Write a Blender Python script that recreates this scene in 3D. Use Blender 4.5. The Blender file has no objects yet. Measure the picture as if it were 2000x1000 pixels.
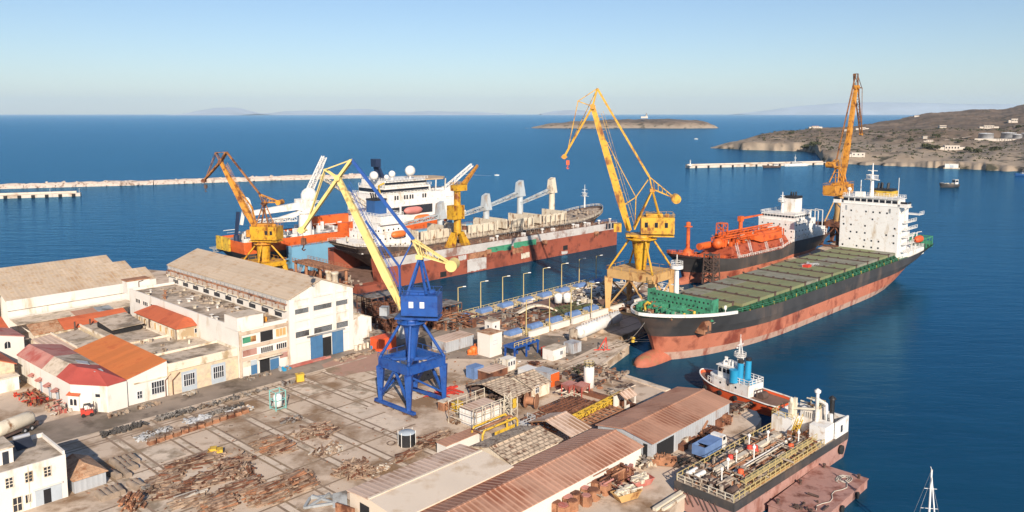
import bpy, math, random
from mathutils import Vector as V, Matrix, noise
R=math.radians
rnd=random.Random(7)
S=bpy.context.scene
col=S.collection
# ------------------------------------------------------------- camera (drone, 60 m above the water)
F=1545.; PT=R(6.4); CP,SP=math.cos(PT),math.sin(PT); Y0=222+F*math.tan(PT); CZ=60.5; G=2.5
cd=bpy.data.cameras.new('camera'); cam=bpy.data.objects.new('camera',cd); col.objects.link(cam)
cam.location=(0,0,CZ); cam.rotation_euler=(R(90)-PT,0,0)
cd.sensor_width=36; cd.lens=36*F/2000; cd.shift_y=-(500-Y0)/2000; cd.clip_start=1; cd.clip_end=200000
S.camera=cam
def ray(u,v): k=(v-Y0)/F; return V(((u-1000)/F, CP-k*SP, -SP-k*CP))
def at(u,v,z=G):
    d=ray(u,v); return d*((z-CZ)/d.z)+V((0,0,CZ))
def zat(P,v):
    k=-(v-Y0)/F; return CZ+P[1]*(k*CP-SP)/(CP+k*SP)
def onplane(u,v,P,h):          # meets the upright plane through P with heading h
    d=ray(u,v); n=V((math.cos(R(h)),-math.sin(R(h)),0)); t=n.dot(V(P)-V((0,0,CZ)))/n.dot(d)
    return d*t+V((0,0,CZ))
def ang(h): return R(90-h)     # compass heading -> rotation of a local x axis
def dirh(h): return V((math.sin(R(h)),math.cos(R(h)),0))
# ------------------------------------------------------------- materials
MS={}
def C(h): 
    f=lambda c:(c/12.92 if c<=.04045 else ((c+.055)/1.055)**2.4)
    return tuple(f(int(h[i:i+2],16)/255) for i in (0,2,4))
def mat(name,c=None,rough=.75,metal=0,var=.18,sc=.3,st=None,sa=.3,ss=.25,streak=0,rib=None,bump=0,tiles=None,st2=None):
    if name in MS: return MS[name]
    m=bpy.data.materials.new(name); m.use_nodes=True; MS[name]=m
    N=m.node_tree.nodes; L=m.node_tree.links; b=N['Principled BSDF']
    if isinstance(c,str): c=C(c)
    g=N.new('ShaderNodeNewGeometry')
    def nz(scale,det=5,vec=None):
        n=N.new('ShaderNodeTexNoise'); n.inputs['Scale'].default_value=scale; n.inputs['Detail'].default_value=det
        n.inputs['Roughness'].default_value=.62
        L.new(vec or g.outputs['Position'],n.inputs['Vector']); return n.outputs['Fac']
    def mix(fac,a,bb,blend='MIX'):
        x=N.new('ShaderNodeMix'); x.data_type='RGBA'; x.blend_type=blend
        for i,s in ((0,fac),(6,a),(7,bb)):
            if hasattr(s,'links'): L.new(s,x.inputs[i])
            elif isinstance(s,(int,float)): x.inputs[i].default_value=s
            else: x.inputs[i].default_value=(*s,1)
        return x.outputs[2]
    def ramp(s,a,bb):
        r=N.new('ShaderNodeMapRange'); r.inputs[1].default_value=a; r.inputs[2].default_value=bb; L.new(s,r.inputs[0]); return r.outputs[0]
    lo=tuple(x*(1-var) for x in c); hi=tuple(min(.9,x*(1+var*.7)) for x in c)
    o=mix(ramp(nz(sc),.3,.7),lo,hi)
    if st:
        if isinstance(st,str): st=C(st)
        mp=N.new('ShaderNodeMapping'); mp.inputs['Scale'].default_value=(1,1,1-.88*streak); L.new(g.outputs['Position'],mp.inputs[0])
        t=.5+.28*(.5-sa)*1.3
        o=mix(ramp(nz(ss,8,mp.outputs[0]),t-.04,t+.09),o,st)
    if st2:
        o=mix(ramp(nz(st2[2],9),.5+.2*(.5-st2[1])-.02,.5+.2*(.5-st2[1])+.16),o,C(st2[0]))
    h=None
    if rib or tiles:
        tc=N.new('ShaderNodeTexCoord'); sp=N.new('ShaderNodeSeparateXYZ'); L.new(tc.outputs['Object'],sp.inputs[0])
        def wave(ax,pitch):
            q=N.new('ShaderNodeMath'); q.operation='MULTIPLY'; q.inputs[1].default_value=2*math.pi/pitch; L.new(sp.outputs[ax],q.inputs[0])
            w=N.new('ShaderNodeMath'); w.operation='SINE'; L.new(q.outputs[0],w.inputs[0]); return w.outputs[0]
        if rib:
            h=wave(rib[0],rib[1]); o=mix(ramp(h,.2,1),o,tuple(x*rib[2] for x in c))
            # whole sheets that have weathered differently
            q=N.new('ShaderNodeMath'); q.operation='SNAP'; q.inputs[1].default_value=rib[1]*3; L.new(sp.outputs[rib[0]],q.inputs[0])
            wn=N.new('ShaderNodeTexWhiteNoise'); wn.noise_dimensions='1D'; L.new(q.outputs[0],wn.inputs['W'])
            o=mix(ramp(wn.outputs[0],0,3.2),o,tuple(x*.55 for x in c))
        if tiles:
            br=N.new('ShaderNodeTexBrick'); br.inputs['Scale'].default_value=1; br.inputs['Brick Width'].default_value=tiles[0]; br.inputs['Row Height'].default_value=tiles[1]
            br.inputs['Mortar Size'].default_value=tiles[2]; br.inputs['Color1'].default_value=(1,1,1,1); br.inputs['Color2'].default_value=(.72,.72,.72,1); br.inputs['Mortar'].default_value=(tiles[3],)*3+(1,)
            L.new(tc.outputs['Object'],br.inputs['Vector']); o=mix(1.,o,br.outputs['Color'],'MULTIPLY')
    L.new(o,b.inputs['Base Color'])
    b.inputs['Roughness'].default_value=rough; b.inputs['Metallic'].default_value=metal
    if bump or h:
        bp=N.new('ShaderNodeBump'); bp.inputs['Strength'].default_value=.35 if h else .5; bp.inputs['Distance'].default_value=bump or .03
        L.new(h or nz(sc*9,4),bp.inputs['Height']); L.new(bp.outputs[0],b.inputs['Normal'])
    return m
def W_(n,*a,**k): return mat(n,*a,**k)
RUST=C('5c2f1d'); GRIME=C('6e665a')
mat('white_wall',(.70,.66,.60),.85,var=.06,st=C('b9ab94'),sa=.22,ss=.3,streak=.85)
mat('cream_wall',(.72,.63,.50),.85,var=.1,st=C('a58f70'),sa=.4,ss=.35,streak=.6)
mat('stone_wall',(.58,.47,.34),.9,var=.22,sc=1.2,st=C('cdbb98'),sa=.45,ss=.6,bump=.05)
mat('beige_roof',(.56,.44,.32),.85,var=.07,sc=.08,st=C('b08e6b'),sa=.3,ss=.15,rib=(0,1.1,.93),st2=('a98763',.3,.35))
mat('flat_roof',(.50,.41,.32),.9,var=.18,sc=.18,st=C('766a5c'),sa=.45,ss=.2,st2=('8a7660',.35,.6))
mat('pale_roof',(.60,.50,.39),.9,var=.15,sc=.2,st=C('8a7c6a'),sa=.42,ss=.2,st2=('9c8970',.3,.7))
mat('orange_roof',(.62,.185,.045),.8,var=.12,sc=.25,rib=(1,.6,.9),st=C('b4552b'),sa=.3)
mat('terracotta_roof',(.55,.13,.05),.8,var=.14,sc=.3,rib=(1,.55,.88),st=C('9a4429'),sa=.3)
mat('red_roof',(.42,.075,.055),.75,var=.15,sc=.2,st=C('a8493d'),sa=.35,ss=.3)
mat('pink_roof',(.47,.21,.17),.8,var=.2,sc=.2,st=C('a5564c'),sa=.4,ss=.3)
mat('rust_roof',(.46,.245,.16),.85,var=.16,sc=.12,st=C('8a5a42'),sa=.4,ss=.1,rib=(0,.9,.96),st2=('8c553d',.28,.13))
mat('rust_roof_striped',(.47,.26,.175),.85,var=.2,sc=.1,st=C('9c6a50'),sa=.45,ss=.12,rib=(0,1.0,1.22),st2=('8c5238',.36,.09))
mat('tan_corrugated',(.60,.44,.34),.85,var=.16,sc=.12,st=C('97714f'),sa=.4,ss=.15,rib=(0,1.0,1.25),st2=('9c7458',.3,.2))
mat('tile_patch_roof',(.64,.50,.36),.85,var=.16,sc=.5,st=C('74503a'),sa=.36,ss=.9,tiles=(1.3,.75,.13,.45))
mat('tan_tiles',(.53,.32,.19),.85,var=.25,sc=.6,tiles=(1.1,.6,.05,.7),st=C('a06c47'),sa=.4,ss=.7)
mat('pale_sheet',(.68,.575,.46),.8,var=.06,sc=.15,st=C('b8a48c'),sa=.22,ss=.15,st2=('c2ac92',.2,.3))
mat('grey_sheet',(.43,.45,.47),.6,var=.1,sc=.3,st=C('80604a'),sa=.24,ss=.35,streak=.7,rib=(0,.8,.88))
mat('grey_wall',(.40,.45,.49),.8,var=.1,sc=.5)
mat('asphalt',(.27,.215,.17),.92,var=.25,sc=.12,st=C('6a5f52'),sa=.4,ss=.07,st2=('4f4338',.3,.2))
mat('concrete',(.58,.46,.35),.9,var=.15,sc=.1,st=C('866b50'),sa=.46,ss=.08,st2=('8a7058',.18,.33))
mat('concrete_pale',(.62,.51,.40),.9,var=.15,sc=.3,st=C('8d7d69'),sa=.4,ss=.2,st2=('9a846b',.2,.5))
mat('groove',(.26,.185,.13),.9,var=.35,sc=.2,st=C('8f7a62'),sa=.45,ss=.25)
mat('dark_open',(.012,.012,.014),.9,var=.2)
mat('window_dark',(.03,.035,.045),.25,var=.4,sc=1)
mat('glass_dark',(.015,.02,.03),.12,var=.2,sc=1)
mat('window_frame',(.62,.62,.62),.6,var=.05)
mat('blue_door',(.055,.155,.30),.6,var=.14,sc=.4,st=C('4f7391'),sa=.3,streak=.6)
mat('blue_crane',(.014,.075,.30),.45,var=.16,sc=.5,st=C('0f2f73'),sa=.3,ss=.6,st2=('2f4f8c',.3,.9))
mat('yellow_crane',(.58,.315,.018),.5,var=.14,sc=.4,st=C('7a4216'),sa=.34,ss=.5,streak=.5,st2=('6b3a18',.16,1.1))
mat('pale_yellow',(.68,.52,.19),.55,var=.12,sc=.4,st=C('8c7440'),sa=.2,ss=.5)
mat('beige_steel',(.55,.335,.13),.65,var=.12,sc=.3,st=C('7a4a26'),sa=.3,ss=.4,streak=.5)
mat('orange_crane',(.58,.25,.03),.6,var=.2,sc=.4,st=C('6a3a1c'),sa=.4,ss=.5)
mat('rusty_boom',(.34,.14,.04),.7,var=.3,sc=.5,st=C('4a2616'),sa=.5,ss=.5)
mat('louvre_grey',(.42,.39,.36),.7,var=.2,sc=1,st=C('6d6258'),sa=.4,ss=1)
mat('rust',(.19,.075,.04),.9,var=.4,sc=.6,st=C('3a2119'),sa=.45,ss=.4)
mat('rust_light',(.36,.17,.09),.9,var=.35,sc=.5,st=C('5d3522'),sa=.4,ss=.4)
mat('rust_dark',(.095,.06,.048),.9,var=.4,sc=.5)
mat('scrap_grey',(.23,.21,.19),.8,var=.4,sc=.7,st=C('54402f'),sa=.4,ss=.5)
mat('timber',(.30,.205,.145),.9,var=.5,sc=.6,st=C('4f3324'),sa=.45,ss=.5)
mat('timber_pale',(.38,.28,.20),.9,var=.4,sc=.7,st=C('6b4a33'),sa=.4,ss=.6)
mat('steel_pale',(.46,.47,.48),.6,var=.3,sc=.8,st=C('716558'),sa=.35,ss=.6)
mat('chain_dark',(.085,.078,.072),.8,var=.5,sc=.8)
mat('white_paint',(.72,.70,.66),.5,var=.06,st=C('b49a7c'),sa=.25,ss=.4,streak=.8)
mat('white_ship',(.74,.72,.68),.45,var=.05,sc=.3,st=C('bfae97'),sa=.22,ss=.3,streak=.85,st2=('b39a80',.1,.9))
mat('cream_paint',(.62,.55,.43),.6,var=.15,sc=.5,st=C('7b5636'),sa=.3,ss=.6,streak=.6)
mat('black_hull',(.05,.048,.048),.55,var=.3,sc=.15,st=C('5a4f48'),sa=.36,ss=.12,streak=.6)
mat('rust_hull',(.075,.055,.048),.8,var=.5,sc=.35,st=C('6d5a4b'),sa=.42,ss=.3,streak=.5)
mat('red_hull',(.45,.15,.085),.7,var=.2,sc=.15,st=C('7c3a2a'),sa=.36,ss=.14,streak=.3,st2=('6f3a2c',.25,.3))
mat('pink_fouling',(.46,.30,.23),.85,var=.2,sc=.3,st=C('8c5344'),sa=.42,ss=.3,streak=.5)
mat('bulb_red',(.42,.125,.07),.75,var=.2,sc=.4,st=C('83704a'),sa=.42,ss=.22)
mat('faded_red',(.40,.22,.18),.8,var=.15,sc=.3,st=C('8a5a4c'),sa=.35,ss=.3,streak=.6,st2=('6b4236',.3,.5))
mat('dock_red',(.30,.075,.04),.75,var=.16,sc=.12,st=C('5c2a1e'),sa=.33,ss=.08,streak=.5,st2=('4a241b',.3,.25))
mat('dock_white',(.50,.47,.44),.75,var=.18,sc=.2,st=C('87685c'),sa=.32,ss=.15)
mat('dock_blue',(.16,.36,.52),.7,var=.1,sc=.12,st=C('4b6a7a'),sa=.26,ss=.1)
mat('dock_deck',(.22,.125,.09),.9,var=.3,sc=.3,st=C('5e4436'),sa=.4,ss=.3)
mat('green_paint',(.055,.25,.14),.6,var=.18,sc=.4,st=C('2a5a44'),sa=.3,ss=.5)
mat('green_dark',(.02,.09,.045),.6,var=.3,sc=.8,st=C('35422c'),sa=.35,ss=.8)
mat('hatch_green',(.20,.215,.105),.8,var=.14,sc=.12,st=C('7f7a58'),sa=.38,ss=.15)
mat('hatch_grey',(.245,.235,.18),.8,var=.2,sc=.2,st=C('70705a'),sa=.4,ss=.2)
mat('orange_ship',(.62,.115,.02),.55,var=.15,sc=.3,st=C('9c3a1c'),sa=.3,ss=.4)
mat('orange_dark',(.36,.075,.03),.7,var=.2,sc=.3,st=C('6a2516'),sa=.35,ss=.3)
mat('red_paint',(.55,.05,.03),.55,var=.15,sc=.5)
mat('orange_red',(.70,.10,.025),.6,var=.08,sc=.5)
mat('lifeboat_orange',(.70,.16,.03),.5,var=.1)
mat('lifeboat_pink',(.55,.20,.17),.6,var=.12)
mat('helideck',(.46,.34,.22),.85,var=.1,sc=.2)
mat('grey_steel',(.33,.35,.36),.6,var=.2,sc=.5,st=C('5c5650'),sa=.3)
mat('pedestal_grey',(.42,.46,.48),.6,var=.1,sc=.4,st=C('94877a'),sa=.35,ss=.3,streak=.7)
mat('black_paint',(.02,.02,.022),.5,var=.3)
mat('navy_paint',(.015,.03,.075),.5,var=.2)
mat('funnel_blue',(.02,.085,.24),.5,var=.1)
mat('tug_blue',(.02,.28,.50),.5,var=.12)
mat('yellow_paint',(.62,.40,.04),.55,var=.14,sc=.6,st=C('7d5a2b'),sa=.32,ss=.8)
mat('rail_yellow',(.50,.39,.17),.6,var=.15)
mat('cover_blue',(.13,.22,.42),.7,var=.2,sc=.8)
mat('machinery',(.36,.29,.22),.85,var=.4,sc=.7,st=C('4c3526'),sa=.42,ss=.6)
mat('deck_clutter',(.45,.37,.29),.85,var=.4,sc=.7,st=C('59412f'),sa=.42,ss=.7)
mat('green_net',(.10,.12,.05),.9,var=.5,sc=.5,st=C('3c2e22'),sa=.45,ss=.4)
mat('teal_paint',(.22,.50,.46),.6,var=.12)
mat('tank_white',(.70,.70,.68),.5,var=.08,st=C('9c8a74'),sa=.25,ss=.5,streak=.7)
mat('tank_silver',(.52,.53,.55),.4,metal=.35,var=.08)
mat('rubber',(.018,.018,.018),.9,var=.3)
mat('rope',(.5,.45,.38),.9,var=.2)
mat('skin',(.45,.26,.18),.7,var=.05)
mat('rock',(.40,.33,.265),.95,var=.35,sc=.12,st=C('7b6a58'),sa=.42,ss=.06,bump=.6)
mat('concrete_old',(.29,.225,.17),.9,var=.25,sc=.8)
mat('breakwater_rock',(.56,.46,.385),.95,var=.15,sc=.3,st=C('6d594a'),sa=.35,ss=.3,bump=.4)
mat('shrub',(.055,.06,.026),.95,var=.5,sc=.3)
mat('far_house',(.55,.49,.42),.85,var=.08)
mat('solar',(.03,.035,.05),.25,var=.2)
# ------------------------------------------------------------- mesh building
class MB:
    def __init__(s,M=None): s.v=[];s.f=[];s.k=[];s.sm=[];s.M=M or Matrix();s.i=0
    def add(s,vs,fs,smooth=False):
        b=len(s.v); s.v+=[s.M@V(p) for p in vs]
        for f in fs: s.f.append([b+j for j in f]); s.k.append(s.i); s.sm.append(smooth)
        return s
    def box(s,x0,y0,z0,x1,y1,z1):
        return s.add([(x0,y0,z0),(x1,y0,z0),(x1,y1,z0),(x0,y1,z0),(x0,y0,z1),(x1,y0,z1),(x1,y1,z1),(x0,y1,z1)],
          [(0,3,2,1),(4,5,6,7),(0,1,5,4),(1,2,6,5),(2,3,7,6),(3,0,4,7)])
    def cb(s,c,sz,r=0,tilt=0):      # box standing on c, turned by r
        M=s.M; s.M=M@Matrix.Translation(V(c))@Matrix.Rotation(r,4,'Z')@Matrix.Rotation(tilt,4,'Y')
        s.box(-sz[0]/2,-sz[1]/2,0,sz[0]/2,sz[1]/2,sz[2]); s.M=M; return s
    def fr(s,p,q,up=(0,0,1)):
        p,q=V(p),V(q); d=(q-p).normalized(); u=V(up)
        if abs(d.dot(u))>.98: u=V((1,0,0))
        a=d.cross(u).normalized(); return p,q,a,a.cross(d)
    def bar(s,p,q,w,h=None,w2=None,h2=None):
        h=h or w; w2=w2 or w; h2=h2 or (h*w2/w)
        p,q,a,b=s.fr(p,q); vs=[]
        for c,ww,hh in ((p,w,h),(q,w2,h2)):
            for i,j in ((-1,-1),(1,-1),(1,1),(-1,1)): vs.append(c+a*i*ww/2+b*j*hh/2)
        return s.add(vs,[(3,2,1,0),(4,5,6,7),(0,1,5,4),(1,2,6,5),(2,3,7,6),(3,0,4,7)])
    def tube(s,p,q,r,r2=None,n=10,cap=True):
        r2=r if r2 is None else r2; p,q,a,b=s.fr(p,q); vs=[]
        for c,rr in ((p,r),(q,r2)):
            for i in range(n):
                t=2*math.pi*i/n; vs.append(c+(a*math.cos(t)+b*math.sin(t))*rr)
        s.add(vs,[(i,(i+1)%n,n+(i+1)%n,n+i) for i in range(n)],True)
        if cap: s.add(vs,[tuple(range(n))[::-1],tuple(range(n,2*n))])
        return s
    def path(s,pts,r,n=5):
        for p,q in zip(pts,pts[1:]): s.tube(p,q,r,n=n)
        return s
    def bars(s,pts,w):
        for p,q in zip(pts,pts[1:]): s.bar(p,q,w)
        return s
    def rev(s,c,prof,n=14):         # profile of (r,z) turned about the upright axis at c
        c=V(c); vs=[]
        for r,z in prof:
            for i in range(n):
                t=2*math.pi*i/n; vs.append(c+V((r*math.cos(t),r*math.sin(t),z)))
        m=len(prof); s.add(vs,[(k*n+i,k*n+(i+1)%n,(k+1)*n+(i+1)%n,(k+1)*n+i) for k in range(m-1) for i in range(n)],True)
        return s.add(vs,[tuple(range(n))[::-1],tuple((m-1)*n+i for i in range(n))])
    def ball(s,c,r,rz=None,n=12,h=7):
        rz=rz or r; return s.rev(c,[(max(.01,r*math.sin(math.pi*i/h)),-rz*math.cos(math.pi*i/h)) for i in range(h+1)],n)
    def prism(s,pts,z0,z1):
        n=len(pts); a=sum(pts[i][0]*pts[(i+1)%n][1]-pts[(i+1)%n][0]*pts[i][1] for i in range(n))
        if a<0: pts=pts[::-1]
        vs=[(p[0],p[1],z0) for p in pts]+[(p[0],p[1],z1) for p in pts]
        return s.add(vs,[tuple(range(n))[::-1],tuple(range(n,2*n))]+[(i,(i+1)%n,n+(i+1)%n,n+i) for i in range(n)])
    def slab(s,q,t=.15):            # thick sheet under four (or more) corners
        n=len(q); q=[V(p) for p in q]
        if (q[1]-q[0]).cross(q[2]-q[1]).z<0: q=q[::-1]
        vs=q+[p-V((0,0,t)) for p in q]
        return s.add(vs,[tuple(range(n)),tuple(range(n,2*n))[::-1]]+[(i,n+i,n+(i+1)%n,(i+1)%n) for i in range(n)])
    def gable(s,x0,x1,y0,y1,z0,ze,zr,yr=None):   # walls under a ridge along x
        yr=(y0+y1)/2 if yr is None else yr
        vs=[]
        for x in (x0,x1): vs+=[(x,y0,z0),(x,y1,z0),(x,y1,ze),(x,yr,zr),(x,y0,ze)]
        return s.add(vs,[(0,4,3,2,1),(5,6,7,8,9),(0,5,9,4),(1,2,7,6),(4,9,8,3),(3,8,7,2)])
    def roof(s,x0,x1,y0,y1,ze,zr,yr=None,t=.25,o=.5):
        yr=(y0+y1)/2 if yr is None else yr; k0=(zr-ze)/max(.1,abs(yr-y0)); k1=(zr-ze)/max(.1,abs(y1-yr))
        if yr-y0>.2: s.slab([(x0-o,y0-o,ze-k0*o+t),(x1+o,y0-o,ze-k0*o+t),(x1+o,yr,zr+t),(x0-o,yr,zr+t)],t*.9)
        if y1-yr>.2: s.slab([(x0-o,yr,zr+t),(x1+o,yr,zr+t),(x1+o,y1+o,ze-k1*o+t),(x0-o,y1+o,ze-k1*o+t)],t*.9)
        return s
    def rail(s,pts,h=1.05,r=.05,step=2.,n=2,closed=False):
        pts=[V(p) for p in pts]
        if closed: pts.append(pts[0])
        U=V((0,0,h))
        for p,q in zip(pts,pts[1:]):
            k=max(1,round((q-p).length/step))
            for i in range(k+1):
                c=p.lerp(q,i/k); s.bar(c,c+U,r*2)
            for j in range(n): s.bar(p+U*(1-j/n),q+U*(1-j/n),r*1.8)
        return s
    def lattice(s,p,q,w0,w1,n,r,h0=None,h1=None,flat=False):
        h0=h0 or w0; h1=h1 or w1; p,q,a,b=s.fr(p,q)
        def cor(t): c=p.lerp(q,t); w=(w0+(w1-w0)*t)/2; h=(h0+(h1-h0)*t)/2; return [c-a*w-b*h,c+a*w-b*h,c+a*w+b*h,c-a*w+b*h]
        for i in range(4): s.bar(cor(0)[i],cor(1)[i],r*2)
        for k in range(n):
            A=cor(k/n);B=cor((k+1)/n)
            for i in range(4):
                j=(i+1)%4; s.bar(A[i] if k%2 else A[j],B[j] if k%2 else B[i],r*1.3); s.bar(A[i],A[j],r*1.3)
        return s
    def ladder(s,p,q,w=.5,r=.04,step=.5):
        p,q,a,b=s.fr(p,q)
        s.bar(p-a*w/2,q-a*w/2,r*2); s.bar(p+a*w/2,q+a*w/2,r*2); k=max(1,int((q-p).length/step))
        for i in range(1,k): c=p.lerp(q,i/k); s.bar(c-a*w/2,c+a*w/2,r*1.6)
        return s
    def stairs(s,p,q,w=.8):
        p,q=V(p),V(q); p2,q2,a,b=s.fr(p,q)
        for k in (-1,1): s.bar(p+a*k*w/2,q+a*k*w/2,.12,.25); s.bar(p+a*k*w/2+V((0,0,1)),q+a*k*w/2+V((0,0,1)),.08)
        n=max(2,int((q-p).length/.4))
        for i in range(n): c=p.lerp(q,i/n); s.bar(c-a*w/2,c+a*w/2,.25,.05)
        return s
    def obj(s,name,mats,parent=None,loc=None,rot=0):
        me=bpy.data.meshes.new(name); me.from_pydata([tuple(p) for p in s.v],[],s.f)
        for m in (mats if isinstance(mats,(list,tuple)) else [mats]): me.materials.append(MS[m])
        me.polygons.foreach_set('material_index',s.k); me.polygons.foreach_set('use_smooth',s.sm); me.update()
        o=bpy.data.objects.new(name,me); col.objects.link(o)
        if parent: o.parent=parent
        if loc is not None: o.location=loc
        if rot: o.rotation_euler.z=rot
        return o
ALL=[]
def tag(o,label,cat,group=None,kind=None):
    if label: o['label']=label
    if cat: o['category']=cat
    if group: o['group']=group
    if kind: o['kind']=kind
    return o
def struct(o): o['kind']='structure'; return o
def T(name,label,cat,loc=(0,0,0),rot=0,group=None):
    o=bpy.data.objects.new(name,None); col.objects.link(o); o.location=loc; o.rotation_euler.z=rot; o.empty_display_size=.5
    return tag(o,label,cat,group)
def inv(o): return (Matrix.Translation(o.location)@Matrix.Rotation(o.rotation_euler.z,4,'Z')).inverted()
def mw(o): return Matrix.Translation(o.location)@Matrix.Rotation(o.rotation_euler.z,4,'Z')
def loc(o,P): return inv(o)@V(P)
def dup(o,loc_,rot=None,label=None,group=None):
    c=o.copy(); col.objects.link(c); c.location=loc_
    if rot is not None: c.rotation_euler.z=rot
    if label: c['label']=label
    if group: c['group']=group
    def kids(a,b):
        for ch in [x for x in bpy.data.objects if x.parent==a]:
            d=ch.copy(); col.objects.link(d); d.parent=b; kids(ch,d)
    kids(o,c); return c
def setrot(o,h): o.rotation_euler.z=ang(h); return o
# ------------------------------------------------------------- light
SUN_H,SUN_E=169,26          # the sun stands low behind the camera
w=bpy.data.worlds.new('World'); S.world=w; w.use_nodes=True
n=w.node_tree.nodes; l=w.node_tree.links
sky=n.new('ShaderNodeTexSky'); sky.sky_type='NISHITA'; sky.sun_disc=False; sky.sun_elevation=R(SUN_E); sky.sun_rotation=R(SUN_H)
sky.altitude=60; sky.air_density=1.0; sky.dust_density=.25; sky.ozone_density=3.2
tm=n.new('ShaderNodeMix'); tm.data_type='RGBA'; tm.blend_type='MULTIPLY'; tm.inputs[0].default_value=1; tm.inputs[7].default_value=(.94,.97,1.05,1); l.new(sky.outputs[0],tm.inputs[6]); l.new(tm.outputs[2],n['Background'].inputs[0]); n['Background'].inputs[1].default_value=.076
sl=bpy.data.lights.new('sun','SUN'); sl.energy=4.8; sl.angle=R(.5); sl.color=(1,.875,.73)
so=bpy.data.objects.new('sun',sl); col.objects.link(so)
so.rotation_euler=(-dirh(SUN_H)*math.cos(R(SUN_E))-V((0,0,math.sin(R(SUN_E))))).to_track_quat('-Z','Y').to_euler()
S.view_settings.view_transform='Standard'; S.view_settings.look='None'; S.view_settings.gamma=1; S.view_settings.exposure=.5
S.cycles.max_bounces=6; S.cycles.volume_bounces=1
# ------------------------------------------------------------- water
def water_mat():
    m=bpy.data.materials.new('sea_water'); m.use_nodes=True; MS['sea_water']=m
    N=m.node_tree.nodes; L=m.node_tree.links; N.remove(N['Principled BSDF'])
    g=N.new('ShaderNodeNewGeometry')
    def nz(sx,sy,rot,det,sc=1):
        mp=N.new('ShaderNodeMapping'); mp.inputs['Scale'].default_value=(sx,sy,1); mp.inputs['Rotation'].default_value=(0,0,R(rot)); L.new(g.outputs['Position'],mp.inputs[0])
        q=N.new('ShaderNodeTexNoise'); q.inputs['Scale'].default_value=sc; q.inputs['Detail'].default_value=det; q.inputs['Roughness'].default_value=.6; L.new(mp.outputs[0],q.inputs['Vector']); return q.outputs['Fac']
    def math_(op,a,b):
        q=N.new('ShaderNodeMath'); q.operation=op
        for i,s in enumerate((a,b)):
            if hasattr(s,'links'): L.new(s,q.inputs[i])
            else: q.inputs[i].default_value=s
        return q.outputs[0]
    big=nz(.006,.02,12,4); swell=nz(.05,.16,10,4); rip=nz(.28,.8,-8,5)
    hh=math_('ADD',math_('MULTIPLY',swell,1.5),math_('MULTIPLY',rip,.5))
    bp=N.new('ShaderNodeBump'); bp.inputs['Strength'].default_value=.55; bp.inputs['Distance'].default_value=1.; L.new(hh,bp.inputs['Height'])
    vd=N.new('ShaderNodeVectorMath'); vd.operation='DISTANCE'; L.new(g.outputs['Position'],vd.inputs[0]); vd.inputs[1].default_value=(75,235,0)
    ml=N.new('ShaderNodeMapRange'); ml.inputs[1].default_value=60; ml.inputs[2].default_value=800; ml.inputs[3].default_value=.17; ml.inputs[4].default_value=.8; L.new(vd.outputs['Value'],ml.inputs[0]); L.new(ml.outputs[0],bp.inputs['Strength'])
    mx=N.new('ShaderNodeMix'); mx.data_type='RGBA'; mr=N.new('ShaderNodeMapRange'); mr.inputs[1].default_value=.3; mr.inputs[2].default_value=.7
    L.new(math_('ADD',math_('MULTIPLY',big,.6),math_('MULTIPLY',swell,.4)),mr.inputs[0])
    L.new(mr.outputs[0],mx.inputs[0]); mx.inputs[6].default_value=(.005,.044,.088,1); mx.inputs[7].default_value=(.009,.063,.122,1)
    df=N.new('ShaderNodeBsdfDiffuse'); L.new(mx.outputs[2],df.inputs[0]); L.new(bp.outputs[0],df.inputs['Normal'])
    gl=N.new('ShaderNodeBsdfGlossy'); gl.inputs['Roughness'].default_value=.12; gl.inputs[0].default_value=(.26,.59,.90,1); L.new(bp.outputs[0],gl.inputs['Normal'])
    fn=N.new('ShaderNodeFresnel'); fn.inputs[0].default_value=1.33; L.new(bp.outputs[0],fn.inputs['Normal'])
    ms=N.new('ShaderNodeMixShader'); L.new(math_('MULTIPLY',fn.outputs[0],.85),ms.inputs[0]); L.new(df.outputs[0],ms.inputs[1]); L.new(gl.outputs[0],ms.inputs[2])
    L.new(ms.outputs[0],N['Material Output'].inputs[0])
water_mat()
b=MB(); b.add([(-58000,-400,0),(58000,-400,0),(58000,58000,0),(-58000,58000,0)],[(0,1,2,3)]); struct(b.obj('sea',['sea_water']))
# ------------------------------------------------------------- the quay and its paving
GO=at(218,854); GA=dirh(42.5); GB=dirh(132.5)
def g(a,b_,z=0): return GO+GA*a+GB*b_+V((0,0,z))      # yard grid: a along the quay, b towards the ships
def gmat(a,b_): return Matrix.Translation(g(a,b_))@Matrix.Rotation(ang(42.5),4,'Z')
land=[(-330,30),(18,60)]+[tuple(at(*p)[:2]) for p in ((1306,1000),(1398,905),(1480,830),(1487,818),(1478,803),(1440,793),(1305,763),(1165,717),(1229,672),(1206,661),(1335,600),(1330,575),(1242,549),(1180,550),(888,641),(868,628),(700,577),(600,553))]+[(-140,293),(-240,270),(-330,190)]
b=MB(); b.prism(land,-4,G); struct(b.obj('quay_ground',['concrete']))
E_=.004
def sheet(name,pts,m,lay=1,inset=None):
    b=MB(); b.add([(p[0],p[1],G+E_*lay) for p in pts],[tuple(range(len(pts)))]);
    if sum(pts[i][0]*pts[(i+1)%len(pts)][1]-pts[(i+1)%len(pts)][0]*pts[i][1] for i in range(len(pts)))<0: b.f=[f[::-1] for f in b.f]
    return struct(b.obj(name,[m]))
q=lambda *ps:[tuple(at(*p)[:2]) for p in ps]
def gp(*ps): return [tuple(g(*p)[:2]) for p in ps]
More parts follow.
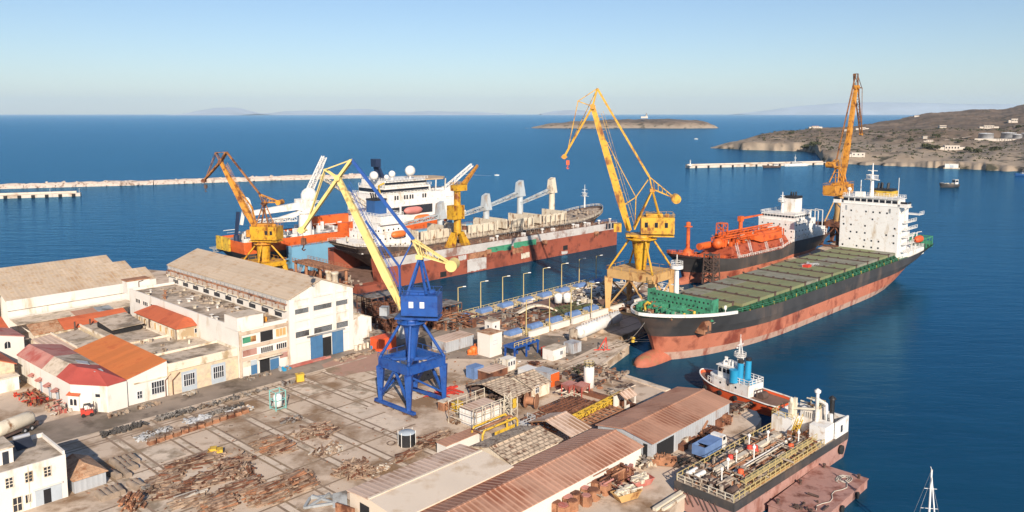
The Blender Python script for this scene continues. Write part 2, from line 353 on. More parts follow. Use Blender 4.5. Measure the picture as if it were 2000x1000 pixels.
# the road in front of the workshops
mat('red_dust',(.40,.24,.18),.9,var=.2,sc=.15,st=C('86735d'),sa=.45,ss=.15)
sheet('road',gp((-95,-4.2),(60,-4.4),(72,-6),(90,-9.5),(93,-22),(62,-11.5),(44.5,-15.5),(16,-16),(-10,-16.5),(-14,-30),(-95,-30)),'asphalt')
sheet('kerb',gp((-60,-4.4),(60,-4.5),(60,-4.0),(-60,-3.8)),'concrete_pale',5)
sheet('road',gp((60,-4),(91,33),(112,30),(100,9),(96,-11)),'asphalt',1)
# pale slabs and stains: each bay of the slipway yard is a slab of its own tone
r2=random.Random(3)
bl=MB()
for i in range(-2,8):
    for j in range(0,6):
        a0=-.6+i*6.95;b0=-.4+j*8.9
        if r2.random()<.55: bl.i=r2.randrange(2); bl.add([g(a0+1.2,b0+.4,E_),g(a0+6.4,b0+.4,E_),g(a0+6.4,b0+8.5,E_),g(a0+1.2,b0+8.5,E_)],[(0,3,2,1)])
struct(bl.obj('yard_slabs',['concrete_pale','concrete']))
gr=MB(); pl=MB()
for a0 in (-7.2,0,7.5,14.1,21.2,28.2,34.8,41.2,47.2,54):
    e=56 if a0<40 else 22
    s_=-3.2 if a0>=0 else 4
    for k in (-.95,.53): gr.add([g(a0+k,s_,2*E_),g(a0+k+.42,s_,2*E_),g(a0+k+.42,e,2*E_),g(a0+k,e,2*E_)],[(0,3,2,1)])
    pl.add([g(a0-.5,s_,2*E_),g(a0+.5,s_,2*E_),g(a0+.5,e,2*E_),g(a0-.5,e,2*E_)],[(0,3,2,1)])
for b0 in (-2.6,.2,1.3,9,17.8,26.6,35.5,44):
    gr.add([g(-12,b0,3*E_),g(58 if b0<20 else 41,b0,3*E_),g(58 if b0<20 else 41,b0+.4,3*E_),g(-12,b0+.4,3*E_)],[(0,3,2,1)])
struct(gr.obj('rail_groove',['groove'])); struct(pl.obj('rail_beam',['concrete_pale']))
# crane tracks along the quays
tr=MB()
for b0 in (36.2,34.4,27.5,22.3): tr.add([g(62,b0-.15,3*E_),g(150,b0-2.15,3*E_),g(150,b0-1.85,3*E_),g(62,b0+.15,3*E_)],[(3,2,1,0)])
struct(tr.obj('crane_track',['groove']))
sheet('quay_apron',[at(1160,716)[:2],at(1226,672)[:2],g(113,31.5)[:2],g(86,36)[:2]],'concrete_pale',2)
b=MB(); b.bar(at(1168,717,G+.15),at(1228,673,G+.15),.6,.3); struct(b.obj('quay_kerb',['concrete_pale']))
b=MB(); b.bar(at(1165,716,G+.12),at(1305,762,G+.12),1.6,.24); struct(b.obj('quay_kerb',['concrete_pale']))
# ------------------------------------------------------------- headland on the right
def lerp(tab,u):
    for (a,x),(b_,y) in zip(tab,tab[1:]):
        if u<=b_: t=max(0,(u-a)/(b_-a)); return x+(y-x)*t
    return tab[-1][1]
SKY=[(1386,288),(1400,284),(1450,272),(1500,257),(1580,252),(1640,249),(1700,241),(1755,231),(1810,219),(1900,213),(1950,212),(2000,201),(2080,180),(2200,165)]
CO=[(1386,1402),(1420,1375),(1450,1330),(1500,1310),(1570,1272),(1592,1235),(1605,1010),(1640,955),(1700,935),(1800,900),(2000,823),(2200,740)]
def shore(U): return lerp(CO,U)+13*noise.noise(V((U*.04,3,0)))+5*noise.noise(V((U*.09,7,0)))
BEN=None
RD=[(1386,1430),(1450,1480),(1500,1560),(1600,1720),(1700,1900),(1800,2050),(2000,2300),(2200,2300)]
def U_(x,y): return 1000+F*x/y
def hland(x,y):
    u=U_(x,y)
    if u<1386: return -3
    c=shore(u); r=lerp(RD,u); top=60.5-(lerp(SKY,u)-222)*r/F
    if y<=c: return -3
    d=y-c; t=min(1,d/(r-c))
    nn=lambda k,sd: noise.noise(V((x*k,y*k,sd)))
    cliff=min(top*.7,(8+5*nn(.012,5)) if u>1600 else 13+5*nn(.015,5))*min(1,d/(10+8*nn(.03,9)))**.8
    e=min(1,(u-1386)/40)
    z=cliff+(top-cliff)*(t**1.15 if u>1600 else t**.8)
    z+=e*(9*nn(.010,0)+12*nn(.004,4)-7*abs(nn(.013,8))+2.6*nn(.04,2)+1.4*nn(.09,6))*min(1,d/30)*(1-.55*t)
    z+=2.2*nn(.07,11)*min(1,d/8)*max(0,1-d/60)
    z=max(.4,z) if y<r else max(-3,z-(y-r)*.12)
    if BEN and u>1880:
        k=min(1,(u-1880)/15)*max(0,min(1,(y-BEN[0]+14)/14))*max(0,min(1,(BEN[0]+85-y)/18)); z=z+(BEN[1]-z)*k
    return z
def hit(u,v):
    d=ray(u,v); t=700
    while t<3500:
        P=d*(t/d.y)+V((0,0,CZ))
        if P.z<=hland(P.x,P.y): return V((P.x,P.y,hland(P.x,P.y)))
        t+=4
    return at(u,v,5)
Pw=hit(1952,276); BEN=(Pw.y,Pw.z)
b=MB(); us=[1380+1.9*i for i in range(0,420)]; ts=[0,.002,.005,.009,.014,.02,.028,.038,.05,.065]+[.08+.02*i for i in range(47)]+[1.05,1.12,1.3,1.7]
vs=[]
for u in us:
    c=shore(max(1386,u)); r=lerp(RD,u)
    for t in ts:
        y=c-2+(r-c)*t; x=(u-1000)/F*y; vs.append((x,y,hland(x,y)))
m=len(ts); b.add(vs,[(i*m+j,(i+1)*m+j,(i+1)*m+j+1,i*m+j+1) for i in range(len(us)-1) for j in range(m-1)],True)
def land_mat():
    mat('headland',(.185,.132,.092),.95,var=.45,sc=.012,st=C('655443'),sa=.42,ss=.02)
    m=MS['headland']; N=m.node_tree.nodes; L=m.node_tree.links
    bs=N['Principled BSDF']; src=bs.inputs['Base Color'].links[0].from_socket
    gg=N.new('ShaderNodeNewGeometry'); sp=N.new('ShaderNodeSeparateXYZ'); L.new(gg.outputs['Position'],sp.inputs[0])
    n1=N.new('ShaderNodeTexNoise'); n1.inputs['Scale'].default_value=.035; n1.inputs['Detail'].default_value=8; L.new(gg.outputs['Position'],n1.inputs['Vector'])
    # bare pale rock low by the sea, brown scrub above
    a=N.new('ShaderNodeMath'); a.operation='MULTIPLY_ADD'; a.inputs[1].default_value=-34; L.new(n1.outputs[0],a.inputs[0]); L.new(sp.outputs[2],a.inputs[2])
    mr=N.new('ShaderNodeMapRange'); mr.inputs[1].default_value=-10; mr.inputs[2].default_value=6; L.new(a.outputs[0],mr.inputs[0])
    x=N.new('ShaderNodeMix'); x.data_type='RGBA'; L.new(mr.outputs[0],x.inputs[0]); x.inputs[6].default_value=(.31,.245,.18,1); L.new(src,x.inputs[7])
    n2=N.new('ShaderNodeTexNoise'); n2.inputs['Scale'].default_value=.05; n2.inputs['Detail'].default_value=6; L.new(gg.outputs['Position'],n2.inputs['Vector'])
    m2=N.new('ShaderNodeMapRange'); m2.inputs[1].default_value=.56; m2.inputs[2].default_value=.66; L.new(n2.outputs[0],m2.inputs[0])
    y=N.new('ShaderNodeMix'); y.data_type='RGBA'; L.new(m2.outputs[0],y.inputs[0]); L.new(x.outputs[2],y.inputs[6]); y.inputs[7].default_value=(.05,.046,.028,1)
    L.new(y.outputs[2],bs.inputs['Base Color'])
    bp=N.new('ShaderNodeBump'); bp.inputs['Distance'].default_value=5; bp.inputs['Strength'].default_value=.6; L.new(n1.outputs[0],bp.inputs['Height']); L.new(bp.outputs[0],bs.inputs['Normal'])
land_mat(); struct(b.obj('hill_terrain',['headland']))
# the rocky islet with its lighthouse
ISK=[(1026,252),(1045,247),(1080,240),(1120,236),(1200,232.5),(1250,231),(1275,231),(1320,230),(1365,233),(1385,239),(1396,250)]
b=MB(); vs=[]; nu,nt=130,12
for i in range(nu+1):
    u=1024+374*i/nu
    for j in range(nt+1):
        t=j/nt; y=3290+110*math.sin(i*.11)*.3+ 420*t*math.sin(math.pi*i/nu)**.5; x=(u-1000)/F*3400
        h=max(0,60.5-(lerp(ISK,u)-222)/F*3450); k=min(1,t*6)**.6*(.6+.4*t) if t<.8 else (1-t)*5*.98
        vs.append((x,y,-2+(h+2)*k+ (5*noise.noise(V((x*.02,y*.02,1)))+2.5*noise.noise(V((x*.06,y*.06,3))))*k))
b.add(vs,[(i*(nt+1)+j,(i+1)*(nt+1)+j,(i+1)*(nt+1)+j+1,i*(nt+1)+j+1) for i in range(nu) for j in range(nt)],True)
struct(b.obj('islet_terrain',['headland']))
P=V(((1261-1000)/F*3420,3420,44)); t=T('lighthouse','small pale lighthouse on top of the rocky islet','lighthouse',P)
b=MB(); b.cb((-9,0,-3),(30,9,8)); b.obj('keeper_house',['far_house'],t)
b=MB(); b.rev((0,0,0),[(5,0),(3.4,14),(4.4,14.2),(4.4,15)],12); b.obj('tower',['far_house'],t)
b=MB(); b.rev((0,0,15),[(2.2,0),(2.2,3.2),(2.6,3.4),(.2,5)],10); b.obj('lantern',['grey_steel'],t)
# faint islands on the horizon
mat('far_island',(.43,.48,.55),.95,var=.25,sc=.0006)  # pale bluish base colour carries part of the haze fading
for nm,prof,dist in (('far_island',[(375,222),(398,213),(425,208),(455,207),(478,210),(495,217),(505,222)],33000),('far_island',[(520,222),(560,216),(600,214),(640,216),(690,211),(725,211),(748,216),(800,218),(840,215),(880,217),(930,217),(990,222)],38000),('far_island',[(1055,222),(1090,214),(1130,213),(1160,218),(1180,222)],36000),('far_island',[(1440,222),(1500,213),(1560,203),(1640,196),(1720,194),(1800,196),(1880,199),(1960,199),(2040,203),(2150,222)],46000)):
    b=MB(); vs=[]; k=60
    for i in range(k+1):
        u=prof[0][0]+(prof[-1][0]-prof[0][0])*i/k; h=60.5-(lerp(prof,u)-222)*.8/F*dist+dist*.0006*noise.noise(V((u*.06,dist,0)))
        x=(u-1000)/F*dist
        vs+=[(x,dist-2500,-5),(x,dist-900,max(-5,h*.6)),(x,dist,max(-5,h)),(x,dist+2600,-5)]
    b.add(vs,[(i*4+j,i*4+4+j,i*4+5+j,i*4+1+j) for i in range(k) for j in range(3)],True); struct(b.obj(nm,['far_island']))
# ------------------------------------------------------------- breakwaters and mole
def rubble(name,pts,wd,z,m,label,cat,seed,stone=None):
    b=MB(); rr=random.Random(seed)
    for p,q2 in zip(pts,pts[1:]):
        p,q2=V(p),V(q2); d=(q2-p); L_=d.length; d/=L_; nrm=V((d.y,-d.x,0)); k=max(2,int(L_/6)); vs=[]
        for i in range(k+1):
            c=p+d*L_*i/k
            for o,zz in ((-wd*.5,-1),(-wd*.3,z*.75),(-wd*.12,z),(wd*.14,z*.95),(wd*.34,z*.5),(wd*.5,-1)):
                vs.append(c+nrm*(o+rr.uniform(-.5,.5))+V((0,0,zz+(rr.uniform(-.5,.5) if stone else 0))))
        b.add(vs,[(i*6+j,i*6+6+j,i*6+7+j,i*6+1+j) for i in range(k) for j in range(5)])
        if stone:
            for i in range(int(L_*stone)):
                c=p+d*rr.uniform(0,L_); o=rr.uniform(-.45,.48); s_=rr.uniform(1,2.6)
                b.cb(c+nrm*o*wd+V((0,0,max(-1,z*(1-abs(o)*1.7)-.8))),(s_,s_*rr.uniform(.6,1),s_*.7),rr.uniform(0,6),rr.uniform(-.5,.5))
    return tag(b.obj(name,[m]),label,cat)
rubble('breakwater',[at(-260,377,0),at(0,368,0),at(300,360,0),at(520,352,0),at(705,347,0)],13,3.6,'breakwater_rock','long rubble breakwater lying across the open sea on the left','breakwater',1,.55)
mat('mole_stone',(.56,.48,.40),.9,var=.12,sc=.15,st=C('a08a74'),sa=.35,ss=.1)
def mole(name,p,q2,wd,z,label,n_f,white=True):
    p,q2=V(p),V(q2); d=q2-p; h=math.degrees(math.atan2(d.x,d.y)); L_=d.length
    t=T(name,label,'pier',p,ang(h))
    b=MB(); b.box(0,-wd/2,-3,L_,wd/2,z); b.obj('deck',['mole_stone'],t)
    b=MB(); b.box(0,wd/2-1.4,z+.003,L_-3,wd/2,z+1.3); b.obj('parapet',['mole_stone'],t)
    for i in range(n_f):
        x=L_*(i+.5)/n_f; b=MB(); b.box(x-1.1,-wd/2-.8,.1,x+1.1,-wd/2-.003,z-.3); b.obj('fender',['rubber'],t)
    return t
mole('small_pier',at(-200,394,0),at(158,382.5,0),5.5,2.3,'short white pier with dark fenders in front of the rubble breakwater',13)
mole('harbour_mole',at(1343,328,0),at(1615,321,0),9,2.7,'long white mole with a small beacon below the bare headland',12)
P=at(1348,324,2.7); t=T('beacon','small white harbour beacon at the tip of the white mole','beacon',P)
b=MB(); b.rev((0,0,0),[(1.6,0),(1.5,1),(.7,1.2),(.55,5),(1,5.2),(1,5.6)],10); b.obj('tower',['white_paint'],t)
b=MB(); b.rev((0,0,5.6),[(.5,0),(.5,.9),(.05,1.5)],8); b.obj('lantern',['grey_steel'],t)
for (u,v) in ((98,380),(155,379)):
    b=MB(); b.tube((0,0,0),(0,0,4.2),.12,.08); b.bar((0,0,4.2),(.9,0,4.3),.12); tag(b.obj('pier_light',['white_paint'],loc=at(u,v,2.3)),('slim white light pole at the end of the short white pier' if u>120 else 'slim white light pole in the middle of the short white pier'),'light pole')
# ------------------------------------------------------------- houses, tanks and shrubs of the headland
def house(u,v,sx,sy,h,h0,label,parts=1,roofm='far_house',win=3):
    sx*=.7; sy*=.8; h*=.85; P=hit(u,v); t=T('hillside_house',label,'house',P-V((0,0,1)),ang(h0))
    b=MB(); b.box(-sx/2,-sy/2,0,sx/2,sy/2,h+1)
    if parts>1: b.box(-sx*.5-sx*.42,-sy*.4,0,-sx/2-.003,sy*.4,h*.62+1)
    if parts>2: b.box(sx/2+.003,-sy*.42,0,sx/2+sx*.5,sy*.35,h*.7+1)
    b.obj('wall',['far_house'],t)
    b=MB(); b.box(-sx/2-.3,-sy/2-.3,h+1.003,sx/2+.3,sy/2+.3,h+1.4); b.obj('roof',[roofm],t)
    for i in range(win):
        x=-sx/2+sx*(i+.5)/win; b=MB(); b.box(x-.8,-sy/2-.06,1+h*.35,x+.8,-sy/2-.003,1+h*.75); b.obj('window',['window_dark'],t)
    return t
house(1592,250,20,9,4.5,95,'long white house with a red roof on the low headland spur',3,'terracotta_roof',4)
house(1652,256,11,7,3.6,95,'tiny white house right of the red roofed spur house',1)
house(1683,253,19,10,5,100,'white two part villa just right of the tallest crane',3,win=4)
house(1840,251,17,12,5.5,100,'unfinished concrete house frame with open bays alone on the slope',1,win=6)
house(1930,251,24,12,6,105,'large cream house directly behind the silver storage tanks',3,win=6)
house(1980,239,16,11,8,105,'cream house highest up the slope at the right edge',2,win=4)
house(1858,293,26,11,7,105,'long cream flat roofed house above the sea cliff',3,win=5)
house(1815,277,13,7,3,105,'low white shed between shrubs above the cliff house',2)
house(1806,270,9,6,3,100,'little white hut behind the low white shed on the slope',1)
house(1675,306,22,8,5,100,'white flat building on the beach behind the tall crane',2)
house(1790,228,16,6,3,100,'pale ruined wall high on the ridge, right one of two',1,win=0)
house(1768,226,14,6,3,100,'pale ruined house high on the ridge, left one of two',2,win=0)
P=at(1858,329,.2); t=T('boathouse','small white boathouse standing at the waterline under the cliff','boathouse',P,ang(115))
b=MB(); b.box(-8,-4,-1,8,4,1); b.obj('slipway',['concrete_pale'],t)
b=MB(); b.box(-6.5,-3.4,1,6.5,3.4,5.2); b.obj('wall',['white_wall'],t)
b=MB(); b.box(-2,-3.5,1,2,-3.403,3.8); b.obj('door',['grey_wall'],t)
b=MB(); b.box(-6.8,-3.7,5.203,6.8,3.7,5.5); b.obj('roof',['concrete_pale'],t)
# tank farm
TZ=BEN[1]
t=T('storage_wall','long white retaining wall with big dark letters below the storage tanks','wall',Pw,ang(108))
b=MB(); b.box(-34,-.5,-5,60,.5,3.0); b.obj('wall',['far_house'],t)
cu=bpy.data.curves.new('lettering','FONT'); cu.body='SEKAVIN'; cu.size=3.6; cu.extrude=.06; cu.align_x='CENTER'; cu.space_character=1.75
to=bpy.data.objects.new('tmp',cu); col.objects.link(to); bpy.context.view_layer.update()
me=bpy.data.meshes.new_from_object(to.evaluated_get(bpy.context.evaluated_depsgraph_get())); bpy.data.objects.remove(to)
o=bpy.data.objects.new('lettering',me); col.objects.link(o); me.materials.clear(); me.materials.append(MS['black_paint']); o.parent=t; o.location=(7,-.57,.2); o.rotation_euler=(R(90),0,0)
for u,r_,h_,dy,lb in ((1923,10.5,10,24,'wide silver storage tank, leftmost on the headland'),(1967,10.8,10.6,40,'wide silver storage tank in the middle of the tank row'),(1984,6.6,8.6,13,'narrow pale storage tank standing in front of the others'),(2006,10.5,10,34,'silver storage tank cut off by the right photo edge')):
    y=Pw.y+dy; x=(u-1000)/F*y; t=T('storage_tank',lb,'storage tank',(x,y,TZ-.3),0,'silver storage tanks on the headland')
    b=MB(); b.rev((0,0,0),[(r_,0),(r_,h_),(r_+.15,h_+.02),(r_+.15,h_+.4)],28); b.obj('shell',['tank_silver'],t)
    b=MB(); b.rev((0,0,h_+.403),[(r_+.1,0),(r_*.5,.9),(.5,1.2)],28); b.obj('roof',['tank_white'],t)
    b=MB(); b.rail([(r_*math.cos(k*math.pi/8),r_*math.sin(k*math.pi/8),h_+.4) for k in range(16)],1.1,.06,3,1,True); b.obj('railing',['white_paint'],t)
def leafball(b,c,r,rz,n,s,rr):
    for i in range(n):
        th=rr.uniform(0,6.28); ph=math.acos(rr.uniform(-.35,1)); k=rr.uniform(.45,1)**.6
        p=V(c)+V((r*k*math.sin(ph)*math.cos(th),r*k*math.sin(ph)*math.sin(th),rz*k*math.cos(ph)))
        a=V((rr.uniform(-1,1),rr.uniform(-1,1),rr.uniform(-1,1))).normalized(); a2=a.cross(V((rr.uniform(-1,1),rr.uniform(-1,1),rr.uniform(-1,1)))).normalized()
        z=s*rr.uniform(.6,1.3); b.add([p-a*z,p-a2*z*.7,p+a*z,p+a2*z*.7],[(0,1,2,3)])
shrubs=[(1578,292,9,'dark green tree leaning on the cliff, left of a pair'),(1590,291,10,'dark green tree leaning on the cliff, right of a pair'),(1545,262,5,'dark bush on the crest of the headland spur'),(1810,290,8,'wide green bush left of the cream cliff house'),(1826,292,7,'second green bush left of the cream cliff house'),(1893,296,7,'round green bush right of the cream cliff house'),(1906,298,6,'flat green bush next to the round one right of the cliff house'),(1780,276,5,'small dark bush alone left of the low white shed'),(1829,268,6,'dark bush behind the low white shed'),(1875,279,5,'small bush above the cream cliff house roof'),(1945,296,6,'bush on the slope below the lettered wall'),(1720,270,5,'dark bush near the track right of the villa'),(1988,250,6,'dark bush below the highest house'),(1745,262,4,'low bush on the middle slope'),(1920,290,5,'small bush between wall and sea on the far right')]
rr=random.Random(5)
for u,v,s_,lb in shrubs:
    P=hit(u,v); t=T('shrub',lb,'shrub',P,0,'shrubs on the headland')
    b=MB(); b.tube((0,0,-.5),(.2,.1,s_*.5),.3,.12,6); b.obj('trunk',['timber'],t)
    b=MB()
    for k in range(4): leafball(b,(rr.uniform(-.6,.6)*s_,rr.uniform(-.6,.6)*s_,s_*.35),s_*.6,s_*.5,60,s_*.16,rr)
    b.obj('crown',['shrub'],t)
b=MB()
for i in range(1500):                      # thin scrub that nobody could count
    u=rr.uniform(1480,2050); c=lerp(CO,u)+rr.uniform(25,620)**1.0; x=(u-1000)/F*c; z=hland(x,c)
    if z>6: s_=rr.uniform(.7,2.2)*(1+c/2500); leafball(b,(x,c,z-.1),s_,s_*.6,7,s_*.5,rr)
tag(b.obj('scrub',['shrub']),'low dry scrub dotted over the brown headland slopes','scrub',kind='stuff')
# white chapel-like beach and track strips
for pts,wd in (([(1843,276),(1870,271),(1900,268),(1925,267)],3),([(1640,264),(1690,262),(1720,262),(1740,267)],3)):
    b=MB(); ps=[hit(*p)+V((0,0,.5)) for p in pts]
    vs=[]
    for p in ps: vs+=[p+V((0,-wd,0)),p+V((0,wd,.3))]
    b.add(vs,[(2*i,2*i+2,2*i+3,2*i+1) for i in range(len(ps)-1)]); struct(b.obj('dirt_track',['concrete_pale']))
# ------------------------------------------------------------- the air
hm=bpy.data.materials.new('haze'); hm.use_nodes=True; N=hm.node_tree.nodes; N.remove(N['Principled BSDF'])
pv=N.new('ShaderNodeVolumePrincipled'); pv.inputs['Color'].default_value=(.74,.90,1,1); pv.inputs['Density'].default_value=2.2e-5; pv.inputs['Anisotropy'].default_value=0.
hm.node_tree.links.new(pv.outputs[0],N['Material Output'].inputs['Volume']); MS['haze']=hm
b=MB(); b.box(-59000,-600,-6,59000,59000,1150); tag(b.obj('haze',['haze']),'thin pale sea haze that fades the far islands','haze',kind='stuff')

sheet('paint_stain',[at(*p)[:2] for p in ((628,712),(660,700),(700,694),(742,690),(752,702),(740,722),(700,728),(668,735),(640,728))],'red_dust',4)
# ------------------------------------------------------------- buildings, in the yard grid
def gT(name,label,cat,a,b_,group=None,z=0,dh=0): return T(name,label,cat,g(a,b_,z),ang(42.5+dh),group)
SIDE={'-y':((1,0,0),(0,-1,0)),'-x':((0,-1,0),(-1,0,0)),'+x':((0,1,0),(1,0,0)),'+y':((-1,0,0),(0,1,0))}
def fm(p,side):
    s_,o_=SIDE[side]; M=Matrix(((s_[0],o_[0],0,p[0]),(s_[1],o_[1],0,p[1]),(0,0,1,p[2]),(0,0,0,1))); return M
def fbox(b,s0,s1,o0,o1,z0,z1):     # box in wall coordinates, faces turned right whatever the mirror
    n0=len(b.f); b.box(s0,o0,z0,s1,o1,z1)
    if b.M.to_3x3().determinant()<0:
        for i in range(n0,len(b.f)): b.f[i]=b.f[i][::-1]
def window(root,p,side,w,h,nx=2,ny=2,fr='window_frame',gl='window_dark',name='window',sill=True):
    b=MB(fm(p,side)); fbox(b,0,w,.004,.03,0,h); b.i=1; t=.09
    fbox(b,-t,0,.004,.1,-t,h+t); fbox(b,w,w+t,.004,.1,-t,h+t); fbox(b,0,w,.004,.1,h,h+t); fbox(b,0,w,.004,.14 if sill else .1,-t,0)
    for i in range(1,nx): fbox(b,w*i/nx-.045,w*i/nx+.045,.03,.075,0,h)
    for j in range(1,ny): fbox(b,0,w,.03,.07,h*j/ny-.045,h*j/ny+.045)
    return b.obj(name,[gl,fr],root)
def panel(root,p,side,w,h,m,name='panel',o=.06,z=0):
    b=MB(fm(p,side)); fbox(b,0,w,.004+z,o+z,0,h); return b.obj(name,[m],root)
def opening(root,p,side,w,h,name='doorway'): return panel(root,p,side,w,h,'dark_open',name,.03)
def parapet(b,x0,y0,x1,y1,z0,z1,t=.3,gap=()):
    b.box(x0,y0,z0,x1,y0+t,z1); b.box(x0,y1-t,z0,x1,y1,z1); b.box(x0,y0+t,z0,x0+t,y1-t,z1); b.box(x1-t,y0+t,z0,x1,y1-t,z1)
rr=random.Random(11)
# --- the tall white hall
h=gT('shipyard_hall','tall white workshop hall with a beige gable roof and blue sliding doors','building',44.3,-12.4)
HL,HW,HE,HR=62.,17.8,15.5,18.9
b=MB(); b.gable(0,.01,0,1,0,1,1); b=MB()
for M_,x0,x1,y0,y1 in ((None,0,HW,0,HL),):
    # ridge runs along y: build turned
    b.M=Matrix.Rotation(R(90),4,'Z')@Matrix.Translation((0,-HW,0)); b.gable(0,HL,0,HW,0,HE,HR)
b.obj('wall',['white_wall'],h)
b=MB(); b.M=Matrix.Rotation(R(90),4,'Z')@Matrix.Translation((0,-HW,0)); b.roof(-.1,HL,0,HW,HE,HR,t=.28,o=.25); o=b.obj('roof',['beige_roof'],h)
b=MB(fm((0,0,0),'-y')); top=lambda s_: HE+(HR-HE)*(1-abs(s_-HW/2)/(HW/2))
pc=[(0,.085),(.31,.365),(.67,.72),(.93,1)]
for a0,a1 in pc:
    s0,s1=a0*HW,a1*HW; z1=min(top(s0),top(s1))-.05; fbox(b,s0,s1,.003,.3,0,z1)
for z0,z1 in ((14.9,15.3),(12.9,13.5),(9.9,10.4),(7.5,7.9),(4.7,5.6)):
    for (a0,a1),(c0,c1) in zip(pc,pc[1:]): fbox(b,a1*HW+.003,c0*HW-.003,.003,.22,z0,z1)
b.obj('pilaster_grid',['white_wall'],h)
for (a0,a1),(c0,c1) in zip(pc,pc[1:]):
    for z0,z1 in ((11.7,12.85),(6.1,7.4)):
        lo=MB(fm((0,0,0),'-y')); fbox(lo,a1*HW+.15,c0*HW-.25,.004,.06,z0,z1); lo.i=1
        for k in range(5): fbox(lo,a1*HW+.15,c0*HW-.25,.06,.12,z0+.1+k*.24,z0+.18+k*.24)
        lo.obj('louvre',['window_dark','grey_steel'],h)
opening(h,(.485*HW,-.003,0),'-y',.155*HW,4.65)
for a0,a1 in ((.30,.485),(.64,.815)):
    d=panel(h,(a0*HW,-.32,0.1),'-y',(a1-a0)*HW,5.5,'blue_door','sliding_door',.14)
    b=MB(fm((a0*HW,-.32,.1),'-y'))
    for k in (0,.5,1): fbox(b,(a1-a0)*HW*k-.06+(.06 if k==0 else -.06 if k==1 else 0),(a1-a0)*HW*k+.06+(.06 if k==0 else -.06 if k==1 else 0),.145,.2,0,5.5)
    for z in (0,2.7,5.38): fbox(b,.12,(a1-a0)*HW-.12,.147,.2,z,z+.12)
    b.obj('door_frame',['blue_door'],d)
b=MB(fm((.25*HW,-.3,5.65),'-y')); fbox(b,0,.6*HW,.003,.3,0,.3); b.obj('door_track',['grey_steel'],h)
b=MB(fm((0,0,0),'-y'))
for (a0,a1),(c0,c1) in zip(pc,pc[1:]):
    if a1<.3: panel(h,(a1*HW+.1,0,.1),'-y',(c0-a1)*HW-.2,4.4,'white_wall','ground_panel',.05)
panel(h,(.83*HW,0,.1),'-y',.09*HW,4.4,'white_wall','ground_panel',.05)
# long left wall above the annex roof: openings, shelves, pipes
for k in range(10): panel(h,(0,HL-3-k*5.9,10.95),'-x',3.0,1.0,'window_dark','side_opening',.05)
for z,m,w_,nm in ((12.9,'cream_wall',.9,'ledge'),(14.2,'rust_light',.5,'pipe_rack')):
    b=MB(fm((0,HL,0),'-x')); fbox(b,.5,HL-.5,.004,w_,z,z+.18)
    for k in range(11): fbox(b,1+k*5.6,1.1+k*5.6,.01,w_,z-.4,z-.003)
    b.obj(nm,[m],h)
b=MB(); b.rail([(-.75,.5,13.1),(-.75,HL-.5,13.1)],1.1,.05,2.6); b.obj('railing',['rust_light'],h)
b=MB(); b.rail([(-.45,.5,14.4),(-.45,HL-.5,14.4)],.9,.035,2); b.obj('gutter_railing',['grey_steel'],h)
# --- annex along the hall
A0,AW,AL,AH=31.9,12.2,58.,10.6
t=gT('annex_building','three storey white annex with a littered flat roof along the tall hall','building',A0,-12.6)
b=MB(); b.box(0,0,0,AW,AL,AH); b.obj('wall',['white_wall'],t)
b=MB(); b.box(.35,.35,AH+.003,AW-.1,AL-.35,AH+.12); b.obj('roof',['flat_roof'],t)
b=MB(); b.box(0,.3,AH+.003,.33,AL,AH+.75); b.box(.35,AL-.33,AH+.003,AW,AL,AH+.75); b.box(6.2,0,AH+.003,AW,.33,AH+.5); b.obj('parapet',['white_wall'],t)
b=MB(); b.box(-.25,-.15,AH+.01,6,5.6,AH+2.9); b.obj('stair_tower',['white_wall'],t)
b=MB(); b.box(-.1,0,AH+2.903,5.85,5.45,AH+3.0); b.obj('tower_roof',['pale_roof'],t)
b=MB(fm((0,0,0),'-y'))
for z in (AH-1.1,6.2,3.6): fbox(b,0,AW,.003,.22,z,z+.75)
fbox(b,0,.5,.003,.26,0,AH); fbox(b,AW-.3,AW,.003,.2,0,AH); b.obj('concrete_band',['concrete'],t)
panel(t,(.9,0,7.6),'-y',1.9,1.3,'green_paint','window'); panel(t,(2.81,0,7.6),'-y',1.3,1.3,'beige_steel','window')
opening(t,(5.2,0,7.05),'-y',3.1,2.3,'open_bay'); window(t,(9.1,0,7.5),'-y',2.5,1.7,3,1,'cream_wall','beige_steel')
panel(t,(.8,0,4.6),'-y',3.4,1.4,'faded_red','window')
window(t,(5.2,0,4.5),'-y',3,1.2,6,1,'white_wall'); window(t,(9.1,0,4.5),'-y',2.6,1.2,5,1,'white_wall')
b=MB(); b.box(4,-1.1,3.4,10,-.23,3.56); b.obj('canopy',['cream_wall'],t)
panel(t,(.8,0,2.2),'-y',1.8,1.2,'cream_paint','window'); panel(t,(2.65,0,.1),'-y',1.5,2.1,'blue_door','door'); panel(t,(2.65,0,2.25),'-y',1.5,1.1,'grey_wall','transom')
opening(t,(4.8,0,0),'-y',2.5,3.3); panel(t,(7.35,-.06,.1),'-y',2.2,2.4,'blue_door','sliding_door',.1); panel(t,(7.35,0,2.55),'-y',2.2,.9,'grey_wall','transom')
panel(t,(9.9,0,2.2),'-y',2,1.2,'faded_red','window')
for k in range(5): window(t,(0,AL-4-k*4.6,AH-2.2),'-x',3,1.0,3,1,'white_wall') if k<3 else None
for i in range(26):
    x,y=rr.uniform(1,AW-2),rr.uniform(8,AL-3); b=MB(); s_=rr.uniform(.3,.6); b.cb((x,y,AH+.12),(s_,s_,rr.uniform(.3,.7))); b.cb((x,y,AH+.9),(s_*1.8,s_*1.8,.1)); b.bar((x,y,AH+.3),(x,y,AH+.92),.12); b.obj('roof_vent',[rr.choice(['cream_paint','rust_light','white_wall'])],t)
b=MB()
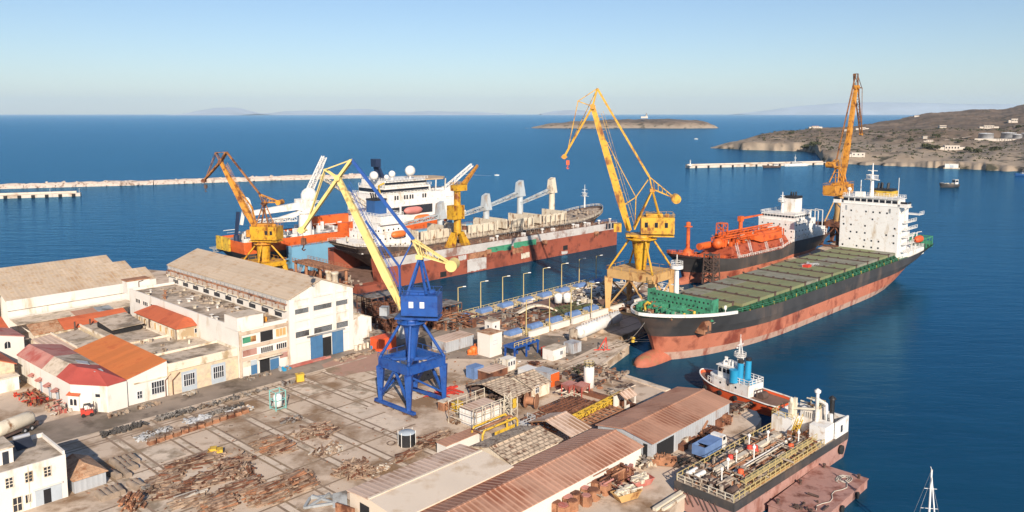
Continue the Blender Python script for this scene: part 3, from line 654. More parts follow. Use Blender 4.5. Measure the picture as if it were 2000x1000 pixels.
for i in range(60):
    x,y=rr.uniform(7,AW-1.2),rr.uniform(3,AL-4); L_=rr.uniform(.5,2.5); b.cb((x,y,AH+.13),(L_,rr.uniform(.1,.8),rr.uniform(.08,.5)),rr.uniform(0,3))
b.obj('roof_debris',['machinery'],t)['kind']='stuff'
b=MB(); b.box(6.4,2.4,AH+.13,8.4,3.6,AH+1.2); b.obj('roof_unit',['orange_crane'],t)
# --- stone fronted workshop
t=gT('stone_workshop','low cream stone workshop with three barred windows on the road','building',16.5,-13.2)
b=MB(); b.box(0,0,0,15.3,9,6.2); b.box(0,9.003,0,15.3,50,5.6); b.obj('wall',['stone_wall'],t)
b=MB(fm((0,0,0),'-y')); fbox(b,0,15.3,.003,.25,5.1,5.5); fbox(b,0,15.3,.003,.12,5.503,6.3); b.obj('cornice',['cream_wall'],t)
b=MB(); b.box(.35,.35,6.203,15,8.9,6.3); b.obj('roof',['flat_roof'],t)
b=MB(); parapet(b,0,0,15.3,9,6.2,6.75,.3); b.obj('parapet',['cream_wall'],t)
b=MB(); b.box(.3,9.1,5.603,14.9,24,5.7); b.obj('terrace_roof',['pale_roof'],t)
b=MB(); b.box(.3,24.3,5.603,10,49.8,5.75); b.obj('terrace_roof',['flat_roof'],t)
b=MB(); b.box(.05,24,5.603,15,24.28,6.1); b.box(10.0,24.3,5.61,10.3,49.8,6.15); b.box(0.02,9.1,5.61,.28,49.8,6.1); b.obj('parapet',['cream_wall'],t)
for x in (3.1,9.6):
    window(t,(x,0,1.2),'-y',2.3,2.5,5,2,'window_frame'); panel(t,(x-.5,0,.05),'-y',3.3,4.3,'grey_wall','window_surround',.015)
b=MB(); b.path([(0.6,-.3,.2),(.6,-.3,3.2),(2.2,-.3,4.6)],.09); b.obj('drainpipe',['rust'],t)
for i in range(10):
    x,y=rr.uniform(1,14),rr.uniform(11,23); b=MB(); b.cb((x,y,5.71),(rr.uniform(.3,1.2),rr.uniform(.3,.8),rr.uniform(.3,.9)),rr.uniform(0,3)); b.obj('roof_vent',[rr.choice(['cream_paint','machinery'])],t)
# --- orange roofed workshop
t=gT('orange_roof_workshop','white workshop under the brightest plain orange roof','building',8.2,-13.6)
b=MB(); M0=Matrix.Rotation(R(90),4,'Z')@Matrix.Translation((0,-8.2,0)); b.M=M0
b.add([(0,0,0),(28.5,0,0),(28.5,8.2,0),(0,8.2,0),(0,0,7.4),(28.5,0,7.4),(28.5,8.2,5.4),(0,8.2,5.4)],[(0,1,5,4),(2,3,7,6),(0,4,7,3),(1,2,6,5),(4,5,6,7)]); b.obj('wall',['white_wall'],t)
b=MB(); b.slab([(-.2,-.2,5.55),(8.1,-.2,7.6),(8.1,28.6,7.6),(-.2,28.6,5.55)],.14); b.obj('roof',['orange_roof'],t)
window(t,(4.9,0,1.1),'-y',2.5,2.5,5,2); window(t,(2.0,0,1.0),'-y',.9,1.4,2,2); panel(t,(-2.6,-.03,.05),'-y',2.4,3,'grey_wall','metal_door')
b=MB(fm((0,0,0),'-y')); fbox(b,1.4,7.9,.004,.2,4.1,4.3); b.obj('ledge',['cream_wall'],t)
b=MB(); b.path([(7.6,-.3,.1),(7.6,-.3,3.5),(8.8,-.4,4.6)],.08); b.obj('drainpipe',['rust'],t)
# --- red roofed corner building with a chamfered corner
t=gT('red_roof_building','white corner building under a patched red and pink roof','building',0,-12.8)
fp=[(4.3,0),(8.1,0.3),(8.1,36),(-1,36),(0,7)]
b=MB(); b.prism(fp,0,5.3); b.obj('wall',['white_wall'],t)
b=MB(); b.slab([(-.1,6.8,5.35),(4.3,-.15,5.45),(8.05,.3,5.6),(4.6,6,7.3),(2.6,10.5,7.3)],.12); b.slab([(-.1,6.8,5.35),(2.6,10.5,7.3),(2.4,14,7.3),(-.35,13.5,5.35)],.12); b.slab([(8.05,.3,5.6),(8.05,14,5.6),(2.6,14,7.3),(2.6,10.5,7.3),(4.6,6,7.3)],.12); b.obj('roof',['red_roof'],t)
b=MB(); b.slab([(-.35,13.5,5.36),(2.4,14,7.31),(1.9,21.5,7.3),(-.7,21,5.35)],.12); b.slab([(2.4,14,7.31),(8.05,14,5.61),(8.05,26,5.6),(1.9,21.5,7.3)],.12); b.obj('grey_roof_patch',['pale_roof'],t)
b=MB(); b.slab([(-.7,21,5.36),(1.9,21.5,7.31),(1.4,36,7.2),(-1.2,36,5.3)],.12); b.slab([(1.9,21.5,7.31),(8.05,26,5.61),(8.05,36.2,5.6),(1.4,36,7.2)],.12); b.obj('pink_roof_patch',['pink_roof'],t)
b=MB(); b.slab([(4.1,5.6,7.05),(5.7,5.4,6.9),(5.9,7.2,6.9),(4.2,7.4,7.1)],.1); b.slab([(4,14.5,6.98),(5.8,13,6.5),(6.4,16,6.4),(4.4,17,6.95)],.08); b.obj('skylight',['grey_sheet'],t)
b=MB(); b.M=Matrix.Translation((2,3.6,3.0))@Matrix.Rotation(R(-58.4),4,'Z'); b.box(1.6,.012,0,2.6,.05,.6); b.obj('small_window',['window_dark'],t)
for k,y in enumerate((13,17.5,22.5,27)):
    b=MB(); b.box(-1.55,y-.65,2.5,-.55,y+.65,2.62); b.slab([(-1.65,y-.75,2.63),(-.5,y-.75,3.1),(-.5,y+.75,3.1),(-1.65,y+.75,2.63)],.08); b.i=1; b.box(-.62,y-.5,0,-.5,y+.5,2.3); b.obj('door_hood',['pink_roof','grey_wall'],t)
# little arched kiosk at the corner
P=at(149,800); k=T('corner_kiosk','tiny white kiosk with two arched windows and a red tiled roof','kiosk',P,ang(101))
b=MB(); b.box(-1.2,-.6,0,1.2,.6,3.2); b.obj('wall',['white_wall'],k)
b=MB(); b.slab([(-1.4,-.9,3.2),(1.4,-.9,3.2),(1.4,.8,3.9),(-1.4,.8,3.9)],.12); b.obj('roof',['terracotta_roof'],k)
for x in (-.75,.1):
    b=MB(fm((x,-.6,1.1),'-y')); fbox(b,0,.6,.004,.05,0,1); b.add([(0.3+.3*math.cos(i*math.pi/6),.045,1+.3*math.sin(i*math.pi/6)) for i in range(7)],[tuple(range(7))]); b.obj('window',['window_dark'],k)
# --- back row
t=gT('storehouse','long low storehouse under a narrow terracotta roof strip','building',6.5,-62.5)
b=MB(); b.box(0,0,0,22,4.3,5.4); b.obj('wall',['cream_wall'],t)
b=MB(); b.slab([(6.4,-.3,5.6),(22.2,-.3,5.6),(22.2,4.4,7.4),(6.4,4.4,7.4)],.15); b.obj('roof',['terracotta_roof'],t)
b=MB(); b.slab([(-.4,-.3,5.6),(6.3,-.3,5.6),(6.3,4.4,7.3),(-.4,4.4,7.3)],.15); b.obj('worn_roof',['tan_tiles'],t)
for x in (8.5,12): b=MB(); b.tube((x,-1.2,4),(x,-1.2,7.3),.2,.2,8); b.obj('stove_pipe',['rust_dark'],t)
t=gT('low_shed_row','row of low sheds with patched flat roofs in the inner yard','building',5.5,-42.6)
b=MB(); b.box(0,0,0,10.6,19.5,4.6); b.obj('wall',['cream_wall'],t)
for x0,x1,y0,y1,m in ((.1,4.2,.2,19.3,'tan_corrugated'),(4.5,10.4,.2,9.6,'pale_roof'),(4.5,10.4,10,19.3,'flat_roof')):
    b=MB(); b.slab([(x0,y0,4.8),(x1,y0,5.2),(x1,y1,5.2),(x0,y1,4.8)],.14); b.obj('roof',[m],t)
b=MB(); b.box(4.22,0,4.7,4.45,19.5,5.6); b.obj('parapet',['cream_wall'],t)
t=gT('sheet_shed','shed with a tilted grey sheet roof in the middle of the workshop block','shed',19,-48,z=5.75)
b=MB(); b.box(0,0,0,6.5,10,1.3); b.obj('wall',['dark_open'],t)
b=MB(); b.slab([(-.5,-.5,1.35),(7,-.5,1.6),(7,10.4,2.4),(-.5,10.4,2.2)],.16); b.obj('roof',['flat_roof'],t)
b=MB(); b.bars([(7.2,-.4,0),(7.2,-.4,2),(9,3,2)],.1); b.tube((8.2,-1,0),(8.2,-1,2.6),.35,.35,8); b.obj('duct',['rust_dark'],t)
# --- arched stone house with hipped orange roof
t=gT('arched_stone_house','cream stone house with seven arched windows and a hipped terracotta roof','building',27.2,-32.4)
W2,L2,H2=7,22.6,8.4
b=MB(); b.box(0,0,0,W2,L2,H2); b.obj('wall',['cream_wall'],t)
b=MB(); z0,z1=H2+.1,H2+1.7
rp=[(-.4,-.4,z0),(W2+.4,-.4,z0),(W2+.4,L2+.4,z0),(-.4,L2+.4,z0),(W2/2,3.4,z1),(W2/2,L2-2,z1)]
b.slab([rp[0],rp[1],rp[4]],.14); b.slab([rp[1],rp[2],rp[5],rp[4]],.14); b.slab([rp[2],rp[3],rp[5]],.14); b.slab([rp[3],rp[0],rp[4],rp[5]],.14); b.obj('roof',['terracotta_roof'],t)
for k in range(7):
    b=MB(fm((0,L2-1.6-k*3.0,6.2),'-x')); fbox(b,0,.75,.004,.04,0,1.2); b.add([(.375+.375*math.cos(i*math.pi/6),.038,1.2+.375*math.sin(i*math.pi/6)) for i in range(7)],[tuple(range(7))]); b.i=1
    fbox(b,-.2,0,.004,.1,-.15,1.3); fbox(b,.75,.95,.004,.1,-.15,1.3); b.obj('arched_window',['beige_steel','stone_wall'],t)
window(t,(4.2,0,6.6),'-y',1.3,1.0,2,1)
b=MB(); b.path([(-.12,L2-.6,8.2),(-.12,.2,8.2)],.1); b.tube((-.12,L2-.8,5.8),(-.12,L2-.8,8.2),.1); b.tube((-.12,.3,5.8),(-.12,.3,8.2),.1); b.obj('gutter',['rust_dark'],t)
# --- three span beige halls
t=gT('triple_span_hall','wide white hall with three parallel beige gable roofs','building',8.4,-90.5)
LX=39.; SPN=15.2
b=MB(); 
for k in range(3): b.gable(0,LX-.05*k,k*SPN+.002*k,(k+1)*SPN,0,8.5,11.2)
b.obj('wall',['white_wall'],t)
for k in range(3):
    b=MB(); b.roof(-(24 if k else -.3)*0-.2,LX+.3,k*SPN,(k+1)*SPN,8.5,11.2,t=.25,o=0); b.obj('roof',['beige_roof'],t)
    for rowy in (.24,.36):
        b=MB()
        for i in range(15): x=2+i*2.5; y=k*SPN+SPN*rowy; z=8.8+2.7*rowy*2; b.slab([(x,y,z),(x+.9,y,z),(x+.9,y+.6,z+.22),(x,y+.6,z+.22)],.1)
        b.obj('roof_light_row',['helideck'],t)
b=MB(); b.box(-.2,-.5,6.2,LX,-.003,8.9); b.obj('parapet',['white_wall'],t)
b=MB(); b.box(0,-1.6,0,30,-.51,4.4); b.obj('lower_wall',['white_wall'],t)
b=MB(); b.slab([(0,-8,3.9),(30,-8,3.9),(30,-1.7,4.3),(0,-1.7,4.3)],.2); b.obj('lean_to_roof',['pale_roof'],t)
t2=gT('rust_roof_lean_to','low lean-to with a half rusty half grey roof behind the storehouse','shed',19,-70)
b=MB(); b.box(0,0,0,9.5,6,5.6); b.obj('wall',['cream_wall'],t2)
b=MB(); b.slab([(0,-.2,5.7),(5.5,-.2,5.7),(5.5,6.2,6.6),(0,6.2,6.6)],.14); b.obj('rusty_roof',['rust_roof'],t2); b=MB(); b.slab([(5.6,-.2,5.7),(9.5,-.2,5.7),(9.5,6.2,6.6),(5.6,6.2,6.6)],.14); b.obj('grey_roof',['grey_steel'],t2)
t=gT('end_hall','further beige roofed hall at the left photo edge beyond the triple span hall','building',-40,-95)
b=MB(); b.gable(0,47.5,0,16,0,9.6,12); b.gable(0,47.4,16.01,46,0,9,11.6); b.obj('wall',['white_wall'],t)
b=MB(); b.roof(0,47.9,0,16,9.6,12,o=.1); b.roof(0,47.9,16.2,46,9,11.6,o=.1); b.obj('roof',['beige_roof'],t)
P=g(38.4,-86.5,13.0-2.5-1.4); t=gT('roof_hut','small white hut with rusty top where the hall meets the annex roof','hut',33,-72,z=AH-1)
b=MB(); b.box(-1,0,0,5,3.2,3.4); b.obj('wall',['white_wall'],t); b=MB(); b.box(-1.2,-.2,3.403,5.2,3.4,3.65); b.obj('roof',['rust_light'],t)
b=MB(); b.path([(2,-.15,1),(2,-.15,3),(3.2,-.15,3.2)],.1); b.obj('pipe',['rust_dark'],t)
# --- stone gable house and white arched house at the left edge
t=gT('stone_gable_house','rough stone gable house with a terracotta roof at the left photo edge','building',-13.5,-44)
b=MB(); M0=Matrix.Rotation(R(90),4,'Z')@Matrix.Translation((0,-10.5,0)); b.M=M0; b.gable(0,14,0,10.5,0,4.8,7.2); b.obj('wall',['stone_wall'],t)
b=MB(); b.M=M0; b.roof(0,14,0,10.5,4.8,7.2,t=.2,o=.4); b.obj('roof',['terracotta_roof'],t)
b=MB(); b.box(2,-3.4,0,10.3,-.05,2.9); b.obj('white_lean_to',['white_wall'],t)
b=MB(); b.box(1.8,-3.6,2.903,10.5,-.06,3.05); b.obj('lean_to_roof',['cream_wall'],t)
b=MB(fm((5,-.0,5.4),'-y')); fbox(b,0,.5,.004,.05,0,.5); b.obj('vent',['window_dark'],t)
t=gT('white_arched_house','white gabled house with two round topped windows near the left photo edge','building',-7.5,-60)
b=MB(); M0=Matrix.Rotation(R(90),4,'Z')@Matrix.Translation((0,-11,0)); b.M=M0; b.gable(0,10,0,11,0,6.2,7.6); b.obj('wall',['white_wall'],t)
b=MB(); b.M=M0; b.roof(.3,10,0,11,6.2,7.6,t=.2,o=.2); b.obj('roof',['pink_roof'],t)
for x in (3.2,7): 
    b=MB(fm((x,0,4.2),'-y')); fbox(b,0,1.2,.004,.04,0,1); b.add([(.6+.6*math.cos(i*math.pi/8),.038,1+.6*math.sin(i*math.pi/8)) for i in range(9)],[tuple(range(9))]); b.i=1; fbox(b,.55,.65,.045,.08,0,1.6); b.obj('arched_window',['window_dark','window_frame'],t)
t=gT('terracotta_house','small house with a plain terracotta roof above the white arched house','building',-10,-74)
b=MB(); b.box(0,0,0,14,6,5.2); b.obj('wall',['cream_wall'],t); b=MB(); b.slab([(-.2,-.3,5.3),(14.3,-.3,5.3),(14.3,6.3,7.4),(-.2,6.3,7.4)],.15); b.obj('roof',['terracotta_roof'],t)
# --- white shed right of the hall
t=gT('white_side_shed','plain white metal shed leaning against the right side of the tall hall','shed',62.5,-14)
b=MB(); M0=Matrix.Rotation(R(90),4,'Z')@Matrix.Translation((0,-6.5,0)); b.M=M0; b.gable(0,11,0,6.5,0,6.4,7.6); b.obj('wall',['white_paint'],t)
b=MB(); b.M=M0; b.roof(0,11,0,6.5,6.4,7.6,t=.15,o=.15); b.obj('roof',['cream_wall'],t)
# --- two storey house in the lower left corner
t=gT('white_office','two storey white office house with casement windows and a flat roof','building',-27,18.4)
X1=13.7; H1=6.6
b=MB(); b.box(0,0,0,X1,10.2,H1); b.obj('wall',['white_wall'],t)
b=MB(); b.box(.3,.3,H1+.003,X1-.3,9.9,H1+.08); b.obj('roof',['flat_roof'],t)
b=MB(); b.box(0,9.9,H1+.003,X1,10.2,H1+.7); b.box(X1-.3,.3,H1+.003,X1,9.9,H1+.65); b.box(0,0,H1+.003,X1,.28,H1+.12); b.obj('parapet',['white_wall'],t)
for x in (6.1,8.6,11.1): window(t,(x-.45,0,4.2),'-y',.9,1.45,2,3,'cream_wall')
window(t,(3.2,0,4.2),'-y',.9,1.45,2,3,'cream_wall'); window(t,(6.4,0,.3),'-y',1.1,2.1,2,2,'cream_wall'); window(t,(8.0,0,1.1),'-y',.7,1.2,2,1,'cream_wall')
panel(t,(9.3,0,.05),'-y',3.6,2.5,'grey_wall','shutter',.03); opening(t,(10.4,-.03,.05),'-y',1.0,2.2)
b=MB(fm((9.0,0,2.6),'-y')); fbox(b,0,4,.004,.3,0,.16); b.obj('canopy',['white_wall'],t)
b=MB(fm((8.55,0,.2),'-y')); b.tube((0,.06,.1),(0,.06,6.4),.05); b.obj('drainpipe',['cream_wall'],t)
t2=gT('roof_cabin','small white stair cabin on the flat roof of the office house','hut',-24,16,z=H1+.08)
b=MB(); b.box(0,.5,0,4.6,5.5,2.3); b.obj('wall',['white_wall'],t2); b=MB(); b.box(-.15,.35,2.303,4.75,5.65,2.5); b.obj('roof',['pale_roof'],t2); panel(t2,(3.2,.5,0),'-y',.8,1.9,'window_dark','door')
t2=gT('solar_heater','dark solar water heater with round tank on the office roof','solar heater',-18,12,z=H1+.08)
b=MB(); b.slab([(0,0,.25),(2.4,0,.25),(2.4,1.7,1.4),(0,1.7,1.4)],.1); b.obj('panel',['solar'],t2)
b=MB(); b.tube((.1,1.8,1.6),(2.3,1.8,1.6),.32,n=12); b.obj('tank',['tank_silver'],t2)
b=MB(); b.bars([(.1,1.7,0),(.1,1.7,1.4)],.07); b.bars([(2.3,1.7,0),(2.3,1.7,1.4)],.07); b.obj('stand',['grey_steel'],t2)
# --- tile roofed shed beside it
t=gT('tiled_shed','low grey walled shed with a patchy tan tile roof beside the office house','shed',-12.3,18.2)
b=MB(); b.box(0,0,0,4.6,7.5,2.1); b.obj('wall',['grey_sheet'],t)
b=MB(); z0,z1=2.15,3.5; rp=[(-.3,-.3,z0),(4.9,-.3,z0),(4.9,7.8,z0),(-.3,7.8,z0),(2.3,2.6,z1),(2.3,7.4,z1)]
b.slab([rp[0],rp[1],rp[4]],.1); b.slab([rp[1],rp[2],rp[5],rp[4]],.1); b.slab([rp[2],rp[3],rp[5]],.1); b.slab([rp[3],rp[0],rp[4],rp[5]],.1); b.obj('roof',['tan_tiles'],t)
panel(t,(4.6,.5,0),'+x',1.2,1.9,'dark_open','doorway')
# --- sheds of the fabrication yard (right of the slipway)
def shed(name,label,c4,ze,zr,wm,rm,rt=.45,opensides=False,cat='shed',posts=6):
    # c4: near-left, near-right, far-left eave corners (pixels) at height ze
    nl,nr_,fl=[at(*p,ze) for p in c4]; wv=nr_-nl; lv=fl-nl
    ax=dirh(43.5); px_=V((ax.y,-ax.x,0)); wd=wv.dot(px_); ln=lv.dot(ax); lv=ax*ln; wv=px_*wd
    P=V((nl.x,nl.y,G)); t=T(name,label,cat,P,math.atan2(lv.y,lv.x))
    # local x along the ridge, y: right hand side is negative
    sgn=-1 if lv.cross(wv).z<0 else 1
    y0,y1=(-wd,0) if sgn<0 else (0,wd); yr=(y0+y1)/2 if rt==.45 else (-wd*rt if sgn<0 else wd*rt)
    b=MB()
    if opensides:
        for x in [ln*i/posts for i in range(posts+1)]:
            for y in (y0+.1,y1-.1): b.bar((x,y,0),(x,y,ze-G),.25)
            b.bar((x,y0,ze-G),(x,yr,zr-G),.2); b.bar((x,yr,zr-G),(x,y1,ze-G),.2)
        b.obj('frame',[wm],t)
    else: b.gable(0,ln,y0,y1,0,ze-G,zr-G,yr); b.obj('wall',[wm],t)
    b=MB(); 
    if isinstance(rm,str): b.roof(0,ln,y0,y1,ze-G,zr-G,yr,.14,.35); b.obj('roof',[rm],t)
    else:
        k=(zr-ze)
        b.slab([(-.35,y0-.3,ze-G+.1),(ln+.35,y0-.3,ze-G+.1),(ln+.35,yr,zr-G+.14),(-.35,yr,zr-G+.14)],.14); b.obj('right_roof_slope',[rm[0]],t)
        b=MB(); b.slab([(-.35,yr,zr-G+.14),(ln+.35,yr,zr-G+.14),(ln+.35,y1+.3,ze-G+.1),(-.35,y1+.3,ze-G+.1)],.14); b.obj('left_roof_slope',[rm[1]],t)
    b=MB(); b.bar((-.3,yr,zr-G+.2),(ln+.3,yr,zr-G+.2),.4,.12); b.obj('ridge_cap',[rm if isinstance(rm,str) else rm[0]],t)
    t['ln']=ln; t['y0']=y0; t['y1']=y1; t['yr']=yr
    return t
t=shed('pale_roof_shed','long shed with one cream and one tan ribbed roof slope at the lower edge','building' and [(683,958),(810,1000),(893,868)],6.0,6.4,'pale_sheet',('pale_sheet','tan_corrugated'),rt=.42); A1=t
b=MB(fm((0,t['y1']-.3,0),'-x')); fbox(b,2.2,4.4,.01,.06,0,2.6); b.obj('doorway',['dark_open'],t)
t=shed('rust_roof_shed','long shed under a streaky rust brown ribbed roof with white side wall','x' and [(806,1004),(936,1040),(1150,837)],5.4,6.5,'white_wall','rust_roof_striped',rt=.47); A2=t
t=shed('big_rust_shed','big grey sheet shed with a plain rust brown gable roof by the quay','x' and [(1168,830),(1301,851),(1323,757)],6.2,7.1,'grey_sheet','rust_roof',rt=.5); A3=t
ln=t['ln']; b=MB(fm((ln*.0+1.4,t['y0'],0),'-y')); fbox(b,0,ln*.2,.01,.06,0,3.1); b.obj('side_doorway',['dark_open'],t)
b=MB(fm((0,t['y0']+1.4,0),'-x')); fbox(b,-.3,.5,.01,.06,0,3.2); b.obj('doorway',['dark_open'],t)
t=shed('tile_patch_shed','shed with a mottled tile like roof between the long shed and the yellow frame','x' and [(922,872),(1016,896),(1000,828)],5.4,6.6,'cream_wall','tile_patch_roof',rt=.5)
t=shed('tan_ribbed_shed','small open shed with a ribbed tan roof just left of the big rust shed','x' and [(1038,824),(1100,858),(1085,812)],4.8,6.0,'rust','tan_corrugated',opensides=True,rt=.4,posts=3)
b=MB(); b.box(0,t['y0']+.02,0,t['ln'],t['y0']+.12,2.3); b.obj('side_sheet',['grey_sheet'],t)
t=shed('open_scrap_shed','open sided shed with a patchy tan roof over dark scrap, nearer one of two','x' and [(918,752),(984,782),(958,737)],4.9,6.0,'rust','tile_patch_roof',opensides=True,posts=3,rt=.35)
b=MB(); rr=random.Random(4)
for i in range(60): b.cb((rr.uniform(.3,t['ln']-.3),rr.uniform(t['y0']+.5,t['y1']-.5),rr.uniform(0,1.6)),(rr.uniform(.6,3),rr.uniform(.2,.5),rr.uniform(.2,.5)),rr.uniform(-.3,.3))
tag(b.obj('scrap_heap',['rust_dark'],loc=t.location,rot=t.rotation_euler.z),'dark rusty scrap heaped under the nearer open shed roof','scrap heap')
t=shed('tan_roof_hut','white walled hut with a patchy tan roof behind the open scrap shed','x' and [(986,741),(1026,763),(1013,727)],5.0,6.3,'cream_wall','tile_patch_roof',rt=.4)
window(t,(1.0,t['y0'],1.2),'-y',1,1.4,2,2)
# ------------------------------------------------------------- cranes
def crane(name,label,P,h,px,M,portal,hw=2.6,bw=1.5):
    """luffing shipyard crane; px holds outline points of the photo, read in the upright plane of the boom"""
    t=T(name,label,'crane',P,ang(h)); iv=inv(t)
    def L(k,y=0):
        q=iv@onplane(*(px[k] if isinstance(k,str) else k),P,h); return V((q.x,y,q.z))
    m=lambda k: M.get(k,M['all'])
    # portal
    corners,zb,zt=portal['c'],portal['zb'],portal['zt']     # local xy of the four legs, underside and top of the portal
    for i,(x,y) in enumerate(corners):
        b=MB(); k=portal.get('k',.86)-.02; s_=portal.get('leg',1.3)
        b.bar((x,y,.9),(x*k,y*k,zb),s_*.62,s_*.62,s_*1.25); b.obj('portal_leg',[m('leg')],t)
        n_=corners[(i+1)%4]
        if i%2==0: 
            d=(V((n_[0],n_[1],0))-V((x,y,0))).normalized()
            b=MB(); b.bar(V((x,y,.7))-d*1.6,V((n_[0],n_[1],.7))+d*1.6,.7,.55); b.obj('sill_beam',[m('leg')],t)
            for e in ((x,y),n_):
                for o in (-1.5,1.2): b=MB(); b.bar(V((e[0],e[1],.25))+d*(o-.7),V((e[0],e[1],.25))+d*(o+.7),.45,.5); b.obj('bogie',['rust_dark'],t)
        kk=portal.get('k',.86)-.03; mid=V(((x+n_[0])*.5*kk,(y+n_[1])*.5*kk,zb))
        b=MB()
        if i%2==0: b.bar((x*.97,y*.97,2),mid,.42); b.bar((n_[0]*.97,n_[1]*.97,2),mid,.42)
        else: b.bar((x*.97,y*.97,2.2),V((n_[0]*kk,n_[1]*kk,zb-.3)),.36)
        b.obj('leg_brace',[m('leg')],t)
    b=MB(); k=portal.get('k',.86)
    for i in range(4):
        p,q=corners[i],corners[(i+1)%4]; e=(V(q)-V(p)).normalized()*.02 if i%2 else V((0,0))
        b.bar((p[0]*k,p[1]*k,(zb+zt)/2),(q[0]*k,q[1]*k,(zb+zt)/2),.85+.006*(i%2),zt-zb-.004*(i%2))
    b.obj('portal_girder',[m('girder')],t)
    b=MB()
    for c in corners: b.bar((c[0]*k,c[1]*k,zt-.35),(0,0,zt-.35),.7,.5)
    if portal.get('deck'): b.slab([(c[0]*(k+.03),c[1]*(k+.03),zt+.1) for c in corners],.09)
    b.obj('platform',[m('girder')],t)
    b=MB()
    b.rail([(c[0]*(k+.06),c[1]*(k+.06),zt) for c in corners],1,.04,2.5,1,True); b.obj('railing',[m('rail')],t)
    zr=L('ring').z; rr_=portal['ring']
    b=MB(); b.tube((0,0,zt-.3),(0,0,zr),portal.get('r0',.7),portal.get('r1',1.9),16); b.obj('column',[m('column')],t)
    b=MB(); b.rev((0,0,zr),[(rr_*.72,-.55),(rr_*.8,0),(rr_,.02),(rr_,.25),(rr_*.7,.27),(rr_*.66,.95)],24); b.obj('slewing_ring',[m('ring')],t)
    b=MB(); b.rail([(rr_*math.cos(i*math.pi/6),rr_*math.sin(i*math.pi/6),zr+.2) for i in range(12)],1.,.035,9,1,True); b.obj('ring_railing',[m('rail')],t)
    for c in corners:
        d=V((c[0],c[1],0)).normalized(); b=MB(); b.tube((c[0]*k,c[1]*k,zt),(d.x*rr_*.75,d.y*rr_*.75,zr-.2),.3,n=8); b.obj('column_brace',[m('brace')],t)
    # superstructure
    h0,h1=L('house0'),L('house1'); zf=zr+1; 
    b=MB(); b.box(h0.x,-hw,min(h0.z,h1.z),h1.x,hw,max(h0.z,h1.z))
    if 'nose' in px: # sloping front
        pass
    hs=b.obj('machine_house',[m('house')],t); zl,zh=min(h0.z,h1.z),max(h0.z,h1.z); x0,x1=min(h0.x,h1.x),max(h0.x,h1.x)
    sd=1 if portal.get('flip') else -1
    for f in portal.get('win',(.3,.55,.8)):
        for yy in (-1,1):
            x=x0+(x1-x0)*f; b=MB(); b.box(x-.45,min(yy*hw,yy*(hw+.05))+.003*yy,zl+(zh-zl)*.4,x+.45,max(yy*hw,yy*(hw+.05))+.003*yy,zl+(zh-zl)*.7); b.obj('window',['glass_dark' if not portal.get('pw') else portal['pw']],hs)
    b=MB(); b.rail([(x0,-hw,zh),(x1,-hw,zh),(x1,hw,zh),(x0,hw,zh)],1,.035,2,1,True); b.obj('roof_railing',[m('rail')],hs)
    b=MB(); b.box(x0+(x1-x0)*.35,-hw*.6,zh+.003,x0+(x1-x0)*.85,hw*.6,zh+.9); b.cb((x0+(x1-x0)*.2,0,zh),(1,1,.8)); b.obj('roof_machinery',[m('ring')],hs)
    f=L('foot'); top=L('top'); cb_=L('cab')
    b=MB(); xa,xb=min(x0,cb_.x),max(x1,f.x+1); b.box(xa,-hw*.9,zf-.05,xb,hw*.9,zf+.35); b.obj('slewing_platform',[m('house')],t)
    q=portal.get('cab',1.); b=MB(); b.box(cb_.x-1.1*q,-1.3*q,cb_.z,cb_.x+1.1*q,1.3*q,cb_.z+2.4*q); c_=b.obj('cab',[m('cab')],t)
    b=MB(); e=1.1*q; b.box(cb_.x-e-.06 if cb_.x<0 else cb_.x+e+.003,-1.1*q,cb_.z+.8*q,cb_.x-e-.003 if cb_.x<0 else cb_.x+e+.06,1.1*q,cb_.z+2.1*q); b.box(cb_.x-.8*q,-1.3*q-.06,cb_.z+.8*q,cb_.x+.8*q,-1.3*q-.003,cb_.z+2.1*q); b.obj('cab_window',['glass_dark'],c_)
    # boom: box girder that tapers, with a ladder
    d=(top-f); 
    b=MB(); b.bar(f,f+d*.25,bw*.5,bw*.8,bw,bw*1.15); b.bar(f+d*.25,f+d*.7,bw,bw*1.15,bw*.8,bw*.95); b.bar(f+d*.7,top,bw*.8,bw*.95,bw*.6,bw*.7)
    for y in (-1,1): b.bar(V((f.x,y*hw*.7,f.z)),f+d*.12,.35,.5)
    bo=b.obj('boom',[m('boom')],t)
    nrm=V((-d.z,0,d.x)).normalized()*(1 if d.x<0 else -1)
    b=MB(); o_=-nrm*bw*.95; b.ladder(f+d*.03+o_,f+d*.93+o_,.7,.045,.7)
    for k in range(1,10): b.bar(f+d*k*.1+o_,f+d*k*.1,.08)
    b.rail([f+d*.03+o_*1.3,f+d*.93+o_*1.3],.5,.03,3,1); b.obj('boom_ladder',[m('rail')],bo)
    b=MB(); b.tube(top+V((0,-bw*.7,0)),top+V((0,bw*.7,0)),bw*.42,n=12); b.obj('jib_pivot',[m('pivot')],bo)
    # jib
    jr,jn=L('jrear'),L('jnose'); jw=bw*.95
    pv=top
    b=MB()
    for y in (-1,1):
        b.bar(V((jr.x,y*jw*.5,jr.z)),V((pv.x,y*jw*.45,pv.z)),.42,.5); b.bar(V((pv.x,y*jw*.45,pv.z)),V((jn.x,y*jw*.25,jn.z)),.42,.55)
    n_=12
    for k in range(n_+1):
        c=jr.lerp(jn,k/n_); w_=jw*(.48-.24*k/n_); b.bar(c+V((0,-w_,0)),c+V((0,w_,0)),.2)
        if k<n_: c2=jr.lerp(jn,(k+1)/n_); s2=1 if k%2 else -1; b.bar(c+V((0,-w_*s2,0)),c2+V((0,w_*s2*.95,0)),.14)
    jb=b.obj('jib',[m('jib')],t)
    kp=L('king')
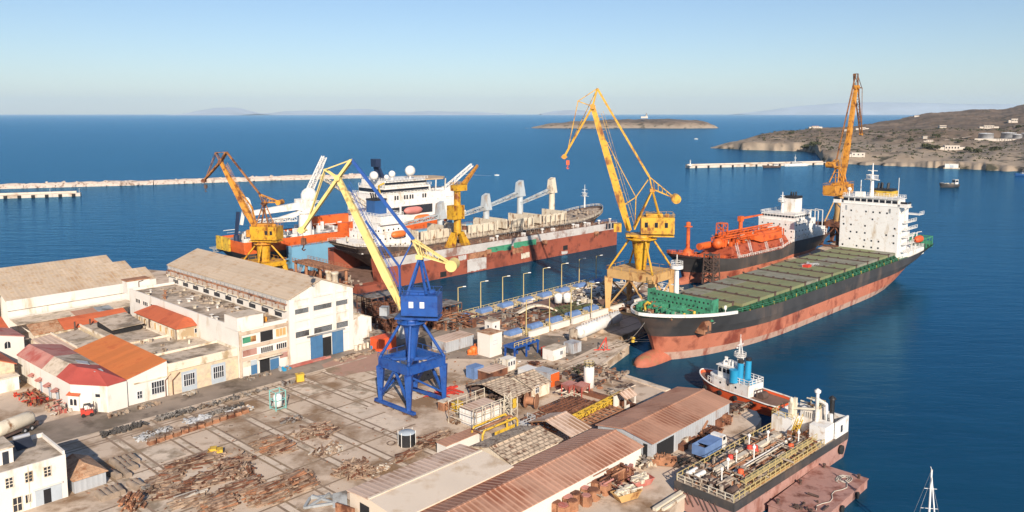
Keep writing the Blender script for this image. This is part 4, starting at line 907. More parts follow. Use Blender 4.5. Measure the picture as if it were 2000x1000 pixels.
    for nm,p,q in (('jib_stay',jr,kp),('jib_stay',kp,jn+(jr-jn)*.12)):
        b=MB(); 
        for y in (-.35,.35): b.bar(p+V((0,y*jw,0)),q+V((0,y*jw*.8,0)),.2)
        b.obj(nm,[m('stay')],jb)
    b=MB(); b.bar(kp+V((0,-.4*jw,0)),pv+V((0,-.4*jw,0)),.25); b.bar(kp+V((0,.4*jw,0)),pv+V((0,.4*jw,0)),.25); b.bar(kp+V((0,-.45*jw,0)),kp+V((0,.45*jw,0)),.3); b.obj('king_post',[m('jib')],jb)
    b=MB()
    for y in (-.5,.5): b.tube(jn+V((0,y-.12,0)),jn+V((0,y+.12,0)),.7,n=14)
    b.bar(jn+V((-.9,0,-.1)),jn+V((.9,0,-.1)),1.3,.25); b.obj('jib_head',[m('pivot')],jb)
    if 'hook' in px:
        hk=L('hook'); b=MB()
        for y in (-.25,.25): b.tube(V((jn.x,y,jn.z-.5)),V((hk.x,y,hk.z+1)),.045,n=5)
        b.obj('hoist_rope',['rust_dark'],t)
        b=MB(); b.cb((hk.x,0,hk.z),(.9,.7,1.3)); b.path([(hk.x,0,hk.z),(hk.x,0,hk.z-.5),(hk.x+.35,0,hk.z-.9),(hk.x,0,hk.z-1.2),(hk.x-.35,0,hk.z-.9)],.13,6); b.obj('hook_block',[M.get('hook','rust')],t)
    # tie rod, counterweight lever, a-frame, rack
    ap=L('apex'); lv=L('lever'); cw=L('cw')
    b=MB(); b.bar(jr,lv,.42,.6); b.obj('tie_rod',[m('tie')],t)
    for a in ('af0','af1'):
        q=L(a); b=MB()
        for y in (-1,1): b.bar(V((q.x,y*hw*.75,q.z)),V((ap.x,y*.7,ap.z)),.38)
        for k in (.35,.7): c=q.lerp(ap,k); w_=hw*.75*(1-k)+.7*k; b.bar(c+V((0,-w_,0)),c+V((0,w_,0)),.2)
        b.obj('a_frame_leg',[m('aframe')],t)
    b=MB(); b.cb(ap-V((0,0,.5)),(1.4,2.4,.9)); b.obj('a_frame_head',[m('pivot')],t)
    b=MB()
    for y in (-.8,.8):
        b.bar(lv+V((0,y,0)),ap+V((0,y,.3)),.32); b.bar(lv+V((0,y,0)),cw+V((0,y*.6,0)),.26); b.bar(ap+V((0,y,.3)),cw+V((0,y*.6,0)),.3)
        for k in range(1,6): b.bar((lv).lerp(cw,k/6)+V((0,y*(1-.07*k),0)),ap.lerp(cw,(k-.5)/6)+V((0,y*(1-.07*k),.3)),.13)
    for k in range(0,6): c=lv.lerp(cw,k/6); b.bar(c+V((0,-.8+.05*k,0)),c+V((0,.8-.05*k,0)),.13)
    la=b.obj('balance_lever',[m('leverm')],t)
    b=MB(); r_=px.get('cwr',1.3); b.tube(cw+V((0,-1.7,0)),cw+V((0,1.7,0)),r_,n=18); b.obj('counterweight',[m('cw')],la)
    if 'rk0' in px:
        p,q,s_=L('rk0'),L('rk1'),L('rk2'); b=MB()
        for y in (-.3,.3): b.bar(p+V((0,y,0)),q+V((0,y,0)),.2); b.bar(q+V((0,y,0)),s_+V((0,y,0)),.24)
        b.bar(q+V((0,-.4,0)),q+V((0,.4,0)),.4)
        if 'rk3' in px: b.bar(q,L('rk3'),.25)
        if 'rk4' in px: b.bar(q,L('rk4'),.25)
        b.obj('luffing_rod',[m('rack')],t)
    return t
def grid_c(P,h,cs):            # yard-grid leg positions to crane-local
    M_=(Matrix.Translation(P)@Matrix.Rotation(ang(h),4,'Z')).inverted(); return [tuple((M_@V((c[0],c[1],P[2])))[:2]) for c in cs]
def above(z,P): return z-P[2]
# blue crane
P=g(47.6,27.2); h=-83
crane('portal_crane','blue portal crane with a pale yellow boom standing on the slipway yard',P,h,
  dict(ring=(802,629),house0=(789,611),house1=(859,574),foot=(785.5,602),top=(660.5,348),cab=(751,615),jrear=(687,312),jnose=(590,449),king=(635,331),apex=(821,500),lever=(808,468),cw=(884,517),af0=(794,586),af1=(836,571),rk0=(714,432),rk1=(780,521),rk2=(782,578),rk3=(807,470),hook=(593,478),cwr=1.15),
  dict(all='blue_crane',boom='pale_yellow',jib='pale_yellow',stay='pale_yellow',leverm='pale_yellow',cw='pale_yellow',rail='blue_crane',pivot='pale_yellow',cab='grey_steel'),
  dict(c=grid_c(P,h,[g(43,31.6)[:2],g(43,22.8)[:2],g(52.2,22.8)[:2],g(52.2,31.6)[:2]]),zb=8.0,zt=9.7,ring=2.9,r0=.75,r1=1.75,leg=1.15,win=(.42,.72),pw='white_paint',deck=False,k=1.0,cab=.7),hw=2.3,bw=1.35)
# large yellow crane
cs=[at(1187.7,525.4,15.4),at(1274.6,538.6,15.4),at(1315,526.5,15.4),at(1229.5,514,15.4)]
c0=sum(cs,V((0,0,0)))/4; P=V((c0.x,c0.y,G)); h=-84
crane('portal_crane','tall yellow portal crane with a beige portal at the pier end by the green bow',P,h,
  dict(ring=(1252.6,466),house0=(1251,454),house1=(1316,423),foot=(1229,450),top=(1157.5,208),cab=(1206,452),jrear=(1166.5,173),jnose=(1102,306),king=(1129,197.5),apex=(1274,371),lever=(1268,345),cw=(1320,388),af0=(1238,446),af1=(1288,424),rk0=(1182,272),rk1=(1242,385),rk2=(1240,444),rk3=(1268,348),rk4=(1219,400),hook=(1109,322),cwr=1.35),
  dict(all='yellow_crane',leg='beige_steel',girder='beige_steel',pivot='orange_crane',tie='yellow_crane',hook='orange_red'),
  dict(c=grid_c(P,h,cs),zb=10.6,zt=12.9,ring=4.6,r0=1.35,r1=2.8,leg=1.9,win=(.25,.55,.85),deck=True,k=1.),hw=3.2,bw=1.9)
# old orange crane behind the hall
P=at(517,548); h=-80
crane('portal_crane','weathered orange crane with a rusty boom rising behind the tall white hall',P,h,
  dict(ring=(511,476),house0=(496,466),house1=(546,442),foot=(497,443),top=(431,316),cab=(490,462),jrear=(442.5,297),jnose=(398,353),king=(422,298),apex=(516,397),lever=(508,380),cw=(547,395),af0=(505,440),af1=(530,440),rk0=(449,345),rk1=(492,405),rk2=(500,438),hook=(402,368),cwr=.9),
  dict(all='orange_crane',jib='rusty_boom',tie='rusty_boom',stay='rusty_boom',aframe='rusty_boom',boom='orange_crane',pivot='rust',house='yellow_crane',column='yellow_crane',brace='yellow_crane',leg='yellow_crane',girder='yellow_crane',hook='rust_dark'),
  dict(c=grid_c(P,h,[(P+GA*i*6+GB*j*6)[:2] for i,j in ((-1,1),(-1,-1),(1,-1),(1,1))]),zb=5.6,zt=7.0,ring=3.3,r0=2.1,r1=2.3,leg=1.2,win=(.2,.38),deck=True),hw=2.7,bw=1.5)
# jetty and far yellow crane
j0,j1=at(1340,592),at(1668,470); d=(j1-j0).normalized(); nn=V((d.y,-d.x,0))
b=MB(); b.prism([tuple((p+nn*s_)[:2]) for p,s_ in ((j0,2.5),(j1,2.5),(j1,-6),(j0,-6))],-4,2.2); struct(b.obj('jetty',['concrete']))
P=at(1637,480,2.2); h=46
crane('portal_crane','far yellow crane with its boom raised steeply behind the white bridge block',P,h,
  dict(ring=(1634,384),house0=(1618,380),house1=(1656,358),foot=(1645,357),top=(1672,170),cab=(1655,378),jrear=(1671.5,144),jnose=(1682,262),king=(1681,172),apex=(1636,328),lever=(1634,312),cw=(1622,322),af0=(1640,357),af1=(1628,357),rk0=(1661,240),rk1=(1644,310),rk2=(1640,357),cwr=1.3),
  dict(all='orange_crane',leg='rust',girder='rust',boom='orange_crane',jib='rusty_boom',stay='rusty_boom',tie='rusty_boom',aframe='orange_crane',column='beige_steel',brace='beige_steel',ring='orange_crane'),
  dict(c=grid_c(P,h,[(P+GA*i*6+GB*j*5.2)[:2] for i,j in ((-1,1),(-1,-1),(1,-1),(1,1))]),zb=9,zt=11,ring=2.6,r0=2.2,r1=2.2,leg=1.8,win=(.3,.7),deck=True),hw=2.6,bw=2.0)
# ------------------------------------------------------------- ships: common pieces
def lines(lv,sheer,n=30):
    zt=lv[-1][0]; out=[]
    for (z,xs,xe,hb,lb,ls,tw,mi) in lv:
        st=[]
        for i in range(n+1):
            t=.5-.5*math.cos(math.pi*i/n); x=xs+(xe-xs)*t
            u=min(1,max(0,(x-xs)/lb)); u2=min(1,max(0,(xe-x)/ls))
            w=hb*(1-(1-u)**2)**.62*(tw+(1-tw)*(1-(1-u2)**2)**.6)
            st.append((x,w,z+(sheer(x)*max(0,z)/zt if z>0 else 0)))
        out.append(st)
    return out
def hull(lv,sheer=lambda x:0,n=30):
    b=MB(); ln=lines(lv,sheer,n)
    for k in range(len(lv)-1):
        b.i=lv[k+1][7]
        for s_ in (-1,1):
            A=[(x,s_*w,z) for x,w,z in ln[k]]; B=[(x,s_*w,z) for x,w,z in ln[k+1]]; m=len(A)
            b.add(A+B,[((i,i+1,m+i+1,m+i) if s_<0 else (i,m+i,m+i+1,i+1)) for i in range(m-1)],True)
        A,B=ln[k][-1],ln[k+1][-1]; b.add([(A[0],-A[1],A[2]),(A[0],A[1],A[2]),(B[0],B[1],B[2]),(B[0],-B[1],B[2])],[(0,1,2,3)])
    return b,ln
def deck(ln,drop=1.,k=-1):
    b=MB(); L_=ln[k]; vs=[]
    for x,w,z in L_[1:]: w=max(0,w-.12); vs+=[(x-.05,-w,z-drop),(x-.05,w,z-drop)]
    b.add(vs,[(2*i,2*i+2,2*i+3,2*i+1) for i in range(len(vs)//2-1)]); return b
def clutter(b,x0,x1,y0,y1,z,n,s0,s1,hm,rr,pipes=.4):
    for i in range(n):
        x,y=rr.uniform(x0,x1),rr.uniform(y0,y1); L_=rr.uniform(s0,s1)
        if rr.random()<pipes: a=rr.choice((0,1.57)); e=V((math.cos(a),math.sin(a),0))*L_; zz=z+rr.uniform(.2,hm); b.tube(V((x,y,zz))-e,V((x,y,zz))+e,rr.uniform(.05,.18),n=6)
        else: b.cb((x,y,z),(L_*rr.uniform(.4,1),rr.uniform(.3,.8)*L_*.7,rr.uniform(.3,hm)),rr.choice((0,0,.3,1.57)))
    return b
def portholes(root,x,ys,zs,s_,side,skip=0,rr=random.Random(2),name='porthole',m='glass_dark'):
    for z in zs:
        for y in ys:
            if rr.random()<skip: continue
            b=MB()
            if side=='x': b.box(x-.06,y-s_/2,z,x-.004,y+s_/2,z+s_*1.15)
            elif side=='-y': b.box(y-s_/2,x-.06,z,y+s_/2,x-.004,z+s_*1.15)
            b.obj(name,[m],root)
def lifeboat(root,c,L_,m='lifeboat_orange',r=1.1,name='lifeboat'):
    b=MB(); n=10; x,y,z=c; prof=[(i/n) for i in range(n+1)]; vs=[]
    for t in prof:
        w=r*max(.05,(1-(2*t-1)**4))**.6
        for k in range(8): a=2*math.pi*k/8; vs.append((x+(t-.5)*L_,y+w*math.cos(a),z+w*1.05*math.sin(a)))
    b.add(vs,[(i*8+k,i*8+8+k,i*8+8+(k+1)%8,i*8+(k+1)%8) for i in range(n) for k in range(8)],True); return b.obj(name,[m],root)
def mast(root,c,h_,r=.45,yards=3,m='white_ship',name='mast'):
    b=MB(); x,y,z=c; b.tube((x,y,z),(x,y,z+h_*.6),r,r*.7,8); b.tube((x,y,z+h_*.6),(x,y,z+h_),r*.5,r*.2,6)
    for k in range(yards): zz=z+h_*(.5+.42*k/max(1,yards)); w_=h_*(.22-.04*k); b.bar((x,y-w_,zz),(x,y+w_,zz),r*.35); b.bar((x-w_*.6,y,zz-.2),(x+w_*.6,y,zz-.2),r*.3)
    b.rev((x,y,z+h_*.52),[(r*2.6,0),(r*2.6,.15)],8); b.rail([(x+r*2.6*math.cos(i*.785),y+r*2.6*math.sin(i*.785),z+h_*.52+.15) for i in range(8)],.9,.04,9,2,True)
    b.bar((x-r*1.5,y-.9,z+h_*.66),(x-r*1.5,y+.9,z+h_*.66),.25,.35)
    return b.obj(name,[m],root)
# ------------------------------------------------------------- container ship
rr=random.Random(21)
t=T('container_ship','big empty container ship with black hull, green deck and white bridge block','ship',(33.8,188.2,0),ang(45.2)); CS=t
shc=lambda x:(3.2*((42-x)/46)**1.3 if x<42 else 0)+(1.2*((x-140)/30)**1.5 if x>140 else 0)
b,ln=hull([(-2,8,140,9,50,60,.05,0),(0,3.2,150,11.2,50,50,.08,0),(1.7,2.2,153,11.5,48,46,.2,0),(5.1,.2,158,11.6,42,38,.42,1),(6.9,-1.6,163,11.9,36,32,.66,2),(9.6,-5.2,171,11.9,29,27,.88,2)],shc,40)
b.obj('hull',['pink_fouling','red_hull','black_hull'],t)
b=MB(); b.M=Matrix.Translation((3.2,0,.1))@Matrix.Rotation(R(-90),4,'Y'); b.rev((0,0,0),[(2.2,-9),(2.6,-2),(2.65,2),(2.5,4.8),(2.1,6.8),(1.3,8.2),(.05,8.8)],18); b.obj('bulbous_bow',['bulb_red'],t)
deck(ln,.45).obj('deck',['green_dark'],t)
b=MB(); top=ln[-1]; A=[p for p in top if p[0]<21]
for s_ in (-1,1):
    vs=[]
    for x,w,z in A: vs+=[(x-.03,s_*(w+.06),z-.2),(x-.1,s_*(w+.1),z+.55),(x+.1,s_*max(0,w-.35),z+.55)]
    b.add(vs,[q_ for i in range(len(A)-1) for q_ in ((3*i,3*i+3,3*i+4,3*i+1),(3*i+1,3*i+4,3*i+5,3*i+2))])
b.obj('bow_bulwark',['white_ship'],t)
# breakwater wall with its holes
b=MB(); b.box(11,-9.9,10.6,11.35,8.9,15.3); b.box(11.36,-9.9,9.8,14.4,-9.6,15.1); b.box(11.36,8.6,9.8,14.4,8.9,15.1); bw=b.obj('breakwater_wall',['green_paint'],t)
for i in range(15):
    for j in range(3):
        y=-9+i*1.2+(.5 if j%2 else 0); 
        if y<8.2: b=MB(); b.M=Matrix.Translation((10.99,y,11.5+j*1.4))@Matrix.Rotation(R(-90),4,'Y'); b.rev((0,0,0),[(.27,0),(.25,.02)],8); b.obj('drain_hole',['dark_open'],bw)
b=MB(); b.tube((12.6,1.2,9),(12.6,1.2,21.4),.75,.55,12); b.tube((12.6,1.2,21.4),(12.6,1.2,22.2),1.6,1.6,12); b.rail([(12.6+1.5*math.cos(i*.785),1.2+1.5*math.sin(i*.785),22.2) for i in range(8)],1.1,.05,9,2,True); b.bar((12.6,1.2,22.2),(12.6,1.2,25),.18); b.box(12.2,.8,17,13.3,2.6,17.2); b.obj('foremast',['white_ship'],t)
# anchor winches and gear on the forecastle
for y in (-3.4,2.2):
    w_=MB(Matrix.Translation((-1.5,0,.75))); w_.tube((7.5,y-1.5,11.9),(7.5,y+1.5,11.9),.75,n=12); w_.tube((9.4,y-1.8,11.8),(9.4,y+1.8,11.8),.55,n=12); w_.box(6.6,y-1.7,10.6,10.4,y-1.5,12.2); w_.box(6.6,y+1.5,10.6,10.4,y+1.7,12.2)
    for k in (-1,0,1): w_.rev((5.2,y+k*.5,10.6),[(.2,0),(.2,1),(.35,1.05)],8)
    w_=w_.obj('anchor_winch',['green_paint'],t)
    b=MB(Matrix.Translation((-1.5,0,.9))); b.path([(5,y,11.2),(3.5,y*.8,11.3),(2,y*.6,11.6)],.14); b.obj('anchor_chain',['rust'],w_)
b=MB(); clutter(b,1,10.4,-6.5,6.5,11.6,60,.5,1.7,2.0,rr,.35); b.obj('forecastle_gear',['green_paint'],t)['kind']='stuff'
b=MB(); clutter(b,0,10,-5,5,11.5,22,.3,1.2,.8,rr,.5); b.obj('rope_coils',['rope'],t)['kind']='stuff'
b=MB(); clutter(b,0,10,-6,6,11.5,26,.5,1.6,1.6,rr,.5); b.obj('rusty_deck_gear',['rust_light'],t)['kind']='stuff'
b=MB(Matrix.Translation((-1,0,.8)))
for x,y in ((6,-6.2),(4.5,5),(9.5,-6.8)): b.rev((x,y,10.8),[(.35,0),(.35,.8),(.1,.9)],8)
b.path([(3,3,11),(4,4,12.4),(6,4.6,12.6),(8,4,11.2)],.3,8); b.obj('yellow_fittings',['yellow_paint'],t)
# anchor in its pocket
an=MB(); an.cb((10.4,-8.2,7.0),(3.2,2.6,3.2),0); an.obj('anchor_pocket',['rust_light'],t)
b=MB(); b.bar((10.4,-9.6,9),(10.4,-9.6,7.2),.3); b.bar((9.3,-9.62,7.4),(11.5,-9.62,7.4),.35); b.obj('anchor',['rust_dark'],t)
# hatch covers: twelve rows of three
x=20.
cm=MB(); cm.box(19.6,-9.9,8.5,132.4,9.9,10.95); cm.obj('hatch_coaming',['green_dark'],t)
k=0
while x<131:
    L_=6.0 if k==0 else 9.15
    wy=7.5 if k==0 else 9.9
    for j in range(3):
        y0=-wy+j*wy*2/3; b=MB(); b.box(x+.35,y0+.09,10.953,x+L_-.75,y0+wy*2/3-.09,11.75)
        for q_ in range(1,4): b.bar((x+.4+(L_-.9)*q_/4,y0+.2,11.77),(x+.4+(L_-.9)*q_/4,y0+wy*2/3-.2,11.77),.07,.05)
        b.obj('hatch_cover',['hatch_grey' if rr.random()<.3+(.25 if k<4 else 0) else 'hatch_green'],t)
    b=MB(); 
    for q_ in range(7): y=-wy+wy*2*q_/6; b.cb((x+L_-.2,y,11.94),(.35,.6,.3))
    b.box(x+L_-.62,-wy,10.956,x+L_+.22,wy,11.93); b.obj('gap_shade_bar',['rust_dark'],t)  # dark bar in the hatch gap: gap shade put into colour, fittings on top
    x+=L_; k+=1
# starboard and port walkway stanchions
for s_ in (-1,1):
    for i in range(34):
        x=24+i*3.25
        b=MB(); b.box(x-.5,min(s_*10.15,s_*11.3),8.7,x+.5,max(s_*10.15,s_*11.3),9.7); b.slab([(x-.3,s_*9.95,11.1),(x+.3,s_*9.95,11.1),(x+.3,s_*11.2,10.0),(x-.3,s_*11.2,10.0)],.6); b.tube((x+1.4,s_*10.9,8.7),(x+1.4,s_*10.9,10.0),.22,n=6); b.i=1
        if i%2: b.cb((x+.9,s_*11.1,8.9),(.25,.25,1.3))
        b.obj('coaming_stay',['green_dark','yellow_paint'],t)
b=MB(); b.rail([(x,-(w-.15),z) for x,w,z in top if 20<x<140],1,.04,2.5,2); b.obj('side_railing',['green_paint'],t)
b=MB(); clutter(b,13.6,20,-10,9,10.0,60,.4,1.6,1.8,rr,.4); b.obj('deck_fittings',['green_dark'],t)['kind']='stuff'
b=MB(); b.M=Matrix.Translation((19,-9.2,10)); b.tube((0,0,0),(0,0,1.6),.12); b.tube((0,-.1,1.9),(0,.1,1.9),.6,n=12); b.obj('mushroom_vent',['white_ship'],t)
# bridge block
H=T  # accommodation
b=MB(); b.box(133,-10.2,8.6,142.5,10.2,27.9); ac=b.obj('accommodation_block',['white_ship'],t)
b=MB(); b.box(133.4,-9.4,27.903,141,9.4,30.4); b.slab([(132.9,-13.2,28.1),(137,-13.2,28.1),(137,13.2,28.1),(132.9,13.2,28.1)],.22)
for s_ in (-1,1): b.box(133,s_*11.7-1.3,28.103,136.4,s_*11.7+1.3,29.2); 
b.box(133,-9.8,30.403,141.4,9.8,30.6); wh=b.obj('wheelhouse',['white_ship'],ac)
for i in range(9):
    y=-8.6+i*2.15-.0; b=MB(); b.box(133.34,y-.85,29.0,133.396,y+.85,30.0); b.obj('window',['glass_dark'],wh)
for s_ in (-1,1):
    b=MB(); b.box(132.95,s_*11.7-1.1,29.2,133.05,s_*11.7+1.1,29.9); b.box(133.1,s_*13.0-.03,29.2,136.2,s_*13.0+.03,29.9); b.obj('wing_screen',['glass_dark'],wh)
    b=MB(); b.bar((134.5,s_*13,28),(134.5,s_*10.2,25.3),.35); b.obj('wing_strut',['white_ship'],wh)
b=MB(); b.rail([(133.2,-9.6,30.6),(133.2,9.6,30.6),(141.2,9.6,30.6),(141.2,-9.6,30.6)],1.05,.05,2,2,True); b.obj('railing',['white_ship'],wh)
for zi,z in enumerate((25.2,22.6,20,17.4,14.8,12.4)):
    for i in range(8):
        if rr.random()<.5: y=-9+i*2.55+rr.uniform(-.2,.2); b=MB(); b.box(132.94,y-.27,z,132.996,y+.27,z+.6); b.obj('porthole',['glass_dark'],ac)
for y in (-7.2,8.1): b=MB(); b.box(132.92,y-.3,25.6,132.996,y+.3,27.2); b.obj('ladder_recess',['grey_steel'],ac)
for s_ in (-1,1):
    for k,z in enumerate((11.6,14.2,16.8,19.4,22,24.6)):
        b=MB(); o=12.3 if k==5 and s_<0 else 11.7; x1=153 if k==5 else 148-(k%3)*1.3
        b.box(136.5,min(s_*10.2,s_*o),z,x1,max(s_*10.2,s_*o),z+.16) if k<5 else b.box(142.503,-14 if s_<0 else 0,z,147,0 if s_<0 else 11,z+.2)
        if k<5: b.rail([(136.5,s_*o,z+.16),(x1,s_*o,z+.16)],1.05,.05,1.6,2)
        else: b.rail([(142.6,s_*(14 if s_<0 else 11),z+.2),(147,s_*(14 if s_<0 else 11),z+.2)],1.05,.05,1.6,2)
        b.obj('side_deck',['white_ship'],ac)
b=MB(); b.box(142.503,-8.5,8.6,150,8.5,19); b.box(142.503,-11.2,8.6,158,11.2,11.2); b.obj('aft_house',['white_ship'],t)
b=MB(); b.rail([(143,-11.1,11.2),(158,-11.1,11.2),(158,11.1,11.2)],1.05,.05,1.6,2); b.obj('aft_railing',['white_ship'],t)
b=MB(); b.box(144,-3.5,19.003,150,3.5,30.2); b.i=1; b.box(143.9,-3.6,30.203,150.1,3.6,32.2); b.i=2; b.box(144.2,-3.3,32.203,149.8,3.3,33); 
for x,y in ((145.5,-1.5),(147,1),(148.3,-.8),(145.6,1.8),(148.5,1.9)): b.tube((x,y,33),(x+.4,y,35),.4,n=8)
b.obj('funnel',['white_ship','yellow_paint','black_paint'],t)
mast(t,(138.6,1.5,30.6),12,.8,3,name='radar_mast')
b=MB(); b.tube((134.8,8,30.6),(134.8,8,32.4),.2,n=8); b.ball((134.8,8,33),.75); b.obj('satellite_dome',['white_ship'],t)
b=MB(); b.box(135.5,3.2,30.603,137.6,6.2,32.2); b.tube((136.5,4.6,32.2),(136.5,4.6,36.5),.14); b.tube((136.5,-8.5,30.6),(136.5,-8.5,38),.1); b.obj('antenna_group',['white_ship'],t)
lb=lifeboat(t,(148.5,-12.2,15.2),6.6,'orange_red',1.25)
b=MB()
for x in (146.4,150.6): b.bars([(x,-10.6,11.3),(x,-10.9,17.4),(x,-12.4,17.8)],.28)
b.obj('davit',['white_ship'],lb)
b=MB()
for s_ in (-1,1):
    for x in (160,163.5,167,170): b.bar((x,s_*10.2,9.6),(x,s_*10.2,13.6),.35)
    b.bar((159.5,s_*10.2,13.6),(170.3,s_*10.2,13.6),.4)
for x in (160,165,170): b.bar((x,-10.2,13.6),(x,10.2,13.6),.4)
b.bar((170.3,-10,11),(170.3,10,11),.6,1.6); b.obj('stern_frame',['green_paint'],t)
b=MB(); clutter(b,159,169,-8,8,9.4,25,.5,1.8,1.6,rr); b.obj('stern_winches',['green_dark'],t)['kind']='stuff'
w=T('workfloat','small heap of red and grey gear lying on the green hatch covers','deck gear',CS.location+Matrix.Rotation(ang(45.2),3,'Z')@V((86,1.5,11.66)),ang(45.2))
b=MB(); b.box(-1.2,-1.8,0,1.2,.2,.9); b.obj('red_crate',['red_paint'],w)
b=MB(); b.lattice((-1,.6,.4),(5,-2.5,.4),.9,.7,6,.08); b.lattice((0,-1,.4),(6,1.5,.4),.8,.6,6,.08); b.obj('gangway_section',['steel_pale'],w)
# mooring lines from the bow
for nm,p,q,lb_ in (('mooring_rope',(13,-10,9.4),at(1236,667,G),'pair of pale mooring ropes from the starboard bow down to the yellow bollard'),('mooring_rope',(-4,-1,10.8),at(1205,667,G),'thin mooring rope from the white bow tip down to the pier')):
    a=CS.location+Matrix.Rotation(ang(45.2),3,'Z')@V(p); b=MB()
    for o in ((0,.5) if p[0]>0 else (0,)):
        pts=[a.lerp(q,i/12)+V((0,0,-1.6*math.sin(math.pi*i/12)+o)) for i in range(13)]; b.path(pts,.07,5)
    tag(b.obj(nm,['rope']),lb_,'rope')
P=at(1236,668); b=MB(); b.rev((0,0,0),[(.5,0),(.4,.5),(.4,.9),(.7,1),(.7,1.3),(.1,1.4)],10); tag(b.obj('bollard',['yellow_paint'],loc=P),'bright yellow mooring bollard at the corner of the pier','bollard')
# ------------------------------------------------------------- orange gas carrier
t=T('gas_carrier','orange decked gas carrier with black hull and white aft superstructure','ship',at(1338,552,0),ang(46.7)); L0=t
shl=lambda x:(4.6*((26-x)/35)**1.3 if x<26 else 0)+(1.8 if x>62 else max(0,(x-56)*.3))
b,ln=hull([(-1.5,1,90,6,26,36,.1,0),(0,.3,92,7.8,24,32,.2,0),(2.8,-1.2,95,8.0,21,26,.4,0),(5,-4.5,97,8.1,18,20,.7,1),(7,-8.5,99,8.2,15,16,.9,1)],shl,36)
b.obj('hull',['red_hull','black_hull'],t)
b=MB(); b.M=Matrix.Translation((0,0,.4))@Matrix.Rotation(R(-90),4,'Y'); b.rev((0,0,0),[(1.9,-6),(1.9,1),(1.5,3.6),(.8,5.2),(.05,5.8)],14); b.obj('bulbous_bow',['red_hull'],t)
deck(ln,.6).obj('deck',['orange_dark'],t)
b=MB(); tp=ln[-1]
for s_ in (-1,1): b.rail([(x,s_*(w-.1),z) for x,w,z in tp if x<18],.9,.09,1.6,2); 
b.obj('bow_rail',['orange_ship'],t)
for s_ in (-1,1): b=MB(); b.rail([(x,s_*(w-.1),z) for x,w,z in tp if 20<x<66],1,.07,1.4,2); b.obj('side_railing',['white_ship'],t)
b=MB(); b.tube((1.2,0,9.6),(1.2,0,20.2),.75,.6,12); b.rev((1.2,0,20.2),[(1.5,0),(1.5,.25),(.8,.3),(.8,1.6),(.2,1.8)],12); b.rev((1.2,0,9.4),[(2.4,0),(1.8,2.2),(.8,3)],10); b.obj('foremast',['orange_ship'],t)
b=MB(); clutter(b,-3,10,-4,4,9.6,30,.4,1.4,1.2,rr); b.obj('forecastle_gear',['orange_dark'],t)['kind']='stuff'
# sloping trunk over the tanks
b=MB(); b.M=Matrix.Rotation(R(0),4,'Z'); b.add([(19,-7.6,6.4),(64,-7.6,6.4),(64,7.6,6.4),(19,7.6,6.4),(23,-4.4,11),(64,-4.4,11),(64,4.4,11),(23,4.4,11)],[(4,5,6,7),(0,1,5,4),(2,3,7,6),(3,0,4,7),(1,2,6,5)]); b.obj('cargo_trunk',['orange_dark'],t)
b=MB(); b.M=Matrix.Translation((14,-1,9.6)); b.ball((5,0,2.6),2.0,2.0,14); b.M=Matrix.Translation((15,2.4,10.4)); b.tube((-3,0,1),(4,0,1),1.3,n=14); b.obj('deck_tank',['orange_ship'],t)
b=MB(); b.M=Matrix.Translation((48,-3.5,12.6)); b.tube((-6,0,0),(7,0,0),1.7,n=16); b.M=Matrix(); b.add([(38,-5.4,12),(42,-6.2,10.8),(58,-6.2,10.8),(58,-6.2,13.4),(38,-5.4,13.6),(38,-1,12),(42,-1,10.8),(58,-1,10.8),(58,-1,13.4),(38,-1,13.6)],[(0,1,2,3,4),(5,9,8,7,6),(4,3,8,9),(0,5,6,1),(1,6,7,2),(0,4,9,5),(2,7,8,3)]); b.obj('compressor_house',['orange_ship'],t)
for x0,x1,y,z in ((22,62,-2.6,14.6),(22,62,0.4,15.6),(26,60,2.6,15),(30,62,-3.8,13.6),(22,50,3.6,13.4)):
    b=MB(); b.tube((x0,y,z),(x1,y,z),.32,n=8); b.bar((x0,y,z-.8),(x1,y,z-.8),.3)
    for k in range(int((x1-x0)/3)): b.bar((x0+k*3,y,10.8),(x0+k*3,y,z),.22); b.bar((x0+k*3,y,z-.8),(x0+k*3+3,y,z),.12)
    b.obj('cargo_pipe',['orange_ship'],t)
b=MB(); b.lattice((25,1,10),(25,1,19),3.2,3.0,4,.14); b.box(23.4,-.5,19,26.6,2.5,19.3); b.obj('vent_tower',['orange_ship'],t)
b=MB(); b.tube((40,2,11),(40,2,19),.8,n=10); b.bar((40,2,19.5),(54,.5,20),.9,.8,.5); b.box(39,1.2,18.4,41,2.8,20.4); b.obj('hose_crane',['orange_ship'],t)
b=MB(); clutter(b,20,63,-4.4,4.4,11,170,.4,2.2,3.6,rr,.6); b.obj('deck_piping',['orange_ship'],t)['kind']='stuff'
b=MB(); clutter(b,22,60,-4,4,11,26,.5,1.6,3.6,rr,.4); b.obj('deck_valves',['cream_paint'],t)['kind']='stuff'
b=MB(); clutter(b,19,64,-7.4,-5.2,7.2,60,.4,1.8,2.2,rr,.6); clutter(b,22,62,-4,4,12,40,.5,1.6,3.4,rr,.5); b.obj('side_piping',['orange_dark'],t)['kind']='stuff'
for x in (24,33,45,57):
    b=MB(); b.stairs((x,-7.3,7),(x+2,-4.6,11.2),.8); b.obj('trunk_stair',['white_ship'],t)
b=MB(); b.box(64.5,-8,8.2,83,8,17); b.box(65.5,-7.4,17.003,80,7.4,19.4); b.box(65.2,-8.6,17.003,69,8.6,18.0); b.box(83.003,-7.6,8.2,93,7.6,12.4); ac=b.obj('superstructure',['white_ship'],t)
b=MB(); b.rail([(65.3,-7.5,19.4),(65.3,7.5,19.4),(80,7.5,19.4),(80,-7.5,19.4)],1,.06,1.6,2,True); b.obj('railing',['white_ship'],ac)
